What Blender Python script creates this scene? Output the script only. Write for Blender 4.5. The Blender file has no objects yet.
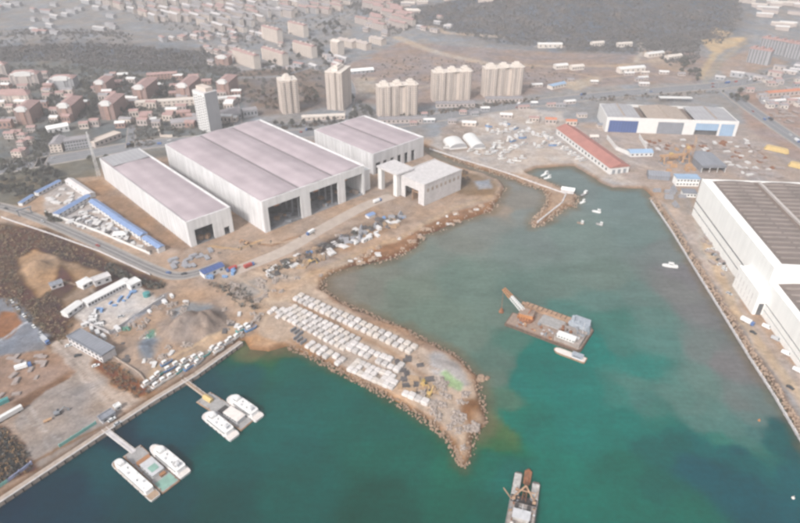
import bpy, math, random
import numpy as np
from mathutils import Vector, Matrix
R = math.radians
random.seed(7); rng = np.random.default_rng(7)
SC = bpy.context.scene
# ------------------------------------------------------------------ camera
CAM_H = 300.0; FPX = 600.0; PITCH = 32.0           # focal length in pixels of an 800 px wide frame
cd = bpy.data.cameras.new('camera'); cam = bpy.data.objects.new('camera', cd); SC.collection.objects.link(cam)
cd.sensor_fit = 'HORIZONTAL'; cd.sensor_width = 36; cd.lens = 36 * FPX / 800
cd.clip_start = 1; cd.clip_end = 20000
cam.location = (0, 0, CAM_H); cam.rotation_euler = (R(90 - PITCH), 0, 0)
SC.camera = cam
# ------------------------------------------------------------------ world, sun, exposure
SUN_EL, SUN_AZ = 40.0, 213.0                        # azimuth clockwise from +Y: light comes from the left, a little behind the camera
w = bpy.data.worlds.new('World'); SC.world = w; w.use_nodes = True
nt = w.node_tree; nt.nodes.clear()
sky = nt.nodes.new('ShaderNodeTexSky'); sky.sky_type = 'NISHITA'; sky.sun_disc = False
sky.sun_elevation = R(SUN_EL); sky.sun_rotation = R(SUN_AZ); sky.dust_density = 4; sky.air_density = 1.0; sky.ozone_density = 1.0
bg = nt.nodes.new('ShaderNodeBackground'); bg.inputs[1].default_value = 0.12
wo = nt.nodes.new('ShaderNodeOutputWorld')
hs = nt.nodes.new('ShaderNodeHueSaturation'); hs.inputs['Saturation'].default_value = 0.3
nt.links.new(sky.outputs[0], hs.inputs['Color']); nt.links.new(hs.outputs[0], bg.inputs[0]); nt.links.new(bg.outputs[0], wo.inputs[0])
sd = bpy.data.lights.new('sun', 'SUN'); sd.energy = 1.5; sd.angle = R(8); sd.color = (1.0, 0.955, 0.90)
sun = bpy.data.objects.new('sun', sd); SC.collection.objects.link(sun)
_a, _e = R(SUN_AZ), R(SUN_EL)
sun.rotation_euler = Vector((-math.sin(_a) * math.cos(_e), -math.cos(_a) * math.cos(_e), -math.sin(_e))).to_track_quat('-Z', 'Y').to_euler()
sun.location = (-400, -300, 900)
SC.view_settings.view_transform = 'Standard'; SC.view_settings.look = 'None'
SC.view_settings.gamma = 1.0; SC.view_settings.use_curve_mapping = False
SC.view_settings.exposure = 1.15
SC.cycles.max_bounces = 5; SC.cycles.diffuse_bounces = 2; SC.cycles.glossy_bounces = 2; SC.cycles.transmission_bounces = 2
SC.cycles.volume_bounces = 1; SC.cycles.use_denoising = True
SC.cycles.pixel_filter_type = 'BLACKMAN_HARRIS'; SC.cycles.filter_width = 2.8
SIGMA = 3.0e-4                                       # haze density
HAZE = (0.37, 0.36, 0.37)                            # linear colour that far things fade to
GAIN = 1.75                                           # display value of a sunlit horizontal surface / its base colour

# ------------------------------------------------------------------ helpers: from a pixel of the photograph to a point on the ground
ZL = 2.5                                              # level of the made ground above the sea
_cp, _sp = math.cos(R(PITCH)), math.sin(R(PITCH))
def ray(px, py):
    x = (px - 400) / FPX; y = -(py - 261.5) / FPX
    return Vector((x, _cp + y * _sp, -_sp + y * _cp))
def P(px, py, z=ZL):
    d = ray(px, py); t = (z - CAM_H) / d.z
    return Vector((d.x * t, d.y * t, z))
HILLS = [(470, 1760, 430, 230, 70), (-720, 1350, 300, 90, 22), (-1300, 2300, 700, 300, 70), (1500, 2400, 600, 380, 90),
         (0, 3300, 1500, 500, 150), (-2600, 2600, 900, 900, 150), (2800, 2500, 900, 900, 150), (0, 4800, 4000, 900, 190)]
HEAPS = []                                            # spoil heaps: x, y, radius, height
def hz(x, y):
    x = np.asarray(x, float); y = np.asarray(y, float)
    z = ZL + np.clip(y - 1000, 0, 1500) * 0.008
    m = np.clip((y - 1000) / 250, 0, 1)
    for cx, cy, sx, sy, h in HILLS:
        z = z + m * h * np.exp(-((x - cx) / sx) ** 2 - ((y - cy) / sy) ** 2)
    return z
def G(px, py):
    d = ray(px, py); t = (ZL - CAM_H) / d.z
    X = Vector((d.x * t, d.y * t, ZL))
    if X.y < 990: return X
    ts = np.arange(850, t * 1.001 + 2, 2.0)
    zz = CAM_H + d.z * ts; hh = hz(d.x * ts, d.y * ts)
    i = np.argmax(zz <= hh) if (zz <= hh).any() else len(ts) - 1
    t = ts[i]; return Vector((d.x * t, d.y * t, float(hz(d.x * t, d.y * t))))
def lin(c):
    c = np.asarray(c, float) / 255
    return np.where(c <= 0.04045, c / 12.92, ((c + 0.055) / 1.055) ** 2.4)
def alb(rgb, dist=420, gain=GAIN, lo=0.012, hi=0.8):   # base colour of a surface seen with this display colour at this distance
    T = np.exp(-SIGMA * np.asarray(dist, float)); l = lin(rgb)
    if np.ndim(T): T = T[:, None]
    return np.clip((l - (1 - T) * np.array(HAZE)) / T / gain, lo, hi)
def pd(px, py): X = P(px, py); return math.sqrt(X.x ** 2 + X.y ** 2 + CAM_H ** 2)

# ------------------------------------------------------------------ materials
MATS = {}
def mat(name, rgb, rough=0.8, dist=None, metal=0.0, var=0.12, scale=0.25, bump=0.0, stripes=None, spec=0.3, streak=0.0):
    """procedural: base colour, mottled by noise, optional ribs ('stripes' = (axis, period m, depth)) and run-down streaks"""
    if name in MATS: return MATS[name]
    c = alb(rgb, dist) if dist is not None else np.array(rgb, float)
    m = bpy.data.materials.new(name); m.use_nodes = True; n = m.node_tree; N = n.nodes; L = n.links
    b = N['Principled BSDF']; b.inputs['Roughness'].default_value = rough; b.inputs['Metallic'].default_value = metal
    b.inputs['Specular IOR Level'].default_value = spec
    tc = N.new('ShaderNodeTexCoord'); geo = N.new('ShaderNodeNewGeometry')
    no = N.new('ShaderNodeTexNoise'); no.inputs['Scale'].default_value = scale; no.inputs['Detail'].default_value = 6; no.inputs['Roughness'].default_value = 0.65
    L.new(geo.outputs['Position'], no.inputs['Vector'])
    mr = N.new('ShaderNodeMapRange'); mr.inputs['From Min'].default_value = 0.25; mr.inputs['From Max'].default_value = 0.75
    mr.inputs['To Min'].default_value = 1 - var * 1.6; mr.inputs['To Max'].default_value = 1 + var
    L.new(no.outputs['Fac'], mr.inputs['Value'])
    last = mr.outputs[0]
    if streak:
        mp = N.new('ShaderNodeMapping'); mp.inputs['Scale'].default_value = (1, 1, 0.06)
        n2 = N.new('ShaderNodeTexNoise'); n2.inputs['Scale'].default_value = 0.35; n2.inputs['Detail'].default_value = 5
        L.new(geo.outputs['Position'], mp.inputs['Vector']); L.new(mp.outputs[0], n2.inputs['Vector'])
        m2 = N.new('ShaderNodeMapRange'); m2.inputs['From Min'].default_value = 0.35; m2.inputs['From Max'].default_value = 0.7
        m2.inputs['To Min'].default_value = 1 - streak; m2.inputs['To Max'].default_value = 1.03
        L.new(n2.outputs['Fac'], m2.inputs['Value'])
        mu = N.new('ShaderNodeMath'); mu.operation = 'MULTIPLY'; L.new(last, mu.inputs[0]); L.new(m2.outputs[0], mu.inputs[1]); last = mu.outputs[0]
    if stripes:
        ax, per, dep = stripes
        sx = N.new('ShaderNodeSeparateXYZ'); L.new(tc.outputs['Object'], sx.inputs[0])
        md = N.new('ShaderNodeMath'); md.operation = 'MULTIPLY'; md.inputs[1].default_value = 2 * math.pi / per
        if ax == 'XY':
            ad = N.new('ShaderNodeMath'); ad.operation = 'ADD'; L.new(sx.outputs[0], ad.inputs[0]); L.new(sx.outputs[1], ad.inputs[1]); L.new(ad.outputs[0], md.inputs[0])
        else: L.new(sx.outputs['XYZ'.index(ax)], md.inputs[0])
        si = N.new('ShaderNodeMath'); si.operation = 'SINE'; L.new(md.outputs[0], si.inputs[0])
        m3 = N.new('ShaderNodeMapRange'); m3.inputs['From Min'].default_value = -1; m3.inputs['To Min'].default_value = 1 - dep; m3.inputs['To Max'].default_value = 1
        L.new(si.outputs[0], m3.inputs['Value'])
        mu = N.new('ShaderNodeMath'); mu.operation = 'MULTIPLY'; L.new(last, mu.inputs[0]); L.new(m3.outputs[0], mu.inputs[1]); last = mu.outputs[0]
    vm = N.new('ShaderNodeVectorMath'); vm.operation = 'SCALE'; vm.inputs[0].default_value = tuple(float(v) for v in c)
    L.new(last, vm.inputs['Scale']); L.new(vm.outputs[0], b.inputs['Base Color'])
    if bump:
        bp = N.new('ShaderNodeBump'); bp.inputs['Strength'].default_value = 0.6; bp.inputs['Distance'].default_value = bump
        L.new(no.outputs['Fac'], bp.inputs['Height']); L.new(bp.outputs[0], b.inputs['Normal'])
    MATS[name] = m; return m
def M(name): return MATS[name]

# ------------------------------------------------------------------ mesh builder
class MB:
    def __init__(s): s.v = []; s.f = []; s.m = []
    def face(s, pts, m=0):
        k = len(s.v); s.v += [tuple(p) for p in pts]; s.f.append(tuple(range(k, k + len(pts)))); s.m.append(m)
    def hexa(s, p, m=0):                               # 8 corners: bottom 0-3 counter-clockwise, top 4-7
        k = len(s.v); s.v += [tuple(q) for q in p]
        for q in ((3, 2, 1, 0), (4, 5, 6, 7), (0, 1, 5, 4), (1, 2, 6, 5), (2, 3, 7, 6), (3, 0, 4, 7)):
            s.f.append(tuple(k + i for i in q)); s.m.append(m)
    def box(s, x0, y0, z0, x1, y1, z1, m=0):
        s.hexa([(x0, y0, z0), (x1, y0, z0), (x1, y1, z0), (x0, y1, z0), (x0, y0, z1), (x1, y0, z1), (x1, y1, z1), (x0, y1, z1)], m)
    def cbox(s, cx, cy, z0, lx, ly, h, a=0, m=0, taper=1.0):
        ca, sa = math.cos(a), math.sin(a); p = []
        for z, t in ((z0, 1), (z0 + h, taper)):
            for dx, dy in ((-1, -1), (1, -1), (1, 1), (-1, 1)):
                x, y = dx * lx / 2 * t, dy * ly / 2 * t; p.append((cx + x * ca - y * sa, cy + x * sa + y * ca, z))
        s.hexa(p, m)
    def prism(s, poly, z0, z1, m=0, mt=None, scale_top=None):
        n = len(poly); k = len(s.v)
        cx = sum(p[0] for p in poly) / n; cy = sum(p[1] for p in poly) / n; t = scale_top or 1
        s.v += [(p[0], p[1], z0) for p in poly] + [(cx + (p[0] - cx) * t, cy + (p[1] - cy) * t, z1) for p in poly]
        for i in range(n):
            j = (i + 1) % n; s.f.append((k + i, k + j, k + n + j, k + n + i)); s.m.append(m)
        s.f.append(tuple(k + n + i for i in range(n))); s.m.append(m if mt is None else mt)
        s.f.append(tuple(k + n - 1 - i for i in range(n))); s.m.append(m)
    def tube(s, a, b, r0, r1=None, n=6, m=0):
        a = Vector(a); b = Vector(b); r1 = r0 if r1 is None else r1
        d = (b - a).normalized(); u = d.orthogonal().normalized(); v = d.cross(u); k = len(s.v)
        for c, r in ((a, r0), (b, r1)):
            for i in range(n):
                t = 2 * math.pi * i / n; s.v.append(tuple(c + u * (r * math.cos(t)) + v * (r * math.sin(t))))
        for i in range(n):
            j = (i + 1) % n; s.f.append((k + i, k + j, k + n + j, k + n + i)); s.m.append(m)
        s.f.append(tuple(k + n - 1 - i for i in range(n))); s.m.append(m); s.f.append(tuple(k + n + i for i in range(n))); s.m.append(m)
    def beam(s, a, b, wd, m=0): s.tube(a, b, wd * 0.7, wd * 0.7, 4, m)
    def gable(s, x0, y0, x1, y1, z, h, m=0, along='x', over=0.0):
        x0 -= over; y0 -= over; x1 += over; y1 += over
        if along == 'x':
            ym = (y0 + y1) / 2; a, b = (x0, ym, z + h), (x1, ym, z + h)
            s.face([(x0, y0, z), (x1, y0, z), b, a], m); s.face([(x1, y1, z), (x0, y1, z), a, b], m)
            s.face([(x0, y1, z), (x0, y0, z), a], m); s.face([(x1, y0, z), (x1, y1, z), b], m)
        else:
            xm = (x0 + x1) / 2; a, b = (xm, y0, z + h), (xm, y1, z + h)
            s.face([(x1, y0, z), (x1, y1, z), b, a], m); s.face([(x0, y1, z), (x0, y0, z), a, b], m)
            s.face([(x0, y0, z), (x1, y0, z), a], m); s.face([(x1, y1, z), (x0, y1, z), b], m)
        s.face([(x0, y0, z), (x0, y1, z), (x1, y1, z), (x1, y0, z)], m)
    def build(s, name, mats, parent=None, loc=None, rz=0, smooth=False):
        me = bpy.data.meshes.new(name); me.from_pydata(s.v, [], s.f)
        if not isinstance(mats, (list, tuple)): mats = [mats]
        for q in mats: me.materials.append(MATS[q] if isinstance(q, str) else q)
        if len(mats) > 1: me.polygons.foreach_set('material_index', s.m)
        if smooth: me.polygons.foreach_set('use_smooth', [True] * len(s.f))
        me.update()
        o = bpy.data.objects.new(name, me); SC.collection.objects.link(o)
        if parent: o.parent = parent
        if loc is not None: o.location = loc; o.rotation_euler = (0, 0, rz)
        return o
def tag(o, label, cat, group=None):
    o['label'] = label; o['category'] = cat
    if group: o['group'] = group
    return o
def thing(name, label, cat, loc, rz=0, group=None):
    o = bpy.data.objects.new(name, None); SC.collection.objects.link(o); o.empty_display_size = 1
    o.location = loc; o.rotation_euler = (0, 0, rz); return tag(o, label, cat, group)
def struct(o, kind='structure'): o['kind'] = kind; return o
def dup(root, loc, rz, label=None, group=None, s=None):
    r = root.copy(); SC.collection.objects.link(r); r.location = loc; r.rotation_euler = (0, 0, rz)
    if s is not None: r.scale = s if isinstance(s, (tuple, list)) else (s, s, s)
    if label: r['label'] = label
    if group: r['group'] = group
    for ch in list(root.children):
        c = ch.copy(); SC.collection.objects.link(c); c.parent = r
        for g in ch.children:
            d = g.copy(); SC.collection.objects.link(d); d.parent = c
    return r
def frame(A, B, C=None, depth=None):
    """A, B: ground corners left and right of the front; C a point on the back edge. -> origin, angle, length, depth"""
    d = B - A; d.z = 0; L = d.length; a = math.atan2(d.y, d.x)
    if depth is None and C is not None: depth = (C - A).dot(Vector((-math.sin(a), math.cos(a), 0)))
    return A, a, L, depth

# ------------------------------------------------------------------ coastline (pixels of the photograph, sea level)
COAST_PX = [(-260, 676), (0, 503), (103, 434.7), (157, 399.8), (197, 375.5), (243, 342), (249, 350), (268, 355), (287, 349), (306.6, 356.5), (331.5, 370), (347, 378.5),
            (365, 387), (384, 397), (402, 409), (420, 419), (434, 430), (448, 446), (456.7, 463), (464, 469), (472.5, 455), (478, 434.6), (489, 424), (487, 408), (484, 397), (481, 386), (479, 376),
            (465, 363), (454, 353), (441, 347), (428, 340), (408, 328.6), (400, 326), (375, 316), (358, 308), (340, 300), (325, 290), (326, 281), (334, 274), (362, 265.6), (392, 260),
            (410, 252), (419, 246), (424, 236), (440, 231), (460, 222), (478, 217), (493, 211), (500, 200), (506, 187), (500, 180), (485, 174), (455, 166), (436, 158), (427, 152), (424, 147), (432, 150), (447, 158),
            (462, 164), (483, 171), (505, 177.5), (540, 190), (547.5, 196), (545, 206), (530, 222.5), (532.5, 227), (545, 225), (567, 207.5), (575, 208), (579, 197.5),
            (572, 192), (560, 187.5), (545, 181), (530, 175), (527, 173.5), (539, 168.5), (556, 167.5), (574, 166.7), (600, 183), (612, 188.5), (642.5, 189), (650, 197.5), (670, 225), (690, 258.5),
            (720, 307.5), (747.5, 352.5), (772, 389), (797.5, 433), (830, 490), (900, 620)]
COAST = [P(x, y, 0) for x, y in COAST_PX]
COAST = [Vector((-1400, 60, 0)), Vector((-360, 60, 0))] + COAST[1:] + [Vector((330, -200, 0)), Vector((5000, -200, 0)), Vector((5000, 6500, 0)), Vector((-5000, 6500, 0)), Vector((-5000, 60, 0))]
CO = np.array([(p.x, p.y) for p in COAST])
def inside(poly, x, y):
    c = np.zeros(x.shape, bool); n = len(poly)
    for i in range(n):
        x0, y0 = poly[i]; x1, y1 = poly[(i + 1) % n]
        if y0 == y1: continue
        k = (y0 > y) != (y1 > y)
        c ^= k & (x < (x1 - x0) * (y - y0) / (y1 - y0) + x0)
    return c
def segdist(poly, x, y, closed=True, cap=1e9):
    best = np.full(x.shape, 1e18); n = len(poly)
    for i in range(n if closed else n - 1):
        x0, y0 = poly[i]; x1, y1 = poly[(i + 1) % n]; dx, dy = x1 - x0, y1 - y0; l2 = dx * dx + dy * dy + 1e-9
        t = np.clip(((x - x0) * dx + (y - y0) * dy) / l2, 0, 1)
        best = np.minimum(best, (x - x0 - t * dx) ** 2 + (y - y0 - t * dy) ** 2)
    return np.sqrt(best)
def sdist(poly, x, y, margin):                        # signed distance, >0 inside, computed only near the polygon's box
    out = np.full(x.shape, -1e6); poly = np.asarray(poly)
    x0, y0 = poly.min(0) - margin; x1, y1 = poly.max(0) + margin
    k = (x > x0) & (x < x1) & (y > y0) & (y < y1)
    if k.any():
        d = segdist(poly, x[k], y[k]); ins = inside(poly, x[k], y[k]); out[k] = np.where(ins, d, -d)
    return out
# value noise on the plane, a few octaves
_tab = rng.random((256, 256))
def vnoise(x, y, s, oc=4):
    r = np.zeros(np.shape(x)); a = 1.0; tot = 0
    for o in range(oc):
        u = np.asarray(x) / s + 17.3 * o; v = np.asarray(y) / s + 9.1 * o
        i = np.floor(u).astype(int); j = np.floor(v).astype(int); fu = u - i; fv = v - j
        fu = fu * fu * (3 - 2 * fu); fv = fv * fv * (3 - 2 * fv)
        A = _tab[i % 256, j % 256]; B = _tab[(i + 1) % 256, j % 256]; C = _tab[i % 256, (j + 1) % 256]; D = _tab[(i + 1) % 256, (j + 1) % 256]
        r += a * ((A * (1 - fu) + B * fu) * (1 - fv) + (C * (1 - fu) + D * fu) * fv); tot += a; a *= 0.5; s *= 0.5
    return r / tot

# ------------------------------------------------------------------ the ground: one sheet, local colours by area
# (polygon in photograph pixels, colour, feather m, strength of speckle)
PAINT = [
 ([(-600, -90), (1400, -90), (1400, 118), (-600, 160)], (166, 164, 165), 10),
 ([(-600, 60), (-100, 55), (235, 68), (250, 150), (0, 172), (-600, 240)], (140, 140, 139), 8),
 ([(-200, 40), (0, 45), (100, 42), (200, 50), (208, 70), (140, 73), (60, 60), (0, 64), (-200, 60)], (134, 133, 136), 25),
 ([(375, 14), (450, 0), (740, -30), (745, 20), (725, 45), (690, 48), (640, 57), (560, 52), (480, 42), (430, 28)], (136, 135, 138), 45),
 ([(345, 66), (400, 42), (480, 48), (560, 53), (640, 55), (690, 52), (718, 62), (700, 84), (640, 84), (560, 90), (520, 97), (400, 108), (350, 100)], (170, 157, 153), 8),
 ([(235, 72), (300, 66), (345, 80), (350, 105), (250, 118)], (150, 140, 136), 8),
 ([(355, 78), (376, 78), (376, 98), (358, 98)], (190, 178, 168), 5),
 ([(700, 40), (745, 37), (746, 44), (724, 50), (712, 64), (703, 80), (696, 78), (712, 52)], (202, 182, 158), 5),
 ([(716, 28), (732, 33), (728, 38), (712, 33)], (198, 180, 160), 5),
 ([(712, 66), (745, 50), (790, 62), (730, 78)], (182, 166, 158), 5),
 ([(640, 50), (672, 52), (690, 66), (684, 74), (650, 66)], (186, 168, 156), 6),
 ([(556, 84), (600, 76), (600, 82), (575, 92)], (198, 184, 170), 5),
 ([(560, 122), (762, 124), (830, 160), (830, 192), (700, 184), (650, 190), (600, 185), (573, 169), (545, 168), (560, 140)], (186, 172, 165), 5),
 ([(735, 92), (830, 90), (830, 185), (748, 128)], (176, 158, 152), 4),
 ([(427, 147), (452, 122), (520, 108), (562, 112), (566, 130), (616, 172), (645, 189), (600, 186), (574, 169), (530, 176), (462, 162)], (200, 189, 182), 4),
 ([(440, 128), (470, 120), (478, 150), (445, 152)], (172, 158, 150), 4),
 ([(-400, 172), (62, 160), (100, 152), (98, 180), (60, 183), (20, 205), (-400, 260)], (138, 134, 126), 4),
 ([(40, 196), (62, 183), (82, 182), (160, 245), (150, 254), (100, 233), (46, 213)], (196, 188, 185), 2),
 ([(-300, 240), (0, 222), (50, 230), (110, 258), (165, 284), (150, 290), (112, 300), (74, 318), (62, 348), (-50, 330), (-300, 420)], (122, 104, 90), 3),
 ([(18, 258), (32, 250), (48, 250), (60, 262), (52, 288), (38, 297), (22, 282)], (192, 163, 138), 2.5),
 ([(60, 262), (90, 262), (110, 275), (84, 300), (66, 310), (62, 300), (84, 284)], (172, 150, 132), 3),
 ([(40, 244), (100, 262), (140, 280), (134, 284), (92, 268), (38, 250)], (112, 98, 88), 2),
 ([(-200, 330), (0, 298), (14, 300), (50, 336), (46, 350), (0, 360), (-200, 420)], (152, 153, 160), 2),
 ([(0, 312), (14, 312), (20, 326), (6, 338), (-10, 336)], (168, 128, 104), 1.5),
 ([(-200, 400), (0, 356), (46, 350), (72, 352), (96, 374), (20, 402), (0, 416), (-200, 520)], (180, 154, 138), 2),
 ([(10, 405), (66, 372), (70, 378), (20, 412)], (150, 122, 104), 2),
 ([(16, 414), (76, 372), (132, 420), (102, 433), (38, 470), (26, 452)], (180, 166, 157), 1.0),
 ([(52, 342), (74, 338), (146, 400), (120, 422), (76, 374)], (202, 188, 179), 1.0),
 ([(-60, 420), (8, 426), (28, 452), (36, 470), (0, 486), (-60, 520)], (104, 72, 54), 2),
 ([(-40, 425), (6, 432), (24, 452), (14, 462), (-40, 470)], (50, 44, 42), 2.5),
 ([(98, 356), (118, 364), (154, 391), (138, 399), (112, 385), (96, 368)], (156, 116, 88), 2),
 ([(108, 332), (130, 322), (158, 300), (200, 290), (240, 312), (240, 330), (200, 350), (150, 372), (128, 366)], (186, 164, 148), 3),
 ([(158, 322), (185, 306), (222, 308), (232, 322), (206, 344), (168, 345)], (170, 156, 148), 3),
 ([(172, 312), (192, 302), (212, 308), (200, 318), (180, 322)], (160, 163, 168), 3),
 ([(140, 345), (150, 335), (162, 342), (152, 360), (140, 358)], (152, 156, 164), 2.5),
 ([(148, 332), (155, 330), (157, 338), (150, 340)], (130, 165, 150), 1.5),
 ([(150, 300), (168, 292), (160, 305), (112, 336), (104, 332)], (166, 166, 172), 1.5),
 ([(70, 308), (88, 296), (126, 282), (150, 292), (160, 300), (112, 330), (80, 322)], (216, 206, 200), 1.0),
 ([(84, 320), (94, 313), (108, 331), (100, 335)], (178, 176, 178), 1.5),
 ([(76, 178), (100, 176), (192, 250), (246, 234), (270, 240), (366, 200), (400, 200), (456, 202), (500, 188), (506, 205), (440, 230), (330, 274), (284, 292), (258, 334), (222, 300), (172, 262), (120, 235)], (190, 168, 152), 3),
 ([(80, 182), (100, 180), (192, 248), (182, 253), (150, 238)], (168, 143, 125), 2),
 ([(210, 280), (240, 272), (300, 262), (320, 280), (280, 296), (262, 326), (225, 296)], (198, 176, 158), 3),
 ([(225, 285), (262, 277), (270, 290), (240, 300)], (186, 174, 165), 3),
 ([(300, 250), (345, 228), (400, 214), (410, 222), (370, 240), (320, 262)], (178, 155, 138), 2.5),
 ([(315, 245), (342, 235), (346, 243), (322, 254)], (118, 106, 100), 2),
 ([(336, 268), (400, 236), (455, 212), (500, 198), (498, 212), (462, 224), (440, 232), (400, 258), (340, 276)], (170, 136, 114), 2.5),
 ([(456, 172), (480, 174), (498, 182), (494, 196), (466, 196), (452, 188)], (160, 140, 122), 3),
 ([(474, 182), (490, 180), (492, 188), (478, 190)], (175, 175, 180), 2),
 ([(427, 146), (500, 172), (548, 192), (580, 196), (574, 208), (533, 228), (528, 222), (548, 202), (500, 178), (430, 153)], (190, 164, 144), 1.5),
 ([(245, 336), (262, 326), (284, 338), (290, 350), (268, 358), (246, 346)], (204, 168, 138), 3),
 ([(256, 332), (272, 300), (290, 288), (326, 290), (430, 342), (481, 386), (490, 422), (466, 470), (438, 425), (300, 351)], (204, 183, 166), 2),
 ([(330, 292), (400, 324), (432, 340), (466, 362), (480, 386), (474, 386), (455, 366), (424, 347), (396, 334), (328, 300)], (184, 156, 136), 1.5),
 ([(430, 354), (442, 352), (456, 360), (466, 384), (452, 389), (432, 374)], (188, 180, 176), 2),
 ([(440, 375), (448, 374), (460, 383), (458, 389), (446, 387)], (168, 184, 148), 1),
 ([(463, 400), (480, 398), (484, 410), (472, 425), (462, 418)], (158, 124, 100), 3),
 ([(418, 378), (423, 376), (433, 396), (428, 398)], (205, 178, 110), 1),
 ([(288, 340), (300, 338), (440, 424), (470, 462), (464, 470), (434, 430), (365, 388), (306, 357)], (190, 158, 132), 1.5),
 ([(648, 196), (700, 216), (738, 300), (800, 372), (860, 430), (860, 560), (797, 434), (720, 308)], (194, 178, 168), 1.5),
 ([(692, 215), (720, 235), (742, 300), (735, 306), (700, 250)], (196, 184, 174), 1.5),
 ([(660, 192), (692, 190), (690, 214), (668, 206)], (176, 164, 156), 2),
]
LINES = [
 ([(56, 346), (90, 380), (122, 412)], 0.9, (172, 156, 146), 0.5),
 ([(62, 343), (100, 378), (132, 404)], 0.9, (176, 160, 150), 0.5),
 ([(68, 350), (96, 392), (92, 420), (60, 436)], 0.8, (164, 150, 142), 0.5),
 ([(20, 420), (50, 400), (80, 384)], 0.8, (166, 150, 142), 0.5),
 ([(236, 276), (262, 290), (272, 308), (262, 326)], 2.2, (214, 192, 172), 0.8),
 ([(240, 268), (270, 276), (300, 278), (330, 272)], 2.2, (212, 190, 170), 0.8),
 ([(240, 240), (270, 246), (310, 232), (368, 206)], 3.5, (170, 140, 118), 1.2),
 ([(232, 246), (300, 240), (366, 212)], 1.5, (206, 186, 168), 0.8),
 ([(210, 246), (236, 250), (262, 240)], 2.5, (214, 180, 140), 1.2),
 ([(300, 296), (345, 318), (400, 346), (440, 372)], 0.8, (182, 156, 136), 0.4),
 ([(424, 376), (446, 396), (460, 430), (464, 455)], 1.2, (216, 198, 180), 0.6),
 ([(345, 372), (400, 398), (440, 412), (462, 440)], 1.5, (214, 194, 176), 0.8),
 ([(560, 130), (600, 150), (640, 165), (690, 178)], 4, (200, 188, 180), 2),
 ([(650, 145), (700, 148), (760, 152), (800, 160)], 4, (172, 158, 152), 2),
 ([(720, 140), (745, 160), (760, 182)], 3, (198, 184, 176), 1.5),
 ([(458, 160), (500, 148), (540, 140), (560, 150)], 5, (210, 200, 194), 2),
 ([(112, 300), (84, 286), (60, 280)], 2, (196, 180, 168), 1),
 ([(150, 372), (180, 352), (215, 336), (240, 322)], 2.5, (214, 190, 164), 1),
 ([(380, 104), (440, 96), (500, 88), (560, 92)], 5, (186, 170, 162), 2.5),
 ([(560, 72), (600, 78), (650, 74), (690, 80)], 5, (196, 178, 164), 2.5),
 ([(480, 52), (540, 60), (600, 58), (650, 50)], 6, (156, 146, 144), 3),  # tracks and worn strips: points, width m, colour, feather
 ([(398, 38), (420, 47), (445, 55), (484, 63)], 22, (198, 184, 172), 5),
 ([(430, 27), (447, 33), (470, 35), (502, 37)], 16, (196, 182, 170), 5),
 ([(537, 47), (562, 47)], 14, (196, 184, 176), 4),
 ([(484, 64), (560, 67), (620, 66), (660, 60)], 14, (192, 176, 162), 5),
 ([(340, 96), (400, 92), (440, 84), (520, 98)], 10, (186, 172, 162), 4),
 ([(700, 92), (708, 78), (722, 60), (745, 42)], 12, (178, 168, 158), 3),
 ([(640, 42), (642, 52), (636, 62)], 10, (196, 186, 178), 3),
 ([(140, 118), (200, 114), (236, 116)], 16, (186, 178, 172), 4),
 ([(290, 300), (340, 326), (390, 352), (424, 376)], 4, (186, 158, 136), 1.5),
 ([(262, 300), (290, 300), (318, 280), (346, 262)], 6, (206, 184, 164), 2),
 ([(300, 280), (346, 258), (400, 238), (455, 208), (490, 196)], 6, (200, 176, 154), 2),
 ([(150, 376), (200, 348), (246, 322)], 7, (206, 180, 156), 2),
 ([(655, 205), (700, 278), (740, 342), (800, 432), (860, 520)], 3.2, (214, 204, 196), 0.8),
 ([(663, 205), (708, 278), (750, 345), (812, 432)], 5, (172, 166, 164), 1.0),
 ([(705, 240), (735, 310), (790, 385), (860, 470)], 8, (206, 184, 162), 2),
 ([(0, 340), (20, 326), (34, 318)], 2.0, (196, 196, 200), 0.7),
 ([(0, 486), (30, 466), (60, 447), (100, 428)], 2.0, (160, 132, 112), 0.8),
 ([(52, 452), (36, 415), (28, 408)], 0.8, (200, 190, 184), 0.4),
 ([(20, 415), (60, 440)], 0.8, (196, 186, 180), 0.4),
 ([(92, 232), (60, 220), (30, 214)], 3, (196, 184, 176), 1),
]
HEAPS_PX = [(196, 326, 19, 9), (182, 330, 12, 5), (212, 322, 10, 4), (40, 268, 10, 5), (140, 352, 9, 3.5), (136, 318, 8, 2.5), (250, 290, 7, 2), (310, 272, 6, 1.6), (172, 334, 12, 3.5), (206, 330, 13, 4), (148, 348, 9, 2.5), (160, 312, 9, 2), (448, 370, 10, 3), (472, 410, 7, 3),
            (34, 272, 14, 4), (300, 258, 9, 2), (318, 250, 8, 2), (228, 300, 8, 2.2), (440, 398, 5, 2), (386, 236, 10, 2.5), (420, 224, 9, 2.5), (478, 184, 10, 2), (122, 340, 8, 2), (212, 304, 7, 2), (350, 246, 7, 1.8)]
def axis(knots):
    out = []
    for a, b, s in knots: out += list(np.arange(a, b, s))
    return np.array(out)
gx = axis([(-5000, -2000, 150), (-2000, -1300, 20), (-1300, -460, 6), (-460, 470, 1.8), (470, 1300, 6), (1300, 2000, 20), (2000, 5001, 150)])
gy = axis([(-200, 150, 12), (150, 520, 1.6), (520, 900, 2.4), (900, 1400, 5), (1400, 2400, 10), (2400, 6500, 90)])
X, Y = np.meshgrid(gx, gy); xs, ys = X.ravel(), Y.ravel()
def coast_sd(x, y):
    out = np.full(x.shape, 1e6)
    k = (x > -420) & (x < 480) & (y > 120) & (y < 960)
    d = segdist(CO, x[k], y[k]); ins = inside(CO, x, y); out[k] = d
    return np.where(ins, out, -out)
SD = coast_sd(xs, ys)
wob = (vnoise(xs, ys, 14, 3) - 0.5) * 5
Z = hz(xs, ys)
edge = np.clip((SD + wob + 2.0) / 7.0, 0, 1)
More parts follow.
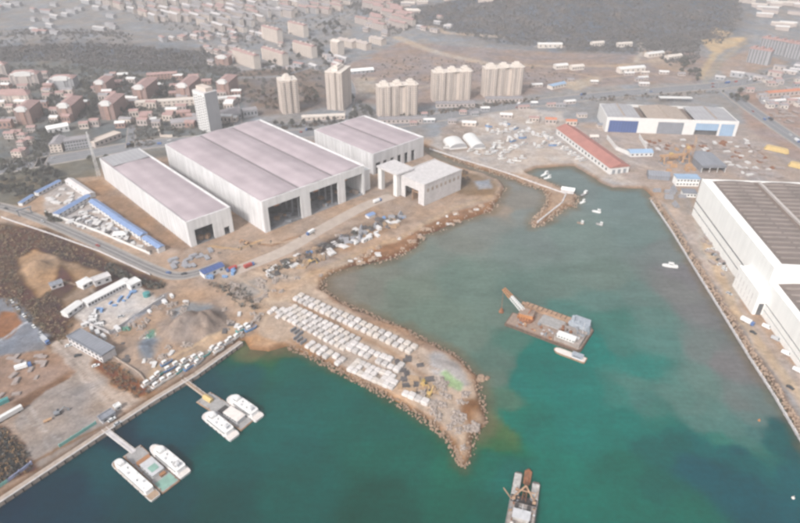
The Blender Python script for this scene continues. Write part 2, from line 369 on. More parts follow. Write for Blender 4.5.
Z = np.where(SD > 60, Z, -4 + (Z + 4) * (edge * edge * (3 - 2 * edge)))
for hx, hy, r, h in HEAPS_PX:
    p = P(hx, hy); d2 = ((xs - p.x) ** 2 + (ys - p.y) ** 2) / r ** 2; k = d2 < 4
    Z[k] += h * np.exp(-d2[k] * 1.5) * (0.55 + 0.9 * vnoise(xs[k], ys[k], 6, 3))
# colours
wx = xs + (vnoise(xs, ys, 16, 3) - 0.5) * 9; wy = ys + (vnoise(xs + 900, ys, 16, 3) - 0.5) * 9
dist = np.sqrt(xs ** 2 + ys ** 2 + CAM_H ** 2)
colr = np.empty((len(xs), 3)); colr[:] = (190, 168, 152)
for poly, rgb, fe in PAINT:
    pts = [G(*q) if q[1] < 100 else P(*q) for q in poly]
    s = sdist([(p.x, p.y) for p in pts], wx, wy, fe * 2 + 5)
    a = np.clip(s / fe * 0.5 + 0.5, 0, 1)[:, None]; colr = colr * (1 - a) + np.array(rgb) * a
for pts, wd, rgb, fe in LINES:
    q = np.array([(lambda p: (p.x, p.y))(G(*t) if t[1] < 100 else P(*t)) for t in pts]); lo = q.min(0) - wd - 20; hi = q.max(0) + wd + 20
    k = np.where((wx > lo[0]) & (wx < hi[0]) & (wy > lo[1]) & (wy < hi[1]))[0]
    d = segdist(q, (wx[k] + xs[k]) / 2, (wy[k] + ys[k]) / 2, closed=False); a = np.clip((wd / 2 - d) / fe * 0.5 + 0.5, 0, 1)[:, None]
    colr[k] = colr[k] * (1 - a) + np.array(rgb) * a
near = (SD < 9)                                        # wet rock and brown silt at the waterline
a = np.clip((7 - SD - wob) / 6, 0, 1) * near; a = (a * 0.75)[:, None]
colr = colr * (1 - a) + np.array((128, 98, 78)) * a
n1 = vnoise(xs, ys, 7, 4); n2 = vnoise(xs + 333, ys + 77, 45, 3)
colr = colr * (0.86 + 0.18 * n1 + 0.10 * n2)[:, None] + ((vnoise(xs - 500, ys + 50, 25, 3) - 0.5) * 20)[:, None] * np.array((1, 0.1, -0.8))
kn = np.clip((800 - dist) / 300, 0, 1)[:, None]; mu_ = np.array((186, 166, 152)); colr = colr + (colr - mu_) * 0.16 * kn - 3 * kn * np.array((.6, 1.0, 1.3))
ground_col = alb(colr, dist, lo=0.03, hi=0.7)
def sheet(name, gx, gy, z, col, m, keep=None):
    nx, ny = len(gx), len(gy); Xv, Yv = np.meshgrid(gx, gy)
    co = np.column_stack([Xv.ravel(), Yv.ravel(), z]).astype(np.float32)
    i = np.arange(nx * ny).reshape(ny, nx)
    q = np.stack([i[:-1, :-1], i[:-1, 1:], i[1:, 1:], i[1:, :-1]], -1).reshape(-1, 4)
    if keep is not None: q = q[keep(co[q].mean(1))]
    me = bpy.data.meshes.new(name); me.vertices.add(len(co)); me.vertices.foreach_set('co', co.ravel())
    me.loops.add(q.size); me.loops.foreach_set('vertex_index', q.ravel().astype(np.int32))
    me.polygons.add(len(q)); me.polygons.foreach_set('loop_start', np.arange(0, q.size, 4, dtype=np.int32))
    me.polygons.foreach_set('use_smooth', np.ones(len(q), bool)); me.update(calc_edges=True)
    ca = me.color_attributes.new('tint', 'FLOAT_COLOR', 'POINT')
    ca.data.foreach_set('color', np.column_stack([col, np.ones(len(col))]).astype(np.float32).ravel())
    me.materials.append(m); o = bpy.data.objects.new(name, me); SC.collection.objects.link(o); return o
gm = bpy.data.materials.new('dirt_ground'); gm.use_nodes = True; N = gm.node_tree.nodes; L = gm.node_tree.links
b = N['Principled BSDF']; b.inputs['Roughness'].default_value = 0.95; b.inputs['Specular IOR Level'].default_value = 0.15
at = N.new('ShaderNodeAttribute'); at.attribute_name = 'tint'; geo = N.new('ShaderNodeNewGeometry')
def noise(sc, det=5, rough=0.7):
    n = N.new('ShaderNodeTexNoise'); n.inputs['Scale'].default_value = sc; n.inputs['Detail'].default_value = det; n.inputs['Roughness'].default_value = rough
    L.new(geo.outputs['Position'], n.inputs['Vector']); return n
def mrange(src, a, b_, c, d):
    m = N.new('ShaderNodeMapRange'); m.inputs['From Min'].default_value = a; m.inputs['From Max'].default_value = b_; m.inputs['To Min'].default_value = c; m.inputs['To Max'].default_value = d
    L.new(src, m.inputs['Value']); return m.outputs[0]
def mult(p, q):
    m = N.new('ShaderNodeMath'); m.operation = 'MULTIPLY'; L.new(p, m.inputs[0]); L.new(q, m.inputs[1]); return m.outputs[0]
nA = noise(0.5); nB = noise(0.06, 6)
vo = N.new('ShaderNodeTexVoronoi'); vo.inputs['Scale'].default_value = 0.33; L.new(geo.outputs['Position'], vo.inputs['Vector'])
vsel = N.new('ShaderNodeSeparateColor'); L.new(vo.outputs['Color'], vsel.inputs[0])
f = mult(mrange(nA.outputs['Fac'], 0.3, 0.7, 0.80, 1.16), mrange(nB.outputs['Fac'], 0.3, 0.7, 0.84, 1.12))
f = mult(f, mrange(vsel.outputs[0], 0, 1, 0.88, 1.10))
vm = N.new('ShaderNodeVectorMath'); vm.operation = 'SCALE'; L.new(at.outputs['Color'], vm.inputs[0]); L.new(f, vm.inputs['Scale']); L.new(vm.outputs[0], b.inputs['Base Color'])
bp = N.new('ShaderNodeBump'); bp.inputs['Distance'].default_value = 0.8; bp.inputs['Strength'].default_value = 0.7; L.new(nA.outputs['Fac'], bp.inputs['Height']); L.new(bp.outputs[0], b.inputs['Normal'])
struct(sheet('ground', gx, gy, Z, ground_col, gm))

# ------------------------------------------------------------------ the sea: milky silt in the inner basin, clear green outside
SEA = [(-100, 560, (2, 50, 62)), (20, 515, (2, 54, 64)), (60, 500, (4, 58, 66)), (100, 470, (6, 74, 76)), (150, 520, (4, 66, 66)), (120, 440, (8, 58, 66)), (160, 420, (10, 76, 80)), (180, 400, (12, 74, 78)), (230, 460, (4, 80, 74)), (220, 520, (3, 70, 64)), (300, 500, (4, 82, 72)), (280, 440, (8, 88, 80)), (240, 380, (14, 82, 80)), (300, 400, (18, 92, 84)), (340, 400, (16, 92, 82)), (265, 362, (70, 110, 84)), (255, 356, (120, 120, 95)), (280, 356, (95, 110, 88)), (300, 372, (35, 95, 85)), (380, 420, (14, 92, 80)), (400, 460, (6, 90, 75)), (380, 510, (3, 74, 61)), (450, 500, (6, 88, 71)), (440, 460, (14, 98, 79)), (480, 515, (8, 90, 75)), (500, 470, (20, 100, 88)), (478, 460, (26, 104, 87)), (497, 432, (95, 125, 90)), (490, 440, (80, 120, 88)), (508, 420, (55, 120, 105)), (500, 400, (95, 128, 112)), (495, 380, (110, 130, 120)), (520, 385, (45, 118, 108)), (530, 430, (28, 112, 98)), (560, 480, (22, 110, 94)), (600, 510, (18, 104, 88)), (580, 430, (34, 116, 104)), (640, 515, (12, 100, 84)), (600, 400, (62, 126, 116)), (620, 440, (36, 112, 100)), (630, 470, (12, 98, 83)), (660, 490, (10, 90, 79)), (660, 450, (18, 92, 85)), (680, 515, (14, 96, 81)), (700, 470, (26, 86, 92)), (740, 500, (28, 86, 92)), (790, 515, (34, 90, 96)), (685, 440, (30, 94, 89)), (730, 452, (34, 90, 94)), (790, 480, (44, 96, 100)), (745, 430, (88, 124, 122)), (752, 452, (70, 120, 112)), (765, 425, (48, 92, 94)), (785, 445, (58, 96, 100)), (778, 420, (80, 100, 104)), (700, 420, (98, 134, 128)), (650, 405, (88, 132, 126)), (670, 425, (66, 122, 112)), (715, 440, (74, 126, 116)), (735, 400, (122, 132, 130)), (700, 385, (112, 138, 132)), (640, 370, (72, 135, 126)), (600, 350, (57, 127, 117)), (660, 340, (99, 135, 129)), (700, 350, (123, 133, 131)), (735, 365, (133, 131, 132)), (710, 310, (129, 129, 130)), (680, 290, (132, 133, 132)), (690, 275, (131, 129, 132)), (640, 300, (114, 137, 132)), (610, 320, (86, 131, 122)), (560, 385, (38, 116, 106)), (540, 360, (37, 115, 104)), (540, 385, (40, 118, 106)), (510, 345, (94, 129, 119)), (500, 360, (107, 131, 122)), (470, 340, (119, 137, 127)), (440, 320, (123, 139, 128)), (500, 310, (120, 137, 128)), (520, 300, (112, 133, 126)), (560, 290, (118, 137, 130)), (600, 280, (122, 139, 132)), (460, 280, (123, 141, 132)), (400, 290, (129, 141, 130)), (360, 285, (137, 139, 130)), (340, 285, (145, 139, 130)), (380, 270, (137, 141, 132)), (420, 255, (133, 143, 136)), (450, 240, (139, 143, 136)), (480, 225, (141, 145, 140)), (520, 250, (129, 143, 138)), (580, 240, (127, 143, 138)), (640, 240, (125, 143, 140)), (660, 250, (131, 139, 138)), (620, 200, (125, 141, 140)), (580, 190, (129, 141, 140)), (560, 180, (131, 143, 142)), (510, 200, (149, 145, 138)), (500, 212, (163, 149, 136)), (520, 215, (139, 145, 142)), (535, 240, (131, 143, 140)), (450, 168, (151, 149, 144)), (500, 185, (145, 146, 143)), (470, 176, (149, 149, 145)), (860, 520, (40, 90, 96)), (900, 700, (30, 86, 92)), (400, 700, (3, 66, 56)), (-100, 700, (2, 48, 58)), (650, 700, (10, 94, 79)), (640, 385, (94, 136, 128)), (675, 400, (104, 138, 131)), (705, 412, (104, 137, 131)), (725, 425, (98, 133, 128)), (738, 440, (88, 129, 123)), (750, 449, (80, 124, 117)), (760, 460, (66, 112, 108)), (745, 415, (112, 134, 131)), (755, 405, (118, 133, 131)), (690, 405, (108, 138, 132)), (660, 412, (84, 130, 122)), (680, 432, (52, 108, 102)), (700, 442, (44, 100, 98)), (722, 452, (40, 98, 98)), (742, 464, (42, 100, 100)), (640, 425, (60, 122, 112)), (620, 400, (76, 130, 121)), (765, 440, (54, 100, 100)), (772, 430, (66, 102, 103)), (586, 345, (60, 127, 118)), (620, 345, (84, 132, 124)), (650, 320, (106, 136, 130)), (598, 300, (108, 137, 131)), (560, 315, (96, 134, 127))]
sp = np.array([(lambda q: (q.x, q.y))(P(a, b_, 0)) for a, b_, c in SEA]); sc_ = np.array([c for *_, c in SEA], float)
sx = axis([(-900, -350, 20), (-350, 430, 3.0), (430, 900, 20)]); sy = axis([(-260, 140, 12), (140, 480, 2.6), (480, 960, 4)])
Xs, Ys = np.meshgrid(sx, sy); vx, vy = Xs.ravel(), Ys.ravel()
# warp so the silt front is ragged, stretched along the drift
ux = vx + (vnoise(vx * 1.0, vy * 0.5, 34, 4) - 0.5) * 26; uy = vy + (vnoise(vx + 700, vy, 30, 4) - 0.5) * 24
num = np.zeros((len(vx), 3)); den = np.zeros(len(vx)); loc = np.clip(uy / 420, 0.6, 2.2)
for (x0, y0), c in zip(sp, sc_):
    d2 = ((ux - x0) ** 2 + (uy - y0) ** 2) / loc ** 2; wgt = 1 / (d2 + 12) ** 2.7
    num += wgt[:, None] * c; den += wgt
seac = num / den[:, None]
# dredged dark tongue and streaks with sharp edges
sdS = coast_sd(vx, vy)
shallow = np.clip(1 + (sdS + (vnoise(vx, vy, 10, 3) - 0.4) * 9) / 9, 0, 1) * (vy > 0)
soft_shore = 1.0 - inside([(p.x, p.y) for p in (P(-300, 720, 0), P(-40, 480, 0), P(100, 400, 0), P(243, 320, 0), P(252, 349, 0), P(160, 440, 0), P(0, 560, 0))], vx, vy)
a = (shallow * 0.6 * soft_shore)[:, None]; seac = seac * (1 - a) + np.array((134, 116, 96)) * a
seac *= (0.93 + 0.14 * vnoise(vx, vy * 1.7, 22, 5))[:, None]
sdist3 = np.sqrt(vx ** 2 + vy ** 2 + CAM_H ** 2)
SEA_GAIN = 1.92
seac[:, 1] += np.clip(80 - seac[:, 0], 0, 100) * 0.24; seac[:, 2] += np.clip(80 - seac[:, 0], 0, 100) * 0.29
sea_col = alb(seac, sdist3, gain=SEA_GAIN, lo=0.0, hi=0.5)
wm = bpy.data.materials.new('sea_water'); wm.use_nodes = True; N = wm.node_tree.nodes; L = wm.node_tree.links
b = N['Principled BSDF']; b.inputs['Roughness'].default_value = 0.22; b.inputs['IOR'].default_value = 1.33; b.inputs['Specular IOR Level'].default_value = 0.15
at = N.new('ShaderNodeAttribute'); at.attribute_name = 'tint'; geo = N.new('ShaderNodeNewGeometry')
nA = noise(0.28, 4); nB = noise(0.035, 5)
nC = noise(0.11, 5, 0.75)
mpw = N.new('ShaderNodeMapping'); mpw.inputs['Rotation'].default_value = (0, 0, 0.6); mpw.inputs['Scale'].default_value = (0.05, 0.34, 1); L.new(geo.outputs['Position'], mpw.inputs['Vector'])
nD = N.new('ShaderNodeTexNoise'); nD.inputs['Scale'].default_value = 1.0; nD.inputs['Detail'].default_value = 4; L.new(mpw.outputs[0], nD.inputs['Vector'])
f = mult(mult(mrange(nA.outputs['Fac'], 0.3, 0.7, 0.90, 1.10), mrange(nB.outputs['Fac'], 0.3, 0.7, 0.90, 1.08)), mult(mrange(nC.outputs['Fac'], 0.3, 0.7, 0.93, 1.07), mrange(nD.outputs['Fac'], 0.3, 0.7, 0.93, 1.07)))
vm = N.new('ShaderNodeVectorMath'); vm.operation = 'SCALE'; L.new(at.outputs['Color'], vm.inputs[0]); L.new(f, vm.inputs['Scale']); L.new(vm.outputs[0], b.inputs['Base Color'])
bp = N.new('ShaderNodeBump'); bp.inputs['Distance'].default_value = 0.45; bp.inputs['Strength'].default_value = 0.5; L.new(nA.outputs['Fac'], bp.inputs['Height']); L.new(bp.outputs[0], b.inputs['Normal'])
struct(sheet('sea', sx, sy, np.zeros(len(vx)), sea_col, wm))

# ------------------------------------------------------------------ haze: even air over the whole place
hb = MB(); hb.box(-5100, -300, -6, 5100, 6600, 305)
hm = bpy.data.materials.new('haze'); hm.use_nodes = True; N = hm.node_tree.nodes; L = hm.node_tree.links; N.clear()
ho = N.new('ShaderNodeOutputMaterial'); pv = N.new('ShaderNodeVolumePrincipled'); pv.inputs['Density'].default_value = SIGMA
pv.inputs['Color'].default_value = (0.445, 0.44, 0.45, 1); pv.inputs['Anisotropy'].default_value = 0.0
L.new(pv.outputs[0], ho.inputs['Volume']); MATS['haze'] = hm
struct(hb.build('haze', 'haze'), 'stuff')

# ------------------------------------------------------------------ roads draped on the ground
mat('asphalt', (156, 156, 160), 0.9, 900, var=0.10, scale=0.08); mat('asphalt_near', (152, 148, 148), 0.9, 560, var=0.12, scale=0.12)
mat('concrete_road', (208, 193, 182), 0.9, 560, var=0.12, scale=0.15); mat('pavement', (186, 178, 172), 0.9, 650, var=0.15, scale=0.2)
mat('road_paint', (215, 213, 210), 0.7, 800, var=0.1)
def smooth(pts, step):
    pts = [Vector((p.x, p.y)) for p in pts]; out = []
    for i in range(len(pts) - 1):
        p0 = pts[max(i - 1, 0)]; p1 = pts[i]; p2 = pts[i + 1]; p3 = pts[min(i + 2, len(pts) - 1)]
        n = max(2, int((p2 - p1).length / step))
        for k in range(n):
            t = k / n; out.append(0.5 * (2 * p1 + (p2 - p0) * t + (2 * p0 - 5 * p1 + 4 * p2 - p3) * t * t + (3 * p1 - p0 - 3 * p2 + p3) * t ** 3))
    return out + [pts[-1]]
def ribbon(mb, line, off0, off1, lift, m=0, thick=0.0, dash=None):
    z = [float(hz(p.x, p.y)) for p in line]; nrm = []
    for i in range(len(line)):
        t = (line[min(i + 1, len(line) - 1)] - line[max(i - 1, 0)]).normalized(); nrm.append(Vector((-t.y, t.x)))
    for i in range(len(line) - 1):
        if dash and (i // dash) % 2: continue
        a, b_ = line[i], line[i + 1]; c = []
        for p, n_, zz in ((a, nrm[i], z[i]), (b_, nrm[i + 1], z[i + 1])):
            for o in (off0, off1): q = p + n_ * o; c.append((q.x, q.y, zz + lift))
        mb.face([c[1], c[0], c[2], c[3]], m)
        if thick:
            for o in (0, 1):
                u, v = c[o], c[2 + o]; mb.face([u, v, (v[0], v[1], v[2] - thick), (u[0], u[1], u[2] - thick)], m)
def road(px, wd, m='asphalt', walk=2.5, marks=True, step=12):
    line = smooth([G(*p) if p[1] < 100 else P(*p) for p in px], step)
    r = MB(); ribbon(r, line, -wd / 2, wd / 2, 0.12); struct(r.build('road', m))
    if walk:
        p = MB(); ribbon(p, line, wd / 2, wd / 2 + walk, 0.26, thick=0.3); ribbon(p, line, -wd / 2 - walk, -wd / 2, 0.26, thick=0.3); struct(p.build('pavement', 'pavement'))
    if marks:
        k = MB(); ribbon(k, line, -0.25, 0.25, 0.124)
        if wd > 20:
            for o in (-wd / 4, wd / 4): ribbon(k, line, o - 0.2, o + 0.2, 0.124, dash=1)
        for o in (-wd / 2 + 0.7, wd / 2 - 0.9): ribbon(k, line, o, o + 0.25, 0.124)
        struct(k.build('road_marking', 'road_paint'))
    return line
main_line = road([(-140, 196), (-40, 177), (30, 164), (100, 152), (160, 143), (240, 138), (310, 133), (380, 126), (440, 117), (520, 105), (600, 96), (680, 89), (725, 85), (800, 74), (900, 62)], 30, walk=4)
diag_line = road([(728, 92), (745, 105), (775, 126), (820, 156), (870, 190)], 20, walk=3)
coast_line = road([(-60, 196), (0, 206), (45, 221), (100, 245), (150, 268), (176, 276), (200, 272), (222, 264)], 9, 'asphalt_near', walk=2.2, step=6)
shore_line = road([(222, 276), (255, 263), (286, 250), (322, 229), (365, 206), (392, 196)], 15, 'concrete_road', walk=0, marks=False, step=6)
town_lines = [road(p, 10, walk=1.5, marks=False) for p in (
    [(38, 168), (52, 140), (60, 118), (58, 100), (52, 80)], [(130, 148), (132, 120), (128, 95), (122, 76)], [(240, 138), (236, 112), (232, 88), (222, 66), (205, 40)],
    [(232, 78), (280, 76), (330, 62), (372, 58)], [(345, 128), (350, 105), (352, 88), (340, 70)], [(0, 118), (60, 118), (130, 112)])]

# ================================================================== LARGE BUILDINGS
U_ANG, V_ANG = R(133.3), R(43.3)                       # the two directions of the shipbuilding sheds
mat('white_rib', (0.68, 0.67, 0.68), 0.6, var=0.08, stripes=('XY', 3.0, 0.16), streak=0.2, scale=0.06)
mat('white_panel', (0.72, 0.71, 0.71), 0.6, var=0.08, streak=0.18, scale=0.08)
mat('pink_roof', (0.40, 0.335, 0.355), 0.55, var=0.16, scale=0.03, stripes=('X', 15.0, 0.10), streak=0.0)
mat('grey_roof', (0.34, 0.335, 0.35), 0.6, var=0.10, scale=0.05, stripes=('X', 5.5, 0.10))
mat('roof_seam', (0.20, 0.175, 0.185), 0.7, var=0.1)
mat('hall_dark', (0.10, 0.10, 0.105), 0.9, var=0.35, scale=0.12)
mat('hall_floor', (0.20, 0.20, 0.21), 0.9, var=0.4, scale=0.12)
mat('steel_orange', (0.42, 0.19, 0.08), 0.7, var=0.15); mat('steel_grey', (0.22, 0.23, 0.25), 0.6, var=0.15, scale=0.5)
mat('skylight', (0.44, 0.45, 0.47), 0.35, var=0.05)
mat('glass', (0.05, 0.06, 0.07), 0.15, var=0.2, spec=0.5)
mat('white_paint', (0.80, 0.79, 0.77), 0.55, var=0.04, streak=0.05, scale=0.1)
mat('white_trim', (0.62, 0.61, 0.60), 0.6, var=0.06, scale=0.2)
mat('concrete', (0.36, 0.295, 0.25), 0.9, var=0.16, scale=0.3, streak=0.12); mat('concrete_light', (0.53, 0.505, 0.505), 0.9, var=0.12, scale=0.3, streak=0.1)
mat('blue_sheet', (0.19, 0.27, 0.45), 0.5, var=0.12, scale=0.2, stripes=('X', 2.0, 0.12)); mat('sky_blue_sheet', (0.27, 0.38, 0.52), 0.5, var=0.08, scale=0.1, stripes=('X', 3.0, 0.10))
mat('navy_sheet', (0.07, 0.11, 0.26), 0.5, var=0.1, scale=0.1, stripes=('X', 4.0, 0.15)); mat('zinc_sheet', (0.22, 0.23, 0.26), 0.5, var=0.12, scale=0.15, stripes=('X', 3.0, 0.12))
mat('rust', (0.24, 0.105, 0.055), 0.9, var=0.35, scale=0.4); mat('rust_tan', (0.34, 0.22, 0.145), 0.9, var=0.28, scale=0.35); mat('yellow_paint', (0.46, 0.31, 0.12), 0.5, var=0.1)
mat('black_rubber', (0.03, 0.03, 0.032), 0.9, var=0.2)

def shed(name, label, A, a, W, D, H, bays, roof='pink_roof', ribs=6.0, seams=(), arch=3.0, mono=None, portal=True, patches=()):
    """A hall with x along the front (0..W), y into the depth. bays: (x0, x1, height) doorways in the front."""
    t = thing(name, label, 'shed', A, a)
    th = 1.2
    f = MB()                                                       # front wall with its openings
    xs_ = [0] + [v for b_ in bays for v in b_[:2]] + [W]
    hmax = max(b_[2] for b_ in bays) if bays else 0
    f.box(0, 0, hmax, W, th, H + 1.2)
    for i in range(0, len(xs_), 2): f.box(xs_[i], 0, -1, xs_[i + 1], th, hmax)
    for x0, x1, h in bays:
        if h < hmax: f.box(x0, 0, h, x1, th, hmax)
    f.build('front_wall', 'white_panel' if portal else 'white_rib', t)
    s = MB(); s.box(0, th, -1, th, D - th, H); n = int(D / ribs)
    for k in range(n + 1): s.box(-0.45, th + k * (D - 2 * th) / n - 0.3, -1, 0, th + k * (D - 2 * th) / n + 0.3, H - 0.2)
    s.box(-0.5, th, H - 1.0, 0, D - th, H + 1.2); s.build('side_wall', 'white_rib', t)
    s = MB(); s.box(W - th, th, -1, W, D - th, H)
    for k in range(n + 1): s.box(W, th + k * (D - 2 * th) / n - 0.3, -1, W + 0.45, th + k * (D - 2 * th) / n + 0.3, H - 0.2)
    s.box(W, th, H - 1.0, W + 0.5, D - th, H + 1.2); s.build('side_wall', 'white_rib', t)
    s = MB(); s.box(0, D - th, -1, W, D, H + 0.8); s.build('back_wall', 'white_rib', t)
    r = MB(); segs = seams if seams else [(0, W)]
    for x0, x1 in segs:                                            # low curved roof over each bay
        m_ = 8
        for k in range(m_):
            p, q = k / m_, (k + 1) / m_
            xa, xb = x0 + (x1 - x0) * p, x0 + (x1 - x0) * q; za, zb = H - .4 + arch * math.sin(math.pi * p), H - .4 + arch * math.sin(math.pi * q)
            xa = max(xa, th); xb = min(xb, W - th)
            r.face([(xa, th, za), (xb, th, zb), (xb, D - th, zb), (xa, D - th, za)])
            r.face([(xa, th, za - .6), (xa, D - th, za - .6), (xb, D - th, zb - .6), (xb, th, zb - .6)])
    ro = r.build('roof', roof, t)
    if len(segs) > 1:
        for x0, x1 in segs[:-1]:
            g = MB(); g.box(x1 - 1.1, th, H - 0.35, x1 + 1.1, D - th, H + 0.4); g.build('valley_gutter', 'roof_seam', ro)
    for x0, x1, y0, y1, zz in patches:
        v = MB(); v.box(x0, y0, zz, x1, y1, zz + 0.35); v.build('roof_panel', 'grey_roof', ro)
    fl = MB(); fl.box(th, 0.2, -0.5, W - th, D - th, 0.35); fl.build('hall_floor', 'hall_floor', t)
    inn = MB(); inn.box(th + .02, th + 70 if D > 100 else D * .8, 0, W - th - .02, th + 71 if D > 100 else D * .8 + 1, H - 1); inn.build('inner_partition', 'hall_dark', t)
    tr = MB()                                                       # roof trusses seen through the doors
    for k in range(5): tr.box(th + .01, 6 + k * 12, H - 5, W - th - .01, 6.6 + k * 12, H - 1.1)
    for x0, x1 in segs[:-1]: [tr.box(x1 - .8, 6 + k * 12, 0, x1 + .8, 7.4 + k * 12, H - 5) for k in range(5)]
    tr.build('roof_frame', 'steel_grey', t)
    for x0, x1, h in bays:
        if x1 - x0 < 8: continue
        c = MB(); c.box(x0, 14, h * .72, x1, 16, h * .72 + 1.8); c.box(x0 + (x1 - x0) * .4, 13.5, h * .72 - 2, x0 + (x1 - x0) * .55, 16.5, h * .72 + 2.4); c.build('bridge_crane', 'yellow_paint' if H < 30 else 'steel_orange', t)
        random.seed(int(x0 * 7 + W))
        for j in range(7): k = MB(); k.cbox(random.uniform(x0 + 3, x1 - 3), random.uniform(4, 34), 0.35, random.uniform(2, 6), random.uniform(2, 9), random.uniform(1, 4.5), random.random() * 3); k.build('block_on_floor', ('rust_tan', 'steel_grey', 'concrete')[j % 3], t)
    return t
A = P(191.6, 247.4); W1 = 46.6
shed('long_shed', 'narrow white ribbed assembly shed with one dark doorway, nearest the blue-roofed compound', A, V_ANG, W1, 219, 26.5, [(6, 25.5, 17), (36.5, 42.5, 8)], arch=1.6,
     patches=[(2, 44, 182, 216, 27.75)])
B = P(265.8, 233)
shed('wide_shed', 'widest white assembly hall with three open doorways and pinkish three-span roof', B, V_ANG, 132, 214, 34, [(6, 45, 26.5), (57, 94, 26.5), (104, 129, 26.5)],
     seams=((0, 46), (46, 90), (90, 132)), arch=2.4)
Cc = P(423.4, 156.5); dv = Vector((math.cos(V_ANG), math.sin(V_ANG), 0)); du = Vector((math.cos(U_ANG), math.sin(U_ANG), 0))
A = Cc - dv * 86
shed('rear_shed', 'white ribbed shed with pinkish twin-span roof, behind the widest hall', A, V_ANG, 86, 118, 25.5, [(4, 12, 14), (16, 22, 14), (28, 34, 14), (40, 46, 14), (52, 58, 14), (64, 70, 14)], seams=((0, 43), (43, 86)), arch=1.6, portal=False)
# silver parapet block between the two sheds
t = thing('link_block', 'low pale strip building squeezed between the widest hall and the rear shed', 'building', B + dv * 134 + du * 6, V_ANG)
m_ = MB(); m_.box(0, 0, -1, 11, 150, 24); m_.build('wall', 'white_panel', t); m_ = MB(); m_.box(-.4, -.4, 24, 11.4, 150.4, 25.2); m_.box(2, 3, 25.2, 4, 148, 26); m_.build('roof', 'white_trim', t)
# antenna mast at the back corner of the long shed
t = thing('lattice_mast', 'thin white lattice mast rising behind the narrow shed', 'mast', P(99, 176))
m_ = MB()
for sx_, sy_ in ((-1, -1), (1, -1), (1, 1), (-1, 1)): m_.tube((sx_ * 1.6, sy_ * 1.6, 0), (sx_ * .4, sy_ * .4, 56), .22, .15, 4)
for k in range(14):
    z0, z1 = k * 4, k * 4 + 4; r0, r1 = 1.6 - 1.2 * z0 / 56, 1.6 - 1.2 * z1 / 56
    m_.tube((-r0, -r0, z0), (r1, -r1, z1), .12, n=3); m_.tube((r0, r0, z0), (-r1, r1, z1), .12, n=3); m_.tube((-r0, r0, z0), (-r1, -r1, z1), .12, n=3); m_.tube((r0, -r0, z0), (r1, r1, z1), .12, n=3)
m_.build('lattice', 'white_trim', t)

# unfinished box building by the shore
A, a, L_, D_ = frame(P(424, 206), P(458.5, 192.5), P(402, 195))
L_, D_ = 60, 42
t = thing('unfinished_workshop', 'pinkish-white concrete workshop with open left bay, standing by the shore', 'building', A, V_ANG)
m_ = MB(); m_.box(0, 0, -1, L_, 1, 24); m_.box(L_ - 1, 1, -1, L_, D_, 24); m_.box(0, D_ - 1, -1, L_ - 1, D_, 24); m_.box(0, D_ - 12, -1, 1, D_ - 1, 24); m_.box(0, 1, -1, 1, 9, 24); m_.box(0, 9, 15, 1, D_ - 12, 24)
m_.build('wall', 'concrete_light', t)
m_ = MB(); m_.box(-.5, -.5, 24, L_ + .5, D_ + .5, 25); m_.box(-.5, -.5, 25, L_ + .5, .3, 26); m_.box(-.5, D_ - .3, 25, L_ + .5, D_ + .5, 26); rf = m_.build('roof', 'concrete_light', t)
m_ = MB(); m_.box(1, D_ * .45, 0, L_ - 1, D_ * .45 + 1, 20); m_.box(1, 3, 11, 14, D_ * .45, 11.8); m_.build('inner_wall', 'rust_tan', t)
for k in range(8):
    m_ = MB(); m_.box(4 + k * 7, -.12, 15, 7.4 + k * 7, 0.05, 19); m_.build('window', 'concrete', t)
# tall white door frame beside it
t = thing('portal_frame', 'tall white portal frame with flat top, left of the pinkish workshop', 'gate frame', P(397, 197), V_ANG)
m_ = MB(); m_.box(0, 0, -1, 5, 6, 26); m_.build('post', 'white_trim', t); m_ = MB(); m_.box(0, 26, -1, 5, 32, 26); m_.build('post', 'white_trim', t); m_ = MB(); m_.box(-1, -1, 26, 26, 33, 28); m_.build('roof_slab', 'concrete_light', t); m_ = MB(); m_.box(20, 0, -1, 24, 4, 26); m_.build('post', 'white_trim', t)

# ------------------------------------------------------------------ huge hall on the right
W0 = P(691.6, 214.5); wa = R(-5.2)                    # x to the right, y away from the camera
t = thing('shipyard_hall', 'huge brown-roofed shipyard hall with dazzling white wall along the right quay', 'hall', W0, wa)
LA = 172.0; LB = 190.0; WD = 330.0; HA, HB = 40.0, 27.0
mat('brown_roof', (0.175, 0.142, 0.128), 0.8, var=0.14, scale=0.05, stripes=('Y', 6.0, 0.10)); mat('roof_strip', (0.42, 0.38, 0.36), 0.6, var=0.1, scale=0.1); mat('trough', (0.17, 0.13, 0.11), 0.85, var=0.15)
def wall_banded(x0, x1, y0, y1, H, name='side_wall'):
    m_ = MB(); m_.box(x0, y0, -1, x1, y1, H * .18); m_.box(x0, y0, H * .22, x1, y1, H * .38); m_.box(x0, y0, H * .43, x1, y1, H + 1.6)
    o = m_.build(name, 'white_paint', t)
    g = MB(); g.box(x0 + .5, y0 + .1, H * .18, x1 - .4, y1 - .1, H * .22); g.build('window_band', 'glass', o)
    g = MB(); g.box(x0 + .5, y0 + .1, H * .38, x1 - .4, y1 - .1, H * .43); g.build('window_band', 'glass', o)
wall_banded(0, 1.5, -LA, 0, HA); wall_banded(0, 1.5, -LA - LB, -LA, HB)
m_ = MB(); m_.box(1.5, -1.5, -1, WD, 0, HA + 1.2); m_.build('back_wall', 'white_paint', t)
m_ = MB(); m_.box(1.5, -LA, HB - 4, WD, -LA + 1.5, HA + 1.6); m_.build('step_wall', 'white_paint', t)
m_ = MB(); m_.box(1.5, -LA + 1.5, HA, 9, -1.5, HA + 1.0); m_.box(9, -LA + 1.5, HA, WD, -LA + 8, HA + 1.0); m_.build('roof_margin', 'white_paint', t)
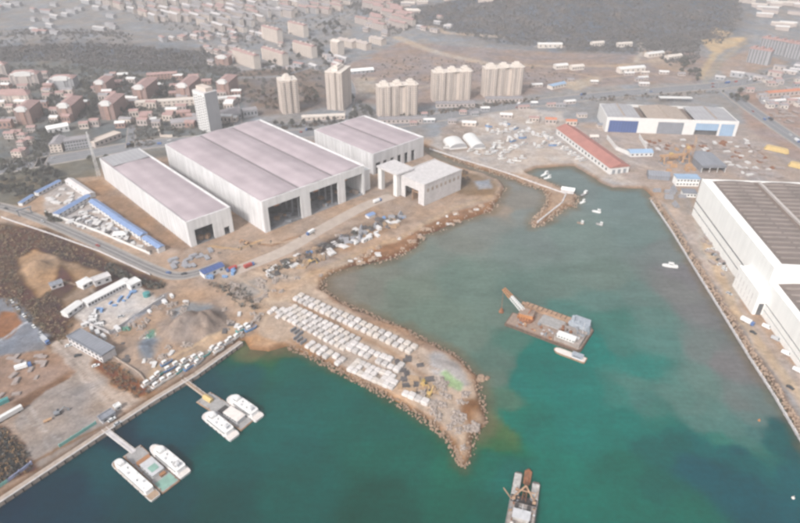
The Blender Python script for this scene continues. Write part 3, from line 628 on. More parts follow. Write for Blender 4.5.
m_ = MB(); m_.box(1.5, -LA - LB, HB, 6, -LA, HB + 1.0); m_.build('roof_margin', 'white_paint', t)
def hall_roof(y0, y1, H, lean):
    m_ = MB(); bw = 46.0; x = 9 if H > 30 else 6
    while x < WD - 2:
        x1 = min(x + bw, WD); n = 6
        for k in range(n):
            p, q = k / n, (k + 1) / n; za, zb = H - .3 + 1.6 * math.sin(math.pi * p), H - .3 + 1.6 * math.sin(math.pi * q)
            m_.face([(x + (x1 - x) * p, y0, za), (x + (x1 - x) * q, y0, zb), (x + (x1 - x) * q, y1, zb), (x + (x1 - x) * p, y1, za)])
        x = x1
    ro = m_.build('roof', 'brown_roof', t)
    x = (9 if H > 30 else 6) + bw; first = True
    while x < WD - 8:
        g = MB(); g.box(x - 4.5, y0, H - .2, x + 2.5, y1, H + .55); g.build('valley_trough', 'trough', ro)
        g = MB(); g.box(x - 1.0, y0 + 4, H + .55, x + 1.6, y1 - 3, H + 2.3); g.build('ridge_skylight', 'roof_strip', ro); x += bw
    g = MB(); x = 9 if H > 30 else 6
    while x < WD - 8:
        y = y0 + 9
        while y < y1 - 6:
            g.box(x + 3, y, H + .6, x + bw / 2 - 1, y + 1.3, H + 1.75); g.box(x + bw / 2 + 1, y, H + .6, x + bw - 6, y + 1.3, H + 1.75); y += 8.6
        x += bw
    o = g.build('roof_light_strips', mat('roof_light', (0.255, 0.215, 0.195), .7, var=.2, scale=.05), ro); o['kind'] = 'stuff'
hall_roof(-LA + 8, -1.5, HA, 0); hall_roof(-LA - LB, -LA, HB, 0)
an = MB(); an.box(-7.5, -LA - 6, -1, 0, -LA + 36, 21); an = an.build('annex', 'white_paint', t)
m_ = MB(); m_.box(-4.8, -LA - 6.15, 0, -.8, -LA - 5.9, 11); m_.build('door', 'hall_dark', an)
m_ = MB(); [m_.box(-7.65, -LA + 2 + k * 6, 3 + 7 * j, -7.45, -LA + 2.7 + k * 6, 8 + 7 * j) for k in range(6) for j in (0, 1)]; m_.build('window_row', 'concrete_light', an)

# ------------------------------------------------------------------ blue-doored workshop, top right
A, a, L_, _ = frame(P(604.7, 131.8), P(735, 136.5)); D_ = 64
t = thing('blue_door_workshop', 'long white workshop with blue and grey roller doors on the apron', 'workshop', A, a); H_ = 20
spans = [(0, 50, 'navy_sheet', 4, 44), (68, 110, 'zinc_sheet', 70, 106), (120, L_, None, 0, 0)]
m_ = MB(); cur = 0; doors = [(4, 44, 'navy_sheet'), (71, 106, 'zinc_sheet'), (122, 153, 'sky_blue_sheet'), (156, L_ - 4, 'sky_blue_sheet')]
for x0, x1, mm in doors: m_.box(cur, 0, -1, x0, 1, 17); cur = x1
m_.box(cur, 0, -1, L_, 1, 17); m_.box(0, 0, 17, L_, 1, H_ + 1.5); m_.box(0, 1, -1, 1, D_, H_ + 1); m_.box(L_ - 1, 1, -1, L_, D_, H_ + 1); m_.box(1, D_ - 1, -1, L_ - 1, D_, H_ + 1); m_.build('wall', 'white_trim', t)
for i, (x0, x1, mm) in enumerate(doors):
    m_ = MB(); m_.box(x0, .3, 0 if i != 2 else 7, x1, .7, 17); m_.build('roller_door', mm, t)
m_ = MB(); m_.box(121, 3, 0, 154, 4, 8); m_.build('dark_opening', 'hall_dark', t)
for x0, x1, mm in ((1, 47, 'grey_roof'), (56, 112, 'concrete'), (121, L_ - 1, 'grey_roof')):
    m_ = MB(); m_.gable(x0, 1, x1, D_ - 1, H_ + .2, 2.5, along='y'); ro = m_.build('roof', mm, t)
    g = MB(); g.box((x0 + x1) / 2 - 1, 4, H_ + 2.3, (x0 + x1) / 2 + 1, D_ - 4, H_ + 3.4); g.build('ridge_vent', 'concrete', ro)
m_ = MB(); m_.box(47, 1, H_ - 3, 56, D_ - 1, H_ - 2.5); m_.box(112, 1, H_ - 3, 121, D_ - 1, H_ - 2.5); m_.build('roof_valley', 'trough', t)
t = thing('canopy', 'long thin white canopy behind the blue-doored workshop', 'canopy', P(659, 102), R(-3))
m_ = MB(); m_.box(0, 0, 6, 52, 8, 7.2); m_.build('canopy_roof', 'white_trim', t)
for k in range(5):
    m_ = MB(); m_.tube((2 + k * 12, 4, 0), (2 + k * 12, 4, 6), .5); m_.build('post', 'steel_grey', t)

# ------------------------------------------------------------------ red-roofed quay warehouse
mat('red_roof', (0.36, 0.16, 0.135), 0.8, var=0.14, scale=0.1, stripes=('Y', 3.0, 0.10))
A = P(609, 174.5); Bq = P(628.5, 172); far = P(556, 134)
ang = math.atan2((A - far).y, (A - far).x); Lr = (A - far).length
t = thing('red_roof_warehouse', 'long white quay warehouse under a faded red gable roof', 'warehouse', A, ang + R(90)); Wr = 26; Hr = 8.5
# local x: across, local y: towards far end
def qwin(o, n, x, y0, y1, z0, z1, mm='glass', wd=1.6):
    for k in range(n):
        g = MB(); y = y0 + (y1 - y0) * (k + .5) / n; g.box(x - .1, y - wd, z0, x + .1, y + wd, z1); g.build('window', mm, o)
m_ = MB(); m_.box(0, 0, -1, Wr, Lr, Hr); wl = m_.build('wall', 'white_trim', t); qwin(wl, 16, 0, 4, Lr - 4, 2.5, 5.5); qwin(wl, 16, Wr, 4, Lr - 4, 2.5, 5.5)
m_ = MB(); m_.gable(0, 0, Wr, Lr, Hr, 5.5, along='y', over=1.2); m_.build('roof', 'red_roof', t)
for k in range(3):
    g = MB(); g.box(3.5 + k * 7.5, -.1, 0, 7.5 + k * 7.5, .1, 5.5); g.build('door', 'steel_grey', t)
g = MB(); g.gable(.2, -.2, Wr - .2, .3, Hr, 5.2, along='y'); g.build('gable_panel', 'white_trim', t)

# ------------------------------------------------------------------ generic small buildings
def small(name, label, cat, A, a, L_, D_, H_, wall='white_trim', roof='grey_roof', kind='flat', nwin=0, group=None, over=.5, rh=None, winm='glass', floors=1):
    t = thing(name, label, cat, A, a, group=group)
    m_ = MB(); m_.box(0, 0, -1.5, L_, D_, H_); wl = m_.build('wall', wall, t)
    m_ = MB()
    if kind == 'flat':
        m_.box(-over, -over, H_, L_ + over, D_ + over, H_ + .5); m_.box(-over, -over, H_ + .5, L_ + over, -over + .6, H_ + 1.1); m_.box(-over, D_ + over - .6, H_ + .5, L_ + over, D_ + over, H_ + 1.1)
        m_.box(-over, -over + .6, H_ + .5, -over + .6, D_ + over - .6, H_ + 1.1); m_.box(L_ + over - .6, -over + .6, H_ + .5, L_ + over, D_ + over - .6, H_ + 1.1)
    elif kind == 'gx': m_.gable(0, 0, L_, D_, H_, rh or D_ * .22, along='x', over=over)
    elif kind == 'gy': m_.gable(0, 0, L_, D_, H_, rh or L_ * .22, along='y', over=over)
    elif kind == 'hip':
        h = rh or min(L_, D_) * .28; i = min(L_, D_) / 2; x0, y0, x1, y1 = -over, -over, L_ + over, D_ + over
        if L_ >= D_: p, q = (x0 + i, (y0 + y1) / 2, H_ + h), (x1 - i, (y0 + y1) / 2, H_ + h)
        else: p, q = ((x0 + x1) / 2, y0 + i, H_ + h), ((x0 + x1) / 2, y1 - i, H_ + h)
        c = [(x0, y0, H_), (x1, y0, H_), (x1, y1, H_), (x0, y1, H_)]
        if L_ >= D_: m_.face([c[0], c[1], q, p]); m_.face([c[1], c[2], q]); m_.face([c[2], c[3], p, q]); m_.face([c[3], c[0], p])
        else: m_.face([c[0], c[1], p]); m_.face([c[1], c[2], q, p]); m_.face([c[2], c[3], q]); m_.face([c[3], c[0], p, q])
        m_.face(c[::-1])
    m_.build('roof', roof, t)
    for f_ in range(floors):
        for k in range(nwin):
            g = MB(); x = L_ * (k + .5) / nwin; z = H_ * (f_ + .35) / floors; w_ = min(1.2, L_ / nwin * .3); hh = H_ / floors * .4
            g.box(x - w_, -.08, z, x + w_, .05, z + hh); g.build('window', winm, wl)
    return t

# --- the apron and yard of the upper right
a0 = R(-2)
A, a, L_, _ = frame(P(701, 172.5), P(725, 172.5)); 
t = thing('open_shed', 'grey metal shed with dark open front, just above the huge brown-roofed hall', 'shed', A, a)
m_ = MB(); m_.box(0, 0, 6, L_, .5, 8.5); m_.box(0, .5, -1, .5, 44, 8.5); m_.box(L_ - .5, .5, -1, L_, 44, 8.5); m_.box(.5, 43.5, -1, L_ - .5, 44, 8.5); m_.box(.5, 14, -1, L_ - .5, 14.5, 8); m_.build('wall', 'zinc_sheet', t)
m_ = MB(); m_.gable(0, 0, L_, 44, 8.5, 2.2, along='y', over=.6); m_.build('roof', 'zinc_sheet', t)
for k in range(4): m_ = MB(); m_.box(k * (L_ - .8) / 3, 0, -1, k * (L_ - .8) / 3 + .6, .5, 6); m_.build('post', 'white_trim', t)
small('gate_office', 'white two-storey office with pale blue roof, at the corner of the huge brown-roofed hall', 'office', P(675.5, 186), R(-3), 26, 12, 9, 'white_paint', 'sky_blue_sheet', 'flat', 7, floors=2)
small('quay_lodge', 'low white L-shaped lodge with grey roof, below the blue-roofed office', 'lodge', P(683, 197), R(-8), 14, 11, 4.5, 'white_paint', 'zinc_sheet', 'flat', 4)
small('blue_shed', 'low shed with light blue roof, right of the red-roofed warehouse', 'shed', P(630, 157), R(3), 30, 14, 5, 'white_trim', 'sky_blue_sheet', 'gx', 5)
small('grey_shed', 'squat blue-grey shed near the harbour corner', 'shed', P(648, 179), R(-12), 24, 15, 5, 'zinc_sheet', 'zinc_sheet', 'gx', 0)
def wallrun(name, label, px, h=2.5, th=.6, mt='white_trim', cat='wall', z=None):
    """a free-standing wall or fence following points; local to its first point"""
    q = [G(*p) if p[1] < 100 else P(*p) for p in px]; t0 = q[0]; m_ = MB()
    for i in range(len(q) - 1):
        d = q[i + 1] - q[i]; a = math.atan2(d.y, d.x); c = (q[i] + q[i + 1]) / 2 - t0
        m_.cbox(c.x, c.y, -0.6, Vector((d.x, d.y)).length + th, th, h + .6, a)
        n = max(1, int(Vector((d.x, d.y)).length / 6))
        for k in range(n + 1): p = q[i] + d * (k / n) - t0; m_.cbox(p.x, p.y, -.6, th + .3, th + .3, h + .95, a)
    o = m_.build(name, mt, loc=t0); tag(o, label, cat); return o
wallrun('yard_wall', 'white wall of the small yard right of the red-roofed warehouse, left run', [(607, 139), (616, 150), (630, 156)], 5)
wallrun('yard_wall', 'short slanting white wall above the light blue shed', [(639, 138), (646, 149)], 5)
# orange cranes and steel in the yard
def gantry(px, a, label, h=20, span=22, mt='steel_orange'):
    t = thing('gantry_crane', label, 'crane', P(*px), a)
    for x in (0, span):
        m_ = MB(); m_.beam((x, -5, 0), (x, -1, h), 1.1); m_.beam((x, 5, 0), (x, 1, h), 1.1); m_.beam((x, -3.6, 7), (x, 3.6, 7), .8); m_.build('leg', mt, t)
        m_ = MB(); m_.box(x - 1, -7, 0, x + 1, 7, 1.2); m_.build('wheel_beam', 'steel_grey', t)
    m_ = MB(); m_.box(-5, -1.6, h, span + 5, -.4, h + 2.2); m_.box(-5, .4, h, span + 5, 1.6, h + 2.2); m_.build('girder', mt, t)
    m_ = MB(); m_.box(span * .3, -2, h + 2.2, span * .3 + 4, 2, h + 4.2); m_.build('trolley', 'yellow_paint', t); return t
mat('orange_paint', (0.42, 0.26, 0.15), 0.6, var=0.15)
gantry((685, 164), R(70), 'orange gantry crane standing left of the grey open shed', 16, 20, 'orange_paint')
gantry((662, 164), R(10), 'orange gantry crane beside the blue-grey harbour shed', 10, 26, 'orange_paint')
def tower_crane(px, label, h=34, jib=30, az=40, mt='orange_paint'):
    t = thing('tower_crane', label, 'crane', P(*px) if px[1] > 100 else G(*px), R(az))
    m_ = MB()
    for sx_, sy_ in ((-1, -1), (1, -1), (1, 1), (-1, 1)): m_.tube((sx_, sy_, 0), (sx_, sy_, h), .22, n=4)
    for k in range(int(h / 3)): m_.tube((-1, -1, k * 3), (1, -1, k * 3 + 3), .13, n=3); m_.tube((1, 1, k * 3), (-1, 1, k * 3 + 3), .13, n=3); m_.tube((-1, 1, k * 3), (-1, -1, k * 3 + 3), .13, n=3); m_.tube((1, -1, k * 3), (1, 1, k * 3 + 3), .13, n=3)
    m_.build('mast', mt, t)
    m_ = MB(); m_.tube((-9, 0, h), (jib, 0, h), .35, n=4); m_.tube((0, 0, h + 5), (jib * .8, 0, h + .3), .12, n=3); m_.tube((0, 0, h + 5), (-8, 0, h + .3), .12, n=3); m_.tube((0, 0, h), (0, 0, h + 5), .4, n=4); m_.build('jib', mt, t)
    m_ = MB(); m_.box(-9, -1.2, h - 2, -6, 1.2, h); m_.build('counterweight', 'concrete', t)
tower_crane((690, 163), 'orange tower crane with its jib over the grey open shed', 30, 18, 70)
mat('dull_yellow', (0.52, 0.38, 0.17), 0.6, var=0.12, scale=0.3)
for i, (px, py, L_, lab) in enumerate(((764, 150, 26, 'long yellow hull block lying beside the diagonal road, upper one'), (788, 167, 26, 'yellow hull block at the right edge, lower one'))):
    t = thing('hull_block', lab, 'steel block', P(px, py), R(-42))
    m_ = MB(); m_.prism([(0, 0), (L_, 0), (L_ + 3, 4), (L_, 9), (0, 9), (-2, 4.5)], .8, 6, scale_top=.86); m_.build('shell', 'dull_yellow', t)
    m_ = MB(); [m_.box(3 + k * 5, -.5, 0, 4 + k * 5, 9.5, .8) for k in range(int(L_ / 5))]; m_.build('cradle', 'steel_grey', t)
# steel stock, plate piles and small huts on the apron
mat('steel_plate', (0.30, 0.25, 0.23), 0.7, var=0.2, scale=0.6)
def scatter_px(poly, n, seed):
    r = random.Random(seed); q = [G(*p) if p[1] < 100 else P(*p) for p in poly]; pl = [(p.x, p.y) for p in q]
    x0, x1 = min(p[0] for p in pl), max(p[0] for p in pl); y0, y1 = min(p[1] for p in pl), max(p[1] for p in pl); out = []
    while len(out) < n:
        X_ = np.array([r.uniform(x0, x1)]); Y_ = np.array([r.uniform(y0, y1)])
        if inside(pl, X_, Y_)[0]: out.append(Vector((X_[0], Y_[0], float(hz(X_[0], Y_[0])))))
    return out
def stack_mesh(kind, seed):
    r = random.Random(seed); m_ = MB()
    if kind == 'timber_stack':
        for k in range(5): m_.cbox(r.uniform(-.3, .3), (k - 2) * 1.1, 0, r.uniform(6, 8), .9, r.uniform(.7, 1.8), r.uniform(-.05, .05))
    elif kind == 'pipe_stack':
        for k in range(4):
            for j in range(4 - k): m_.tube((-4, (j - (3 - k) / 2) * 1.15, .55 + k * .95), (4, (j - (3 - k) / 2) * 1.15, .55 + k * .95), .55, n=7)
    elif kind == 'steel_stack':
        for k in range(4): m_.cbox(r.uniform(-.6, .6), r.uniform(-.6, .6), k * .5, r.uniform(6, 9), r.uniform(3, 4.5), .45, r.uniform(-.12, .12))
    elif kind == 'rubble_pile':
        for k in range(16):
            a = r.random() * 6.28; d = r.random() ** .6 * 3.4; s = r.uniform(.6, 1.6); m_.cbox(d * math.cos(a), d * math.sin(a), max(0, 1.5 - d * .5) * r.random(), s * 1.4, s, s * .9, r.random() * 3, taper=.7)
    elif kind == 'site_cabin':
        m_.box(-3, -1.25, 0, 3, 1.25, 2.7); m_.box(-3.1, -1.35, 2.7, 3.1, 1.35, 2.85); m_.box(-2, -1.3, 1, -1, -1.24, 2, 1); m_.box(1, -1.3, 0, 1.9, -1.24, 2, 1)
    return m_
mat('timber', (0.36, 0.25, 0.16), 0.9, var=0.25, scale=0.8); mat('rubble', (0.33, 0.28, 0.25), 0.95, var=0.25, scale=0.6); mat('cabin_white', (0.58, 0.57, 0.57), 0.6, var=0.06); mat('cabin_blue', (0.16, 0.27, 0.46), 0.6, var=0.08)
mat('pipe_grey', (0.27, 0.27, 0.29), 0.6, var=0.15, scale=.6)
STK = {}
def stacks(kind, mats_, where, spots, cat, s=1.0, align=None):
    lab, grp = where
    for i, p in enumerate(spots):
        key = (kind, mats_[0], i % 3)
        if key not in STK: o = stack_mesh(kind, i % 3 * 11 + 5).build(kind, list(mats_)); STK[key] = o
        else: o = STK[key].copy(); SC.collection.objects.link(o)
        o.location = p; o.rotation_euler = (0, 0, (align if align is not None else 0) + random.choice((0, 1.57)) + random.uniform(-.25, .25)); q = s * random.uniform(.75, 1.25); o.scale = (q, q, q * random.uniform(.8, 1.1))
        tag(o, lab, cat, grp)
random.seed(21)
stacks('steel_stack', ('steel_plate',), ('pile of brown steel plates on the shipyard apron', 'plate piles on the apron'), scatter_px([(650, 142), (760, 142), (790, 178), (730, 178), (725, 150), (650, 152)], 34, 1), 'steel pile', 1.1)
stacks('pipe_stack', ('orange_paint',), ('orange steel section lying on the shipyard apron', 'orange sections on the apron'), scatter_px([(640, 155), (692, 148), (695, 172), (660, 175), (640, 165)], 14, 2), 'steel section', .9)
stacks('pipe_stack', ('pipe_grey',), ('grey stack of pipes in the yard below the blue-grey harbour shed', 'pipe stacks by the harbour corner'), scatter_px([(655, 190), (680, 188), (688, 212), (670, 208)], 10, 3), 'pipe stack', 1.0)
stacks('timber_stack', ('timber',), ('stack of brown boards between the sheds and the shore', 'board stacks on the bare strip'), scatter_px([(286, 262), (345, 236), (400, 216), (404, 222), (350, 246), (296, 270)], 22, 4), 'timber stack', 1.0)
stacks('pipe_stack', ('pipe_grey',), ('grey pipe stack on the bare strip in front of the widest hall', 'pipe stacks on the bare strip'), scatter_px([(340, 238), (402, 214), (404, 221), (350, 246)], 12, 5), 'pipe stack', 1.0)
stacks('rubble_pile', ('rubble',), ('heap of broken concrete on the tan ground above the quay', 'rubble heaps above the quay'), scatter_px([(112, 334), (160, 300), (240, 312), (246, 322), (190, 348), (150, 368)], 40, 6), 'rubble heap', 1.0)
stacks('rubble_pile', ('rubble',), ('heap of broken rock at the outer end of the spit', 'rock heaps on the spit'), scatter_px([(428, 372), (478, 398), (478, 430), (462, 455), (440, 420), (420, 402)], 30, 7), 'rock heap', 1.0)
stacks('rubble_pile', ('rubble',), ('heap of broken rock where the spit joins the land', 'rock heaps at the root of the spit'), scatter_px([(225, 285), (320, 262), (322, 284), (285, 292), (258, 326)], 26, 8), 'rock heap', .9)
stacks('steel_stack', ('steel_plate',), ('brown plate pile on the worn lot left of the big concrete yard', 'plate piles on the worn lot'), scatter_px([(0, 360), (44, 353), (66, 366), (20, 396), (0, 400)], 14, 9), 'steel pile', .7)
stacks('site_cabin', ('cabin_white', 'glass'), ('white site cabin on the bare strip in front of the widest hall', 'site cabins on the bare strip'), scatter_px([(322, 254), (350, 240), (400, 218), (402, 224), (352, 250)], 9, 10), 'cabin', 1.0, V_ANG)
tag(small('tarp_shelter', 'small shelter with bright blue tarp roof on the bare strip', 'shelter', P(369, 219), V_ANG, 9, 6, 3, 'cabin_white', 'blue_sheet', 'gx', 0), 'small shelter with bright blue tarp roof on the bare strip', 'shelter')

# ------------------------------------------------------------------ blue-roofed site compound, left
def slabby(px0, px1, D_, H_, name, label, cat, wall, roof, kind='gx', n=6, floors=1, rh=None):
    A, a, L_, _ = frame(P(*px0), P(*px1)); return small(name, label, cat, A, a, L_, D_, H_, wall, roof, kind, n, floors=floors, rh=rh)
slabby((60, 219), (92, 200.5), 8, 5.6, 'site_dormitory', 'blue-roofed two-storey cabin block, the short one across the middle of the compound', 'cabin block', 'cabin_white', 'blue_sheet', n=8, floors=2)
slabby((90, 206), (116, 224), 8, 5.6, 'site_dormitory', 'long blue-roofed cabin block running down from the compound middle, upper of the three', 'cabin block', 'cabin_white', 'blue_sheet', n=8, floors=2)
slabby((112, 222), (141, 241), 8, 5.6, 'site_dormitory', 'blue-roofed cabin block, middle one of the three along the narrow shed', 'cabin block', 'cabin_white', 'blue_sheet', n=8, floors=2)
slabby((143, 243), (159, 253.5), 7, 5.6, 'site_dormitory', 'short blue-roofed cabin block, lowest of the three near the compound corner', 'cabin block', 'cabin_white', 'blue_sheet', n=5, floors=2)
slabby((39, 196), (62, 184), 6, 4, 'site_office', 'thin blue-roofed cabin row at the top of the compound', 'cabin block', 'cabin_white', 'blue_sheet', n=6)
slabby((23, 206), (35, 198), 5, 3.5, 'gatehouse', 'small blue-roofed gatehouse by the compound entrance', 'gatehouse', 'cabin_white', 'blue_sheet', n=3)
slabby((66, 184), (88, 199), 9, 4.5, 'store_shed', 'pale grey-roofed store shed between the blue-roofed cabin blocks', 'shed', 'cabin_white', 'concrete_light', n=5)
slabby((113, 239), (127, 238), 8, 4, 'white_tent', 'white tent-roofed store in the middle of the compound', 'tent', 'cabin_white', 'white_trim', 'hip', 3)
slabby((148, 254), (161, 251), 7, 4, 'brown_shed', 'dark brown-roofed shed at the lower corner of the compound', 'shed', 'concrete', 'trough', 'gx', 2)
wallrun('compound_wall', 'long white wall between the compound and the coastal road', [(46, 213), (100, 233), (150, 254.5)], 2.6, .5)
wallrun('roadside_wall', 'low pale wall along the seaward side of the coastal road', [(2, 218), (50, 234), (100, 252), (150, 275)], 1.6, .5, 'concrete_light')
t = thing('entrance_arch', 'dark steel arch over the compound entrance', 'gate', P(19, 217), R(40))
for x in (0, 12): m_ = MB(); m_.box(x, 0, 0, x + 1.2, 1.2, 7); m_.build('post', 'steel_grey', t)
m_ = MB(); m_.box(-1, -.4, 7, 14, 1.6, 8.2); m_.build('beam', 'steel_grey', t)
random.seed(31)
comp = [(62, 224), (94, 206), (112, 226), (140, 246), (150, 252), (100, 231)]
stacks('site_cabin', ('cabin_white', 'glass'), ('small white cabin inside the blue-roofed compound', 'small cabins in the compound'), scatter_px(comp, 16, 11), 'cabin', .8, V_ANG)
stacks('rubble_pile', ('rubble',), ('pile of site materials inside the blue-roofed compound', 'material piles in the compound'), scatter_px(comp, 18, 12), 'material pile', .7)
stacks('steel_stack', ('pipe_grey',), ('grey stack of formwork inside the blue-roofed compound', 'formwork in the compound'), scatter_px(comp, 14, 13), 'formwork', .7)
stacks('steel_stack', ('pipe_grey',), ('grey formwork stack on the ground below the narrow shed', 'formwork below the narrow shed'), scatter_px([(166, 258), (190, 256), (210, 250), (214, 256), (196, 266), (172, 268)], 18, 14), 'formwork', .8, V_ANG)
stacks('site_cabin', ('cabin_blue', 'glass'), ('blue site cabin near the bend of the coastal road', 'blue cabins at the bend'), scatter_px([(205, 272), (232, 266), (236, 274), (212, 282)], 6, 15), 'cabin', .9)
small('blue_workshop', 'dull blue-roofed workshop at the bend of the coastal road', 'workshop', P(205, 279), V_ANG, 20, 9, 5, 'cabin_white', 'navy_sheet', 'gx', 3)

# ------------------------------------------------------------------ walled yard left of centre with cabins and tanks
slabby((89, 308), (131, 285.5), 8, 5, 'cabin_row', 'long white row of cabins with pale roof along the top of the walled yard', 'cabin row', 'cabin_white', 'white_trim', 'gx', 14, 1, 1.2)
slabby((69, 318), (84, 307), 7, 4.5, 'white_store', 'white store with rounded pale roof at the left corner of the walled yard', 'store', 'cabin_white', 'white_trim', 'gx', 3)
slabby((84, 290), (94, 284.5), 9, 5, 'white_hut', 'white hut on the scrub slope, left of its pair above the walled yard', 'hut', 'cabin_white', 'white_trim', 'hip', 2, 1, 1)
slabby((96, 287), (112, 281), 8, 5, 'white_hut', 'white hut on the scrub slope, right of its pair above the walled yard', 'hut', 'cabin_white', 'concrete_light', 'flat', 2)
slabby((132, 291), (142, 286), 9, 5, 'white_kiosk', 'white kiosk at the upper right corner of the walled yard', 'kiosk', 'cabin_white', 'white_trim', 'flat', 2)
slabby((52, 290), (64, 286), 7, 4, 'grey_hut', 'grey-roofed hut beside the bare tan patch in the scrub', 'hut', 'concrete_light', 'zinc_sheet', 'gx', 2)
A, a, L_, _ = frame(P(70, 344), P(104, 363.5))
small('brick_office', 'cream office block with grey stepped roof at the edge of the burnt grass', 'office', A, a, L_, 11, 7, 'concrete_light', 'zinc_sheet', 'flat', 9, floors=2)
t = thing('green_tank', 'small green tank at the right end of the walled yard', 'tank', P(147, 296))
m_ = MB(); m_.tube((0, 0, 0), (0, 0, 3.5), 3, n=16); m_.build('drum', mat('teal', (0.07, 0.24, 0.24), .5), t); m_ = MB(); m_.tube((0, 0, 3.5), (0, 0, 4.3), 3.1, .6, n=16); m_.build('lid', 'teal', t)
wallrun('yard_wall', 'pale wall along the lower side of the walled yard', [(84, 322), (110, 334), (164, 298)], 2.4, .5, 'concrete_light')
wallrun('track_wall', 'low concrete wall running down beside the burnt grass to the quay', [(106, 352), (140, 374), (150, 388)], 1.6, .5, 'concrete')
random.seed(33)
stacks('site_cabin', ('cabin_white', 'glass'), ('small white cabin in the walled yard', 'small cabins in the walled yard'), scatter_px([(84, 318), (94, 310), (108, 326), (104, 332)], 9, 16), 'cabin', .7)
stacks('site_cabin', ('cabin_blue', 'glass'), ('blue crate standing along the cabin row of the walled yard', 'blue crates along the cabin row'), scatter_px([(94, 311), (134, 291), (138, 294), (98, 315)], 12, 17), 'crate', .6)
t = thing('office_van', 'long white box trailer parked beside the big concrete yard', 'trailer', P(9, 417), R(52))
m_ = MB(); m_.box(-9, -1.4, 1, 9, 1.4, 4); m_.build('body', 'white_trim', t)
for x in (-7, -5.6, 6): m_ = MB(); m_.tube((x, -1.5, .55), (x, 1.5, .55), .55, n=10); m_.build('wheel', 'black_rubber', t)
t = thing('green_container', 'green container at the left edge beside the big concrete yard', 'container', P(1, 404), R(40)); m_ = MB(); m_.box(-5, -1.5, 0, 5, 1.5, 3); m_.build('box', 'teal', t); m_ = MB(); m_.box(4.99, -1.3, .2, 5.1, 1.3, 2.8); m_.build('door', 'steel_grey', t)

# ------------------------------------------------------------------ quay walls, fences, rock banks
def quay(name, label, px, wd=4.2, top=3.0):
    q = [P(*p) for p in px]; t = thing(name, label, 'quay wall', q[0]); t0 = q[0]
    m_ = MB(); f_ = MB(); b_ = MB()
    for i in range(len(q) - 1):
        d = q[i + 1] - q[i]; a = math.atan2(d.y, d.x); L_ = Vector((d.x, d.y)).length; nrm = Vector((-math.sin(a), math.cos(a), 0))
        c = (q[i] + q[i + 1]) / 2 - t0 + nrm * (wd / 2); m_.cbox(c.x, c.y, -8, L_, wd, 8 + top - ZL, a)
        c = (q[i] + q[i + 1]) / 2 - t0 + nrm * .35; f_.cbox(c.x, c.y, top - ZL, L_, .7, .35, a)
        for k in range(int(L_ / 5)):
            p = q[i] + d * ((k + .5) * 5 / L_) - t0 - nrm * .35; b_.cbox(p.x, p.y, -2.3, .5, .9, 2.5, a)
    m_.build('wall', 'concrete', t); f_.build('coping', 'concrete_light', t); o = b_.build('fenders', 'black_rubber', t); o['kind'] = 'stuff'
quay('quay_wall', 'long concrete quay wall along the lower left waterfront', [(-80, 559), (0, 503.5), (103, 435), (157, 400), (197, 376), (243, 343)])
mat('teal_fence', (0.16, 0.36, 0.33), 0.5, var=0.1); mat('lilac_fence', (0.30, 0.33, 0.48), 0.5, var=0.1)
wallrun('site_fence', 'teal sheet fence along the quay side of the big concrete yard', [(60, 447), (96, 424)], 2.4, .35, 'teal_fence', 'fence')
wallrun('site_fence', 'lilac-blue sheet fence beside the burnt bushes at lower left', [(8, 482), (32, 464)], 2.4, .35, 'lilac_fence', 'fence')
wallrun('site_fence', 'short green fence at the lower left edge', [(-4, 490), (8, 482)], 2.4, .35, 'teal_fence', 'fence')
wallrun('quay_parapet', 'long pale parapet wall along the right embankment', [(651, 201), (672, 232), (694, 268), (722, 313), (749, 357), (773, 394), (799, 438), (840, 505)], 1.3, .7, 'concrete_light', 'wall')
wallrun('breakwater_kerb', 'low stone kerb along the crest of the breakwater', [(430, 149), (465, 160.5), (505, 172.5), (540, 185), (566, 194), (562, 203), (538, 222)], 1.0, 1.2, 'concrete_light', 'kerb')
def rocks(name, px, n, w0, w1, smin, smax, mt, seed, zf):
    """uncountable rock armour: rough blocks spread along a line, w0..w1 metres to the left of it"""
    r = random.Random(seed); q = [P(*p, 0.5) for p in px]; seg = [(q[i], q[i + 1]) for i in range(len(q) - 1)]; ls = [(b_ - a).length for a, b_ in seg]; m_ = MB()
    for _ in range(n):
        a, b_ = r.choices(seg, ls)[0]; d = (b_ - a); t_ = r.random(); nr = Vector((-d.y, d.x, 0)).normalized(); o = r.uniform(w0, w1); p = a + d * t_ + nr * o
        s = r.uniform(smin, smax); z = zf(o); k = len(m_.v); an = r.random() * 3
        P8 = []
        for dz in (-.5, .45):
            for dx, dy in ((-1, -1), (1, -1), (1, 1), (-1, 1)):
                x, y = dx * s * r.uniform(.35, .75), dy * s * r.uniform(.3, .6); P8.append((p.x + x * math.cos(an) - y * math.sin(an), p.y + x * math.sin(an) + y * math.cos(an), z + dz * s * r.uniform(.7, 1.2)))
        m_.hexa(P8)
    struct(m_.build(name, mt), 'stuff')
mat('rock_brown', (0.30, 0.21, 0.15), 0.95, var=0.3, scale=0.5, bump=.3); mat('rock_tan', (0.36, 0.265, 0.20), 0.95, var=0.25, scale=0.5, bump=.3)
bank = lambda o: 0.0 + min(2.4, max(-.3, (o + 1.5) * .42))
rocks('rock_armour', [(287, 349), (306, 356.5), (331, 370), (347, 378.5), (365, 387), (402, 409), (434, 430), (448, 446), (456.7, 463), (464, 469)], 520, -.5, 4, .4, 1.2, 'rock_brown', 1, bank)
rocks('rock_armour', [(464, 469), (472.5, 455), (478, 434.6), (487, 420), (485, 400), (480, 382), (465, 363), (454, 353), (428, 340), (400, 326), (358, 308), (340, 300), (325, 290), (326, 281)], 440, -1, 5, .4, 1.4, 'rock_brown', 2, bank)
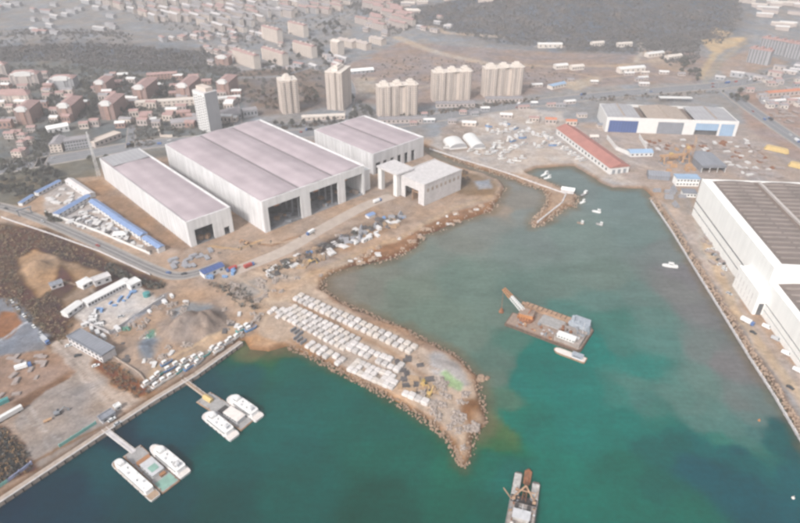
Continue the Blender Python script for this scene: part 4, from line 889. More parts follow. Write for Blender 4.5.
rocks('rock_armour', [(326, 281), (334, 274), (362, 265.6), (392, 260), (419, 246), (424, 236), (440, 231), (460, 222), (493, 211), (500, 200), (506, 187)], 200, -2, 8, .5, 1.5, 'rock_tan', 3, bank)
rocks('rock_armour', [(432, 150), (462, 164), (505, 177.5), (540, 190), (547.5, 196), (545, 206), (530, 222.5), (532.5, 227), (545, 225), (567, 207.5), (575, 208), (579, 197.5), (572, 192), (545, 181), (530, 175)], 600, -1.5, 5, .5, 1.4, 'rock_tan', 4, bank)
rocks('rock_armour', [(650, 197.5), (670, 225), (690, 258.5), (720, 307.5), (747.5, 352.5), (772, 389), (797.5, 433), (830, 490)], 1300, -1.5, 5, .5, 1.3, 'rock_tan', 5, bank)
rocks('rock_armour', [(150, 402), (243, 343)], 10, 6, 9, .8, 1.4, 'rock_brown', 6, lambda o: ZL)
t = tag(MB().build('boulder', 'rock_brown'), 'x', 'x') if False else None
m_ = MB(); random.seed(3); m_.prism([(-4, -2), (-1, -4), (3, -3), (5, 0), (3, 4), (-2, 3.5)], -1, 2.6, scale_top=.6); m_.prism([(2, -1), (5, -2), (8, 1), (5, 3)], -1, 1.6, scale_top=.6)
tag(m_.build('sea_rock', 'rock_brown', loc=P(480, 379, 0)), 'brown rock standing in the water just off the tip of the spit', 'rock')
# breakwater head shelter
t = thing('harbour_hut', 'small white-roofed hut at the bend of the breakwater', 'hut', P(561, 192.5), R(-20))
m_ = MB(); m_.box(0, 0, 0, 14, 8, 4); m_.build('wall', 'concrete_light', t); m_ = MB(); m_.gable(0, 0, 14, 8, 4, 1.6, over=.6); m_.build('roof', 'white_paint', t)

# ------------------------------------------------------------------ white concrete blocks stored on the spit
mat('block_white', (0.54, 0.505, 0.49), 0.85, var=0.12, scale=0.5, streak=0.08)
def block_mesh(seed, s=5.0, h=3.4):
    r = random.Random(seed); m_ = MB(); c = s / 2; k = .7
    poly = [(-c + k, -c), (c - k, -c), (c, -c + k), (c, c - k), (c - k, c), (-c + k, c), (-c, c - k), (-c, -c + k)]
    m_.prism(poly, 0, h - .7); n = len(m_.v); m_.prism([(x, y) for x, y in poly], h - .7, h, scale_top=.84)
    for x in (-1.1, 1.1): m_.box(x - .3, -.15, h, x + .3, .15, h + .35)
    return m_
mat('block_grey', (0.45, 0.42, 0.405), 0.85, var=0.18, scale=0.5, streak=0.12); mat('block_warm', (0.52, 0.47, 0.43), 0.85, var=0.15, scale=0.5, streak=0.12)
blocks = [block_mesh(i, 5.2 + .2 * (i - 1), 2.3 + .2 * i).build('concrete_block', ('block_white', 'block_grey', 'block_warm', 'block_white')[i]) for i in range(4)]; used_b = [False] * 4
def place_block(p, a, label, group, s=1.0):
    i = random.randrange(4); o = blocks[i]
    if used_b[i]: o = o.copy(); SC.collection.objects.link(o)
    used_b[i] = True; o.location = p; o.rotation_euler = (0, 0, a); o.scale = (s, s, s * random.uniform(.92, 1.08)); tag(o, label, 'concrete block', group)
def block_band(p0, p1, w_m, ncol, nrow, label, group, skip=0.0, s=1.0, skew=.0):
    a0, a1 = P(*p0), P(*p1); d = a1 - a0; L_ = d.length; u = d / L_; n = Vector((-u.y, u.x, 0)); an = math.atan2(u.y, u.x)
    names = {1: ('',), 2: ('near row of ', 'far row of '), 3: ('near row of ', 'middle row of ', 'far row of '), 4: ('near row of ', 'second row of ', 'third row of ', 'far row of ')}[nrow]
    for i in range(ncol):
        for j in range(nrow):
            if random.random() < skip: continue
            p = a0 + u * (L_ * (i + .5) / ncol + skew * j) + n * (w_m * (j + .5) / nrow) + Vector((random.uniform(-.15, .15), random.uniform(-.15, .15), 0))
            place_block(Vector((p.x, p.y, ZL + .02)), an + random.uniform(-.03, .03), 'white concrete block, ' + names[j] + label, group, s)
random.seed(5)
block_band((291, 300), (410, 355.5), 12.0, 20, 2, 'the rear band on the spit', 'blocks in the rear band', .02, .95, .6)
block_band((276, 316), (344, 352), 19.5, 13, 4, 'the wide middle band', 'blocks in the middle band', .03, .84, .6)
block_band((345, 350), (398, 374), 11.5, 9, 2, 'the spaced rows right of middle', 'blocks in the spaced double row', .08, .92)
block_band((303, 347), (345, 371), 9.5, 7, 2, 'the ragged front row', 'blocks in the ragged front row', .15, .88)
block_band((346, 371), (392, 391), 14.5, 9, 3, 'the front group of the spit', 'blocks in the front group', .08, .84)
block_band((400, 396), (426, 407), 6.5, 4, 1, 'the short outermost row', 'blocks in the last row', 0, .95)
block_band((266, 313), (278, 320), 14, 3, 3, 'the grey-white cluster at the land end', 'blocks at the start of the spit', .2, .8)
# scaffold-like dark frames in the block yard
for px, py, lab in ((297, 333, 'dark steel mould frame among the white blocks, upper one'), (300, 341, 'dark steel mould frame among the white blocks, lower one')):
    t = thing('mould_frame', lab, 'steel frame', P(px, py), R(-40))
    for x in (-4, 0, 4): m_ = MB(); m_.box(x - .3, -3, 0, x + .3, 3, 3); m_.build('side_panel', 'steel_grey', t)
    m_ = MB(); m_.box(-4.3, -3.3, 1, 4.3, -3, 1.6); m_.box(-4.3, 3, 1, 4.3, 3.3, 1.6); m_.build('tie_beam', 'steel_plate', t)
def excavator(px, a, label, mt='yellow_paint'):
    t = thing('excavator', label, 'excavator', P(*px), a)
    for y in (-1.3, 1.3): m_ = MB(); m_.box(-2, y - .35, 0, 2, y + .35, .9); m_.build('track', 'black_rubber', t)
    m_ = MB(); m_.box(-2.2, -1.4, 1, 1.2, 1.4, 2.3); m_.build('body', mt, t); m_ = MB(); m_.box(.1, .3, 2.3, 1.4, 1.3, 3.3); m_.build('cab', 'glass', t)
    m_ = MB(); m_.beam((1, -.3, 1.8), (4.6, -.3, 4.4), .55); m_.beam((4.6, -.3, 4.4), (6.6, -.3, 1.6), .45); m_.box(6, -.9, .3, 7.2, .3, 1.5); m_.build('arm', mt, t)
excavator((424, 386), R(-50), 'yellow excavator beside the grey sand patch on the spit')
excavator((430, 394), R(60), 'yellow excavator nearest the outer end of the spit')
excavator((311, 262), R(-20), 'yellow excavator digging by the shore road')
excavator((58, 414), R(35), 'dark lowered excavator alone in the middle of the concrete yard', 'steel_grey')
excavator((246, 244), R(160), 'orange excavator between the two white sheds', 'orange_paint')
t = thing('timber_trailer', 'small orange trailer left alone on the concrete yard', 'trailer', P(48, 421), R(40)); m_ = MB(); m_.box(-2.5, -1, .7, 2.5, 1, 1.3); m_.build('bed', 'orange_paint', t)
for y in (-1.1, 1.1): m_ = MB(); m_.tube((0, y - .2, .4), (0, y + .2, .4), .4, n=8); m_.build('wheel', 'black_rubber', t)

# ================================================================== THE TOWN
mat('cream_wall', (0.56, 0.48, 0.425), 0.85, var=0.08, scale=0.1, streak=0.06); mat('cream_light', (0.60, 0.54, 0.49), 0.8, var=0.06, scale=0.1); mat('win_band', (0.25, 0.225, 0.215), 0.5, var=0.15, scale=0.3)
mat('brick_wall', (0.315, 0.205, 0.175), 0.9, var=0.14, scale=0.2); mat('pink_tile', (0.34, 0.225, 0.21), 0.85, var=0.14, scale=0.15); mat('grey_tile', (0.27, 0.255, 0.265), 0.85, var=0.14, scale=0.15)
mat('orange_tile', (0.46, 0.19, 0.115), 0.85, var=0.12, scale=0.15); mat('grey_wall', (0.32, 0.32, 0.335), 0.8, var=0.08, scale=0.1); mat('mid_wall', (0.43, 0.37, 0.345), 0.85, var=0.1, scale=0.1)
mat('town_window', (0.15, 0.15, 0.165), 0.4, var=0.2, scale=0.4)
def GP(px, py): return G(px, py) if py < 100 else P(px, py)
def tower(A, a, W, D, H, label, wall='cream_wall', bays=6, group=None):
    t = thing('residential_tower', label, 'tower block', A, a, group=group)
    m_ = MB(); bw = W / bays; m_.box(0, 2.6, -2, W, D, H)
    for k in range(bays):
        if bays < 4 or k != bays // 2 - 0: m_.box(k * bw + (.25 if k % 2 == 0 else 0), 0, -2, (k + 1) * bw - (1.6 if k % 2 else 0), 2.6, H)
    for k in range(bays):
        if bays < 4 or k != bays // 2: m_.box((k + .32) * bw, -1.3, 0, (k + .68) * bw, 0, H - (0 if k % 2 else 2.5)); m_.box((k + .32) * bw, D, 0, (k + .68) * bw, D + 1.2, H - 2)
    wl = m_.build('wall', wall, t)
    for k in range(bays):
        for dx in (.08, .74):
            if bays > 3 and k == bays // 2: continue
            g = MB(); x0, x1 = (k + dx) * bw, (k + dx + .18) * bw; n = int(H / 3)
            for j in range(n): g.box(x0, -.12, j * 3 + 1, x1, .1, j * 3 + 2.7)
            g.build('window_column', 'win_band', wl)
        g = MB(); n = int(H / 3)
        for j in range(n): g.box((k + .38) * bw, -1.42 + (3.85 if bays > 3 and k == bays // 2 else 0), j * 3 + 1, (k + .62) * bw, -1.25 + (3.85 if bays > 3 and k == bays // 2 else 0), j * 3 + 2.5)
        g.build('window_column', 'win_band', wl)
    for xx, s_ in ((-.12, 0), (W - .1, 1)):
        for f_ in (.25, .7):
            g = MB(); [g.box(xx, D * f_ - 1.2, j * 3 + 1, xx + .22, D * f_ + 1.2, j * 3 + 2.6) for j in range(int(H / 3))]; g.build('window_column', 'win_band', wl)
    m_ = MB(); m_.box(-.4, -.4, H, W + .4, D + .4, H + .8); ro = m_.build('roof', 'cream_light', t)
    for k in range(max(1, bays // 2)):
        g = MB(); x = W * (k + .5) / max(1, bays // 2); g.box(x - bw * .55, D * .15, H + .8, x + bw * .55, D * .85, H + 4.5); g.box(x - bw * .3, D * .3, H + 4.5, x + bw * .3, D * .7, H + 7); g.build('roof_turret', 'cream_light', ro)
    return t
A, a, L_, _ = frame(P(379, 118), P(418, 114.8)); tower(A, a, L_, 18, 46, 'wide cream tower block, left one of the three in line along the main road')
A, a, L_, _ = frame(P(433, 102), P(471, 99.8)); tower(A, a, L_, 19, 46, 'wide cream tower block, middle one of the three in line along the main road')
A, a, L_, _ = frame(G(484, 97.5), G(522, 95)); tower(A, a, L_, 19, 46, 'wide cream tower block, right one of the three in line along the main road')
A, a, L_, _ = frame(P(283, 114.5), P(300, 112.5)); tower(A, a, L_, 24, 50, 'squarish cream tower block, shorter and left of its pair behind the wide hall', bays=3)
A, a, L_, _ = frame(P(327, 109.5), P(341, 111.5)); tower(A, a + R(8), L_ + 2, 42, 58, 'slender tall cream tower block, right of its pair behind the wide hall', bays=3)
for px, L_, lab in (((378, 124), 66, 'left'), ((436, 108), 62, 'middle'), ((486, 103), 60, 'right')):
    small('shop_row', f'low brownish shop row at the foot of the {lab} wide tower block', 'shop row', P(*px), R(3), L_, 12, 6, 'mid_wall', 'grey_tile', 'flat', 10)
# grey office slab
A, a, L_, _ = frame(P(199.5, 129), P(211, 133.5))
t = thing('office_tower', 'grey office tower with white gridded face, behind the widest hall', 'office tower', A, a)
m_ = MB(); m_.box(0, 0, -1, L_, 20, 56); wl = m_.build('wall', 'grey_wall', t); m_ = MB(); m_.box(-.3, -.5, 0, L_ + .1, -.05, 56); wf = m_.build('white_grid', 'white_trim', wl)
for k in range(5):
    g = MB(); [g.box(L_ * (k + .2) / 5, -.62, j * 3.7 + 1 + (k % 2) * 1.2, L_ * (k + .75) / 5, -.45, j * 3.7 + 2.9 + (k % 2) * 1.2) for j in range(14)]; g.build('window_column', 'town_window', wl)
m_ = MB(); m_.box(-.3, -.3, 56, L_ + .3, 20.3, 57); ro = m_.build('roof', 'concrete_light', t); m_ = MB(); m_.box(2, 5, 57, L_ - 3, 16, 62); m_.build('roof_house', 'cream_wall', ro)

SLABN = []
def slab(px, py, ln, H, W=12, wall='cream_wall', roof='pink_tile', ang=U_ANG, label='', group=None, end='cream_light', detail=True, name='apartment_block'):
    """long apartment block: gable end towards us, long side running away along ang"""
    A = GP(px, py); a = ang - R(90)
    t = thing(name, label, 'apartment block', A, a, group=group)
    m_ = MB(); m_.box(0, .3, -3, W, ln, H); wl = m_.build('wall', wall, t)
    g = MB(); g.box(.0, 0, -3, W, .3, H); g.build('end_wall', end, wl)
    nf = max(3, int(H / 3))
    if detail:
        for k in range(int(ln / 7)):
            g = MB(); y = 3.5 + k * 7
            for j in range(nf): g.box(-.12, y - 2.0, j * 3 + 1, .1, y + 2.0, j * 3 + 2.5)
            g.build('window_column', 'town_window' if wall != 'cream_wall' else 'win_band', wl)
    else:
        for j in range(nf): g = MB(); g.box(-.1, 1.5, j * 3 + 1.1, .1, ln - 1.5, j * 3 + 2.3); g.box(W - .1, 1.5, j * 3 + 1.1, W + .1, ln - 1.5, j * 3 + 2.3); g.build('window_row', 'win_band', wl)
    m_ = MB(); m_.gable(0, 0, W, ln, H, 3.0, along='y', over=.8); ro = m_.build('roof', roof, t)
    if detail:
        for k in range(int(ln / 18)): g = MB(); y = 9 + k * 18; g.box(W / 2 - 2, y - 1.6, H + .6, W / 2 + 2, y + 1.6, H + 4); g.build('stair_head', end, ro)
    return t
for px, py, ln, H, lab in ((255, 70, 78, 25, 'with the lowest bright gable, front left of the cream group'), (283, 66.5, 74, 23, 'in the front of the cream group, second from left'), (312, 59, 66, 23, 'in the front of the cream group, third from left'),
                           (278, 44, 62, 28, 'taller one with white gable in the second line, left'), (304, 38, 62, 26, 'taller one with white gable in the second line, right')):
    slab(px, py, ln, H, 14, label='cream apartment block ' + lab)
slab(338, 56, 24, 26, 17, label='short square cream block standing alone with a white end wall', roof='cream_light')
for i, (px, py, ln, H, W_) in enumerate(((352, 49, 50, 13, 16), (366, 51, 54, 13, 16), (381, 46, 40, 12, 16))):
    slab(px, py, ln, H, W_, 'cream_wall', 'mid_wall', label='low beige apartment block by the cream group, ' + ('left', 'middle', 'right')[i] + ' one of three', end='cream_wall')
def tname(i): return ('first', 'second', 'third', 'fourth', 'fifth', 'sixth', 'seventh', 'eighth', 'ninth', 'tenth')[i]
random.seed(77); taken = []
# rows of far apartment blocks running up the frame
ROWN = ('nearest', 'second', 'third', 'fourth', 'fifth', 'sixth', 'seventh', 'eighth', 'ninth', 'farthest')
for r_i, (y0, xa_, xe) in enumerate(((33, 206, 250), (27, 200, 258), (22, 150, 272), (18, 146, 292), (14, 128, 330), (10.5, 118, 345), (7, 108, 352), (3.8, 104, 356), (.8, 100, 360), (-2, 98, 364))):
    x = xa_ + random.uniform(0, 6)
    while x < xe:
        if random.random() < .93:
            slab(x, y0 + random.uniform(-.8, .8), random.uniform(36, 56), random.choice((12, 12, 15, 15, 18)), random.choice((9, 10, 12)), random.choice(('mid_wall', 'mid_wall', 'cream_wall', 'grey_wall')), random.choice(('grey_tile', 'grey_tile', 'pink_tile', 'concrete_light')),
                 ang=U_ANG + R(random.uniform(-3, 3)), label='distant apartment block in the %s row of the far estate' % ROWN[r_i], group='apartment rows of the far estate', end=random.choice(('cream_wall', 'cream_light', 'cream_light')), detail=False)
        x += random.uniform(9.5, 12.5)
for i in range(26): slab(396 - (i % 7) * 3 + random.uniform(-20, 20), 3 + i * 1.15, 40, 15, 12, 'mid_wall', 'pink_tile', label='distant apartment block at the foot of the wooded hill', group='blocks at the foot of the hill', detail=False)
# red-brick quarter on the left
def brick(px, py, W_, D_, H_, lab, crown=True, wall='brick_wall'):
    A = GP(px, py); t = thing('brick_apartment', lab, 'apartment block', A, R(2) + (px - 110) * -.0012)
    m_ = MB(); m_.box(0, 0, -2, W_, D_, H_); m_.box(W_ * .36, -1.4, -2, W_ * .64, 0, H_ - 1); wl = m_.build('wall', wall, t)
    for k in range(6):
        if k in (2, 3): continue
        g = MB(); [g.box(W_ * (k + .25) / 6, -.12, j * 3 + 1, W_ * (k + .75) / 6, .1, j * 3 + 2.5) for j in range(int(H_ / 3))]; g.build('window_column', 'town_window', wl)
    for s_ in (0, 1):
        for k in range(int(D_ / 8)):
            g = MB(); x = -.12 if s_ == 0 else W_ - .1; [g.box(x, 3 + k * 8, j * 3 + 1, x + .22, 6 + k * 8, j * 3 + 2.5) for j in range(int(H_ / 3))]; g.build('window_column', 'town_window', wl)
    m_ = MB()
    h = W_ * .2; xm = W_ / 2; c = [(-.8, -.8, H_), (W_ + .8, -.8, H_), (W_ + .8, D_ + .8, H_), (-.8, D_ + .8, H_)]; i_ = min(W_, D_) * .4
    if D_ > W_: p, q = (xm, i_, H_ + h), (xm, D_ - i_, H_ + h); m_.face([c[0], c[1], p]); m_.face([c[1], c[2], q, p]); m_.face([c[2], c[3], q]); m_.face([c[3], c[0], p, q])
    else: p, q = (i_, D_ / 2, H_ + h * .6), (W_ - i_, D_ / 2, H_ + h * .6); m_.face([c[0], c[1], q, p]); m_.face([c[1], c[2], q]); m_.face([c[2], c[3], p, q]); m_.face([c[3], c[0], p])
    m_.face(c[::-1]); ro = m_.build('roof', 'pink_tile', t)
    if crown:
        g = MB(); g.box(W_ * .2, -1.6, H_ - 2.8, W_ * .8, 3, H_ + 3.2); g.build('stair_head', 'white_trim', ro); g = MB(); g.gable(W_ * .2, -1.6, W_ * .8, 3, H_ + 3.2, 1.6, along='y'); g.build('gablet', 'white_trim', ro)
        for x in (.08, .82):
            g = MB(); g.box(W_ * x, -.9, H_ - .4, W_ * (x + .1), 1.2, H_ + 1.8); g.build('dormer', 'white_trim', ro)
for a_ in ((18, 125, 21, 46, 22, 'brick block with white stair-head at the far left, nearest the main road'), (60, 121, 21, 50, 22, 'brick block with white stair-head, second from left beside the main road'), (102, 120, 21, 52, 24, 'brick block with white stair-head, third from left beside the main road'),
           (96, 95, 20, 40, 20, 'smaller brick block just behind the third one'), (135, 104, 22, 54, 26, 'tall brick block at the left end of the pink-roofed row'), (178, 102, 22, 54, 26, 'tall brick block at the right end of the pink-roofed row'),
           (218, 97, 21, 46, 24, 'brick block left of the pair of cream tower blocks'), (216, 66, 26, 22, 16, 'small brick block with white top, upper end of the street')): brick(*a_)
brick(12, 87, 46, 22, 20, 'broad pale block with pink roof at the foot of the dark ridge, leftmost', wall='mid_wall'); brick(51, 90, 40, 24, 18, 'broad block with pink roof at the foot of the dark ridge, second', wall='grey_wall')
brick(-6, 106, 54, 16, 17, 'beige block with many bays cut by the left edge', False, 'mid_wall'); brick(8, 106, 34, 14, 16, 'beige block with many bays left of the brick blocks', False, 'cream_wall'); brick(-22, 78, 50, 20, 20, 'pale block at the left edge under the dark ridge', True, 'mid_wall')
slabby((148, 82), (178, 80), 12, 12, 'link_terrace', 'long pink-roofed terrace joining the two tall brick blocks', 'terrace', 'brick_wall', 'pink_tile', 'gx', 9, 3)
slabby((136, 109), (199, 105), 12, 9, 'long_terrace', 'long low beige terrace in front of the two tall brick blocks', 'terrace', 'cream_wall', 'cream_light', 'flat', 14, 2)
slabby((172, 129), (199, 126), 18, 8, 'factory_building', 'low dark-roofed factory left of the grey office tower', 'factory', 'mid_wall', 'grey_tile', 'gx', 8)
slabby((148, 123), (157, 122), 8, 5, 'small_house', 'little white-roofed house in the walled plot behind the sheds', 'house', 'mid_wall', 'white_trim', 'gx', 2)
wallrun('plot_wall', 'beige wall curving round the plot behind the sheds', [(172, 118), (161, 120), (158, 128), (161, 137), (172, 137)], 3, 1.5, 'cream_wall')
slabby((66, 151), (92, 147), 16, 12, 'school_building', 'long grey-windowed school block beside the main road', 'school', 'grey_wall', 'grey_tile', 'flat', 9, 3)
slabby((51, 153), (63, 152), 30, 11, 'school_wing', 'beige end wing of the school block', 'school wing', 'cream_wall', 'grey_tile', 'gy', 3, 3)
slabby((49, 135), (70, 131), 14, 8, 'sports_hall', 'white-roofed hall behind the beige school wing', 'hall', 'white_trim', 'white_paint', 'gx', 4)
slabby((96, 148), (122, 138), 14, 7, 'curved_pavilion', 'low beige-roofed pavilion right of the school block', 'pavilion', 'mid_wall', 'cream_wall', 'flat', 6)
slabby((224, 122), (242, 119), 26, 9, 'workshop', 'grey-roofed workshop right of the grey office tower, front one', 'workshop', 'grey_wall', 'grey_tile', 'gx', 6); slabby((219, 104), (241, 102), 10, 8, 'white_terrace', 'low white-roofed terrace below the brick block left of the cream towers', 'terrace', 'mid_wall', 'white_trim', 'flat', 8)
slabby((244, 118), (258, 116), 14, 10, 'workshop', 'grey-roofed workshop left of the squarish tower block', 'workshop', 'grey_wall', 'grey_tile', 'gx', 4)
slabby((340, 76), (374, 73), 14, 6, 'white_hall', 'long white-roofed hall right of the slender tower block', 'hall', 'grey_wall', 'white_paint', 'gx', 8); slabby((302, 121), (345, 119), 9, 5, 'beige_arcade', 'low beige arcade between the pair of tower blocks', 'arcade', 'cream_wall', 'cream_light', 'flat', 9)
random.seed(9)
for i, p in enumerate(scatter_px([(0, 136), (34, 132), (38, 156), (0, 162)], 9, 31)):
    small('town_house', 'beige house with pinkish roof at the left edge below the brick blocks', 'house', p, R(random.uniform(-8, 12)), random.uniform(9, 14), 9, 8, random.choice(('mid_wall', 'cream_wall')), 'pink_tile', random.choice(('hip', 'gx')), 3, 'houses at the left edge', floors=2)
for i, p in enumerate(scatter_px([(748, 84), (800, 78), (810, 108), (770, 110), (742, 96)], 26, 32)):
    small('village_house', 'small grey-walled village house near the orange-roofed row', 'house', p, R(random.uniform(-8, 8)), random.uniform(9, 15), 9, 6, random.choice(('mid_wall', 'grey_wall', 'cream_light')), random.choice(('grey_tile', 'pink_tile')), 'gx', 2, 'village houses on the right')
slabby((768, 98), (806, 95), 11, 8, 'orange_roof_row', 'long row house under a bright orange roof at the right edge', 'row house', 'mid_wall', 'orange_tile', 'gx', 9); slabby((764, 105), (803, 102), 8, 5, 'white_wall_row', 'long low white-roofed row below the orange-roofed one', 'row house', 'grey_wall', 'white_trim', 'gx', 6)
for p0, p1, D_, H_, lab in (((746, 62), (767, 66), 16, 26, 'grey striped slab block on the slope at upper right, front left'), ((758, 51), (782, 56), 16, 26, 'grey striped slab block on the slope at upper right, rear'), ((782, 57), (798, 60), 16, 28, 'grey striped slab block on the slope at upper right, rightmost')):
    A, a, L_, _ = frame(G(*p0), G(*p1)); t = thing('slab_block', lab, 'apartment block', A, a); m_ = MB(); m_.box(0, 0, -4, L_, D_, H_); wl = m_.build('wall', 'grey_wall', t)
    for k in range(int(L_ / 6)): g = MB(); g.box(k * 6 + 1, -.15, 0, k * 6 + 3.6, .1, H_ - 1); g.build('window_column', 'town_window', wl)
    m_ = MB(); m_.gable(0, 0, L_, D_, H_, 3, along='x', over=1); m_.build('roof', 'pink_tile', t)
    for k in range(3): g = MB(); g.box(L_ * (k + .5) / 3 - 2.5, 2, H_, L_ * (k + .5) / 3 + 2.5, D_ - 2, H_ + 5); g.build('stair_head', 'pink_tile', t)
for p0, p1, D_, H_, lab, rf_ in (((620, 74), (645, 72), 14, 8, 'white site building on the pale slope right of the towers', 'white_trim'), ((552, 90), (566, 87), 12, 6, 'bluish-white roofed building beside the pale track', 'sky_blue_sheet'), ((556, 70), (568, 69), 12, 7, 'white building on the slope behind the right tower block', 'white_trim'),
                            ((572, 71), (584, 70), 12, 7, 'cream building on the slope, right of the white one', 'cream_light'), ((538, 48.5), (562, 48.5), 12, 8, 'long white roof at the edge of the wooded hill', 'white_trim'), ((592, 47), (604, 46), 10, 8, 'small pale roof at the edge of the wooded hill, left one', 'cream_light'), ((618, 48), (632, 47), 10, 8, 'small pale roof at the edge of the wooded hill, right one', 'cream_light'),
                            ((648, 58), (664, 56), 12, 7, 'white row on the cleared slope below the wooded hill', 'white_trim'), ((668, 61), (682, 59), 12, 7, 'cream row on the cleared slope below the wooded hill', 'cream_light')):
    A, a, L_, _ = frame(GP(*p0), GP(*p1)); small('hillside_building', lab, 'building', A, a, L_, D_, H_, 'cream_light', rf_, 'gx', 5)
# far villages above and right of the wooded hill: pale low rows
random.seed(14)
for i, p in enumerate(scatter_px([(738, 2), (830, -2), (830, 34), (752, 30)], 34, 41)): small('far_row_house', 'pale row house in the hazy village at upper right', 'row house', p, R(-25 + random.uniform(-6, 6)), random.uniform(26, 50), 10, 7, 'mid_wall', random.choice(('grey_tile', 'cream_light', 'white_trim')), 'gx', 0, 'row houses of the upper right village')
for i, p in enumerate(scatter_px([(380, 2), (480, -4), (480, 6), (420, 14), (380, 22)], 12, 42)): small('far_row_house', 'pale row house in the haze left of the wooded hill', 'row house', p, R(random.uniform(-15, 6)), random.uniform(24, 44), 10, 8, 'mid_wall', random.choice(('grey_tile', 'cream_light')), 'gx', 0, 'row houses left of the hill')
for i, p in enumerate(scatter_px([(-20, 4), (100, 0), (130, 30), (60, 36), (-20, 36)], 34, 43)): small('far_row_house', 'grey row house in the haze at upper left', 'row house', p, R(-30 + random.uniform(-8, 8)), random.uniform(22, 40), 10, 8, 'grey_wall', random.choice(('grey_tile', 'pink_tile', 'concrete_light')), 'gx', 0, 'row houses at upper left')
for i, p in enumerate(scatter_px([(200, 44), (232, 40), (246, 60), (236, 66), (205, 66)], 12, 44)): small('estate_house', 'low pinkish house left of the cream apartment group', 'house', p, R(-35 + random.uniform(-8, 8)), random.uniform(14, 24), 10, 8, 'mid_wall', random.choice(('pink_tile', 'grey_tile')), 'gx', 3, 'houses left of the cream group')
for i, p in enumerate(scatter_px([(352, 30), (384, 22), (392, 38), (372, 40)], 7, 45)): small('estate_house', 'low house behind the three low beige blocks', 'house', p, R(-35), random.uniform(14, 24), 10, 8, 'mid_wall', 'grey_tile', 'gx', 3, 'houses behind the beige blocks')
# boatyard: hangars and small houses around
for px0, px1, D_, lab in (((450, 150), (468, 149), 30, 'white round-roofed hangar in the boatyard, left of its pair'), ((472, 150), (486, 149.5), 44, 'white round-roofed hangar in the boatyard, right of its pair')):
    A, a, L_, _ = frame(P(*px0), P(*px1)); t = thing('boat_hangar', lab, 'hangar', A, a + R(6)); m_ = MB(); n = 10
    for k in range(n):
        p, q = math.pi * k / n, math.pi * (k + 1) / n; f = lambda z: (L_ / 2 - L_ / 2 * math.cos(z), 2 + 5.5 * math.sin(z)); (xa, za), (xb, zb) = f(p), f(q)
        m_.face([(xa, 0, za), (xb, 0, zb), (xb, D_, zb), (xa, D_, za)])
    m_.build('roof', 'white_trim', t); m_ = MB(); m_.box(.2, .2, -1, L_ - .2, D_ - .2, 2); m_.prism([(L_ / 2 - L_ / 2 * math.cos(math.pi * k / n), .4) for k in range(n + 1)], 0, .1); m_.build('wall', 'white_trim', t)
    m_ = MB(); pts = [(L_ / 2 - L_ / 2 * math.cos(math.pi * k / n), .3, 2 + 5.4 * math.sin(math.pi * k / n)) for k in range(n + 1)]; m_.face(pts[::-1]); m_.build('front_gable', 'grey_wall', t)
random.seed(4)
for i, (px, py, L_, H_, rf_, lab) in enumerate(((529, 122, 14, 6, 'pink_tile', 'pink-roofed house at the top of the boatyard, left'), (545, 124, 16, 7, 'orange_tile', 'red-roofed house at the top of the boatyard, middle'), (566, 126, 15, 7, 'orange_tile', 'orange-roofed house left of the blue-doored workshop'), (500, 118, 18, 5, 'white_trim', 'white-roofed shed beside the main road above the boatyard'),
                                            (462, 126, 20, 5, 'white_trim', 'white-roofed shed at the road above the two hangars'), (448, 124, 12, 5, 'grey_tile', 'grey-roofed hut above the two hangars'), (578, 118, 14, 5, 'grey_tile', 'grey hut beside the blue-doored workshop wall'), (590, 140, 12, 4, 'cream_light', 'small cream hut behind the red-roofed warehouse'), (598, 128, 9, 4, 'zinc_sheet', 'small grey hut at the corner of the blue-doored workshop'))):
    small('boatyard_house', lab, 'house', P(px, py), R(random.uniform(-10, 6)), L_, 9, H_, 'mid_wall' if i % 2 else 'cream_wall', rf_, 'gx', 3)

# ================================================================== TREES
mat('wood_grey', (0.118, 0.115, 0.114), 0.95, var=0.15, scale=0.05); mat('wood_olive', (0.128, 0.123, 0.118), 0.95, var=0.15, scale=0.05)
mat('canvas_scrub', (0.27, 0.17, 0.09), .95, var=.2); mat('scrub_tan', (0.25, 0.18, 0.115), 0.95, var=0.25, scale=0.2); mat('scrub_olive', (0.16, 0.135, 0.09), 0.95, var=0.25, scale=0.2)
mat('leaf_dark', (0.105, 0.106, 0.098), 0.95, var=0.3, scale=0.25); mat('leaf_mid', (0.105, 0.105, 0.085), 0.95, var=0.3, scale=0.25); mat('leaf_brown', (0.14, 0.105, 0.08), 0.95, var=0.3, scale=0.25); mat('bark', (0.12, 0.09, 0.07), 0.95)
def leaf_cloud(m_, cx, cy, cz, rx, rz_, n, s, r, mi=0):
    for _ in range(n):
        while True:
            x, y, z = r.uniform(-1, 1), r.uniform(-1, 1), r.uniform(-1, 1); d = x * x + y * y + z * z
            if .25 < d < 1: break
        c = Vector((cx + x * rx, cy + y * rx, cz + z * rz_)); u = Vector((r.gauss(0, 1), r.gauss(0, 1), r.gauss(0, 1))).normalized(); v = u.orthogonal().normalized(); q = s * r.uniform(.6, 1.3)
        w_ = u.cross(v); m_.face([c + v * q, c + w_ * q * .9, c - v * q, c - w_ * q * .8], mi)
TREES = []
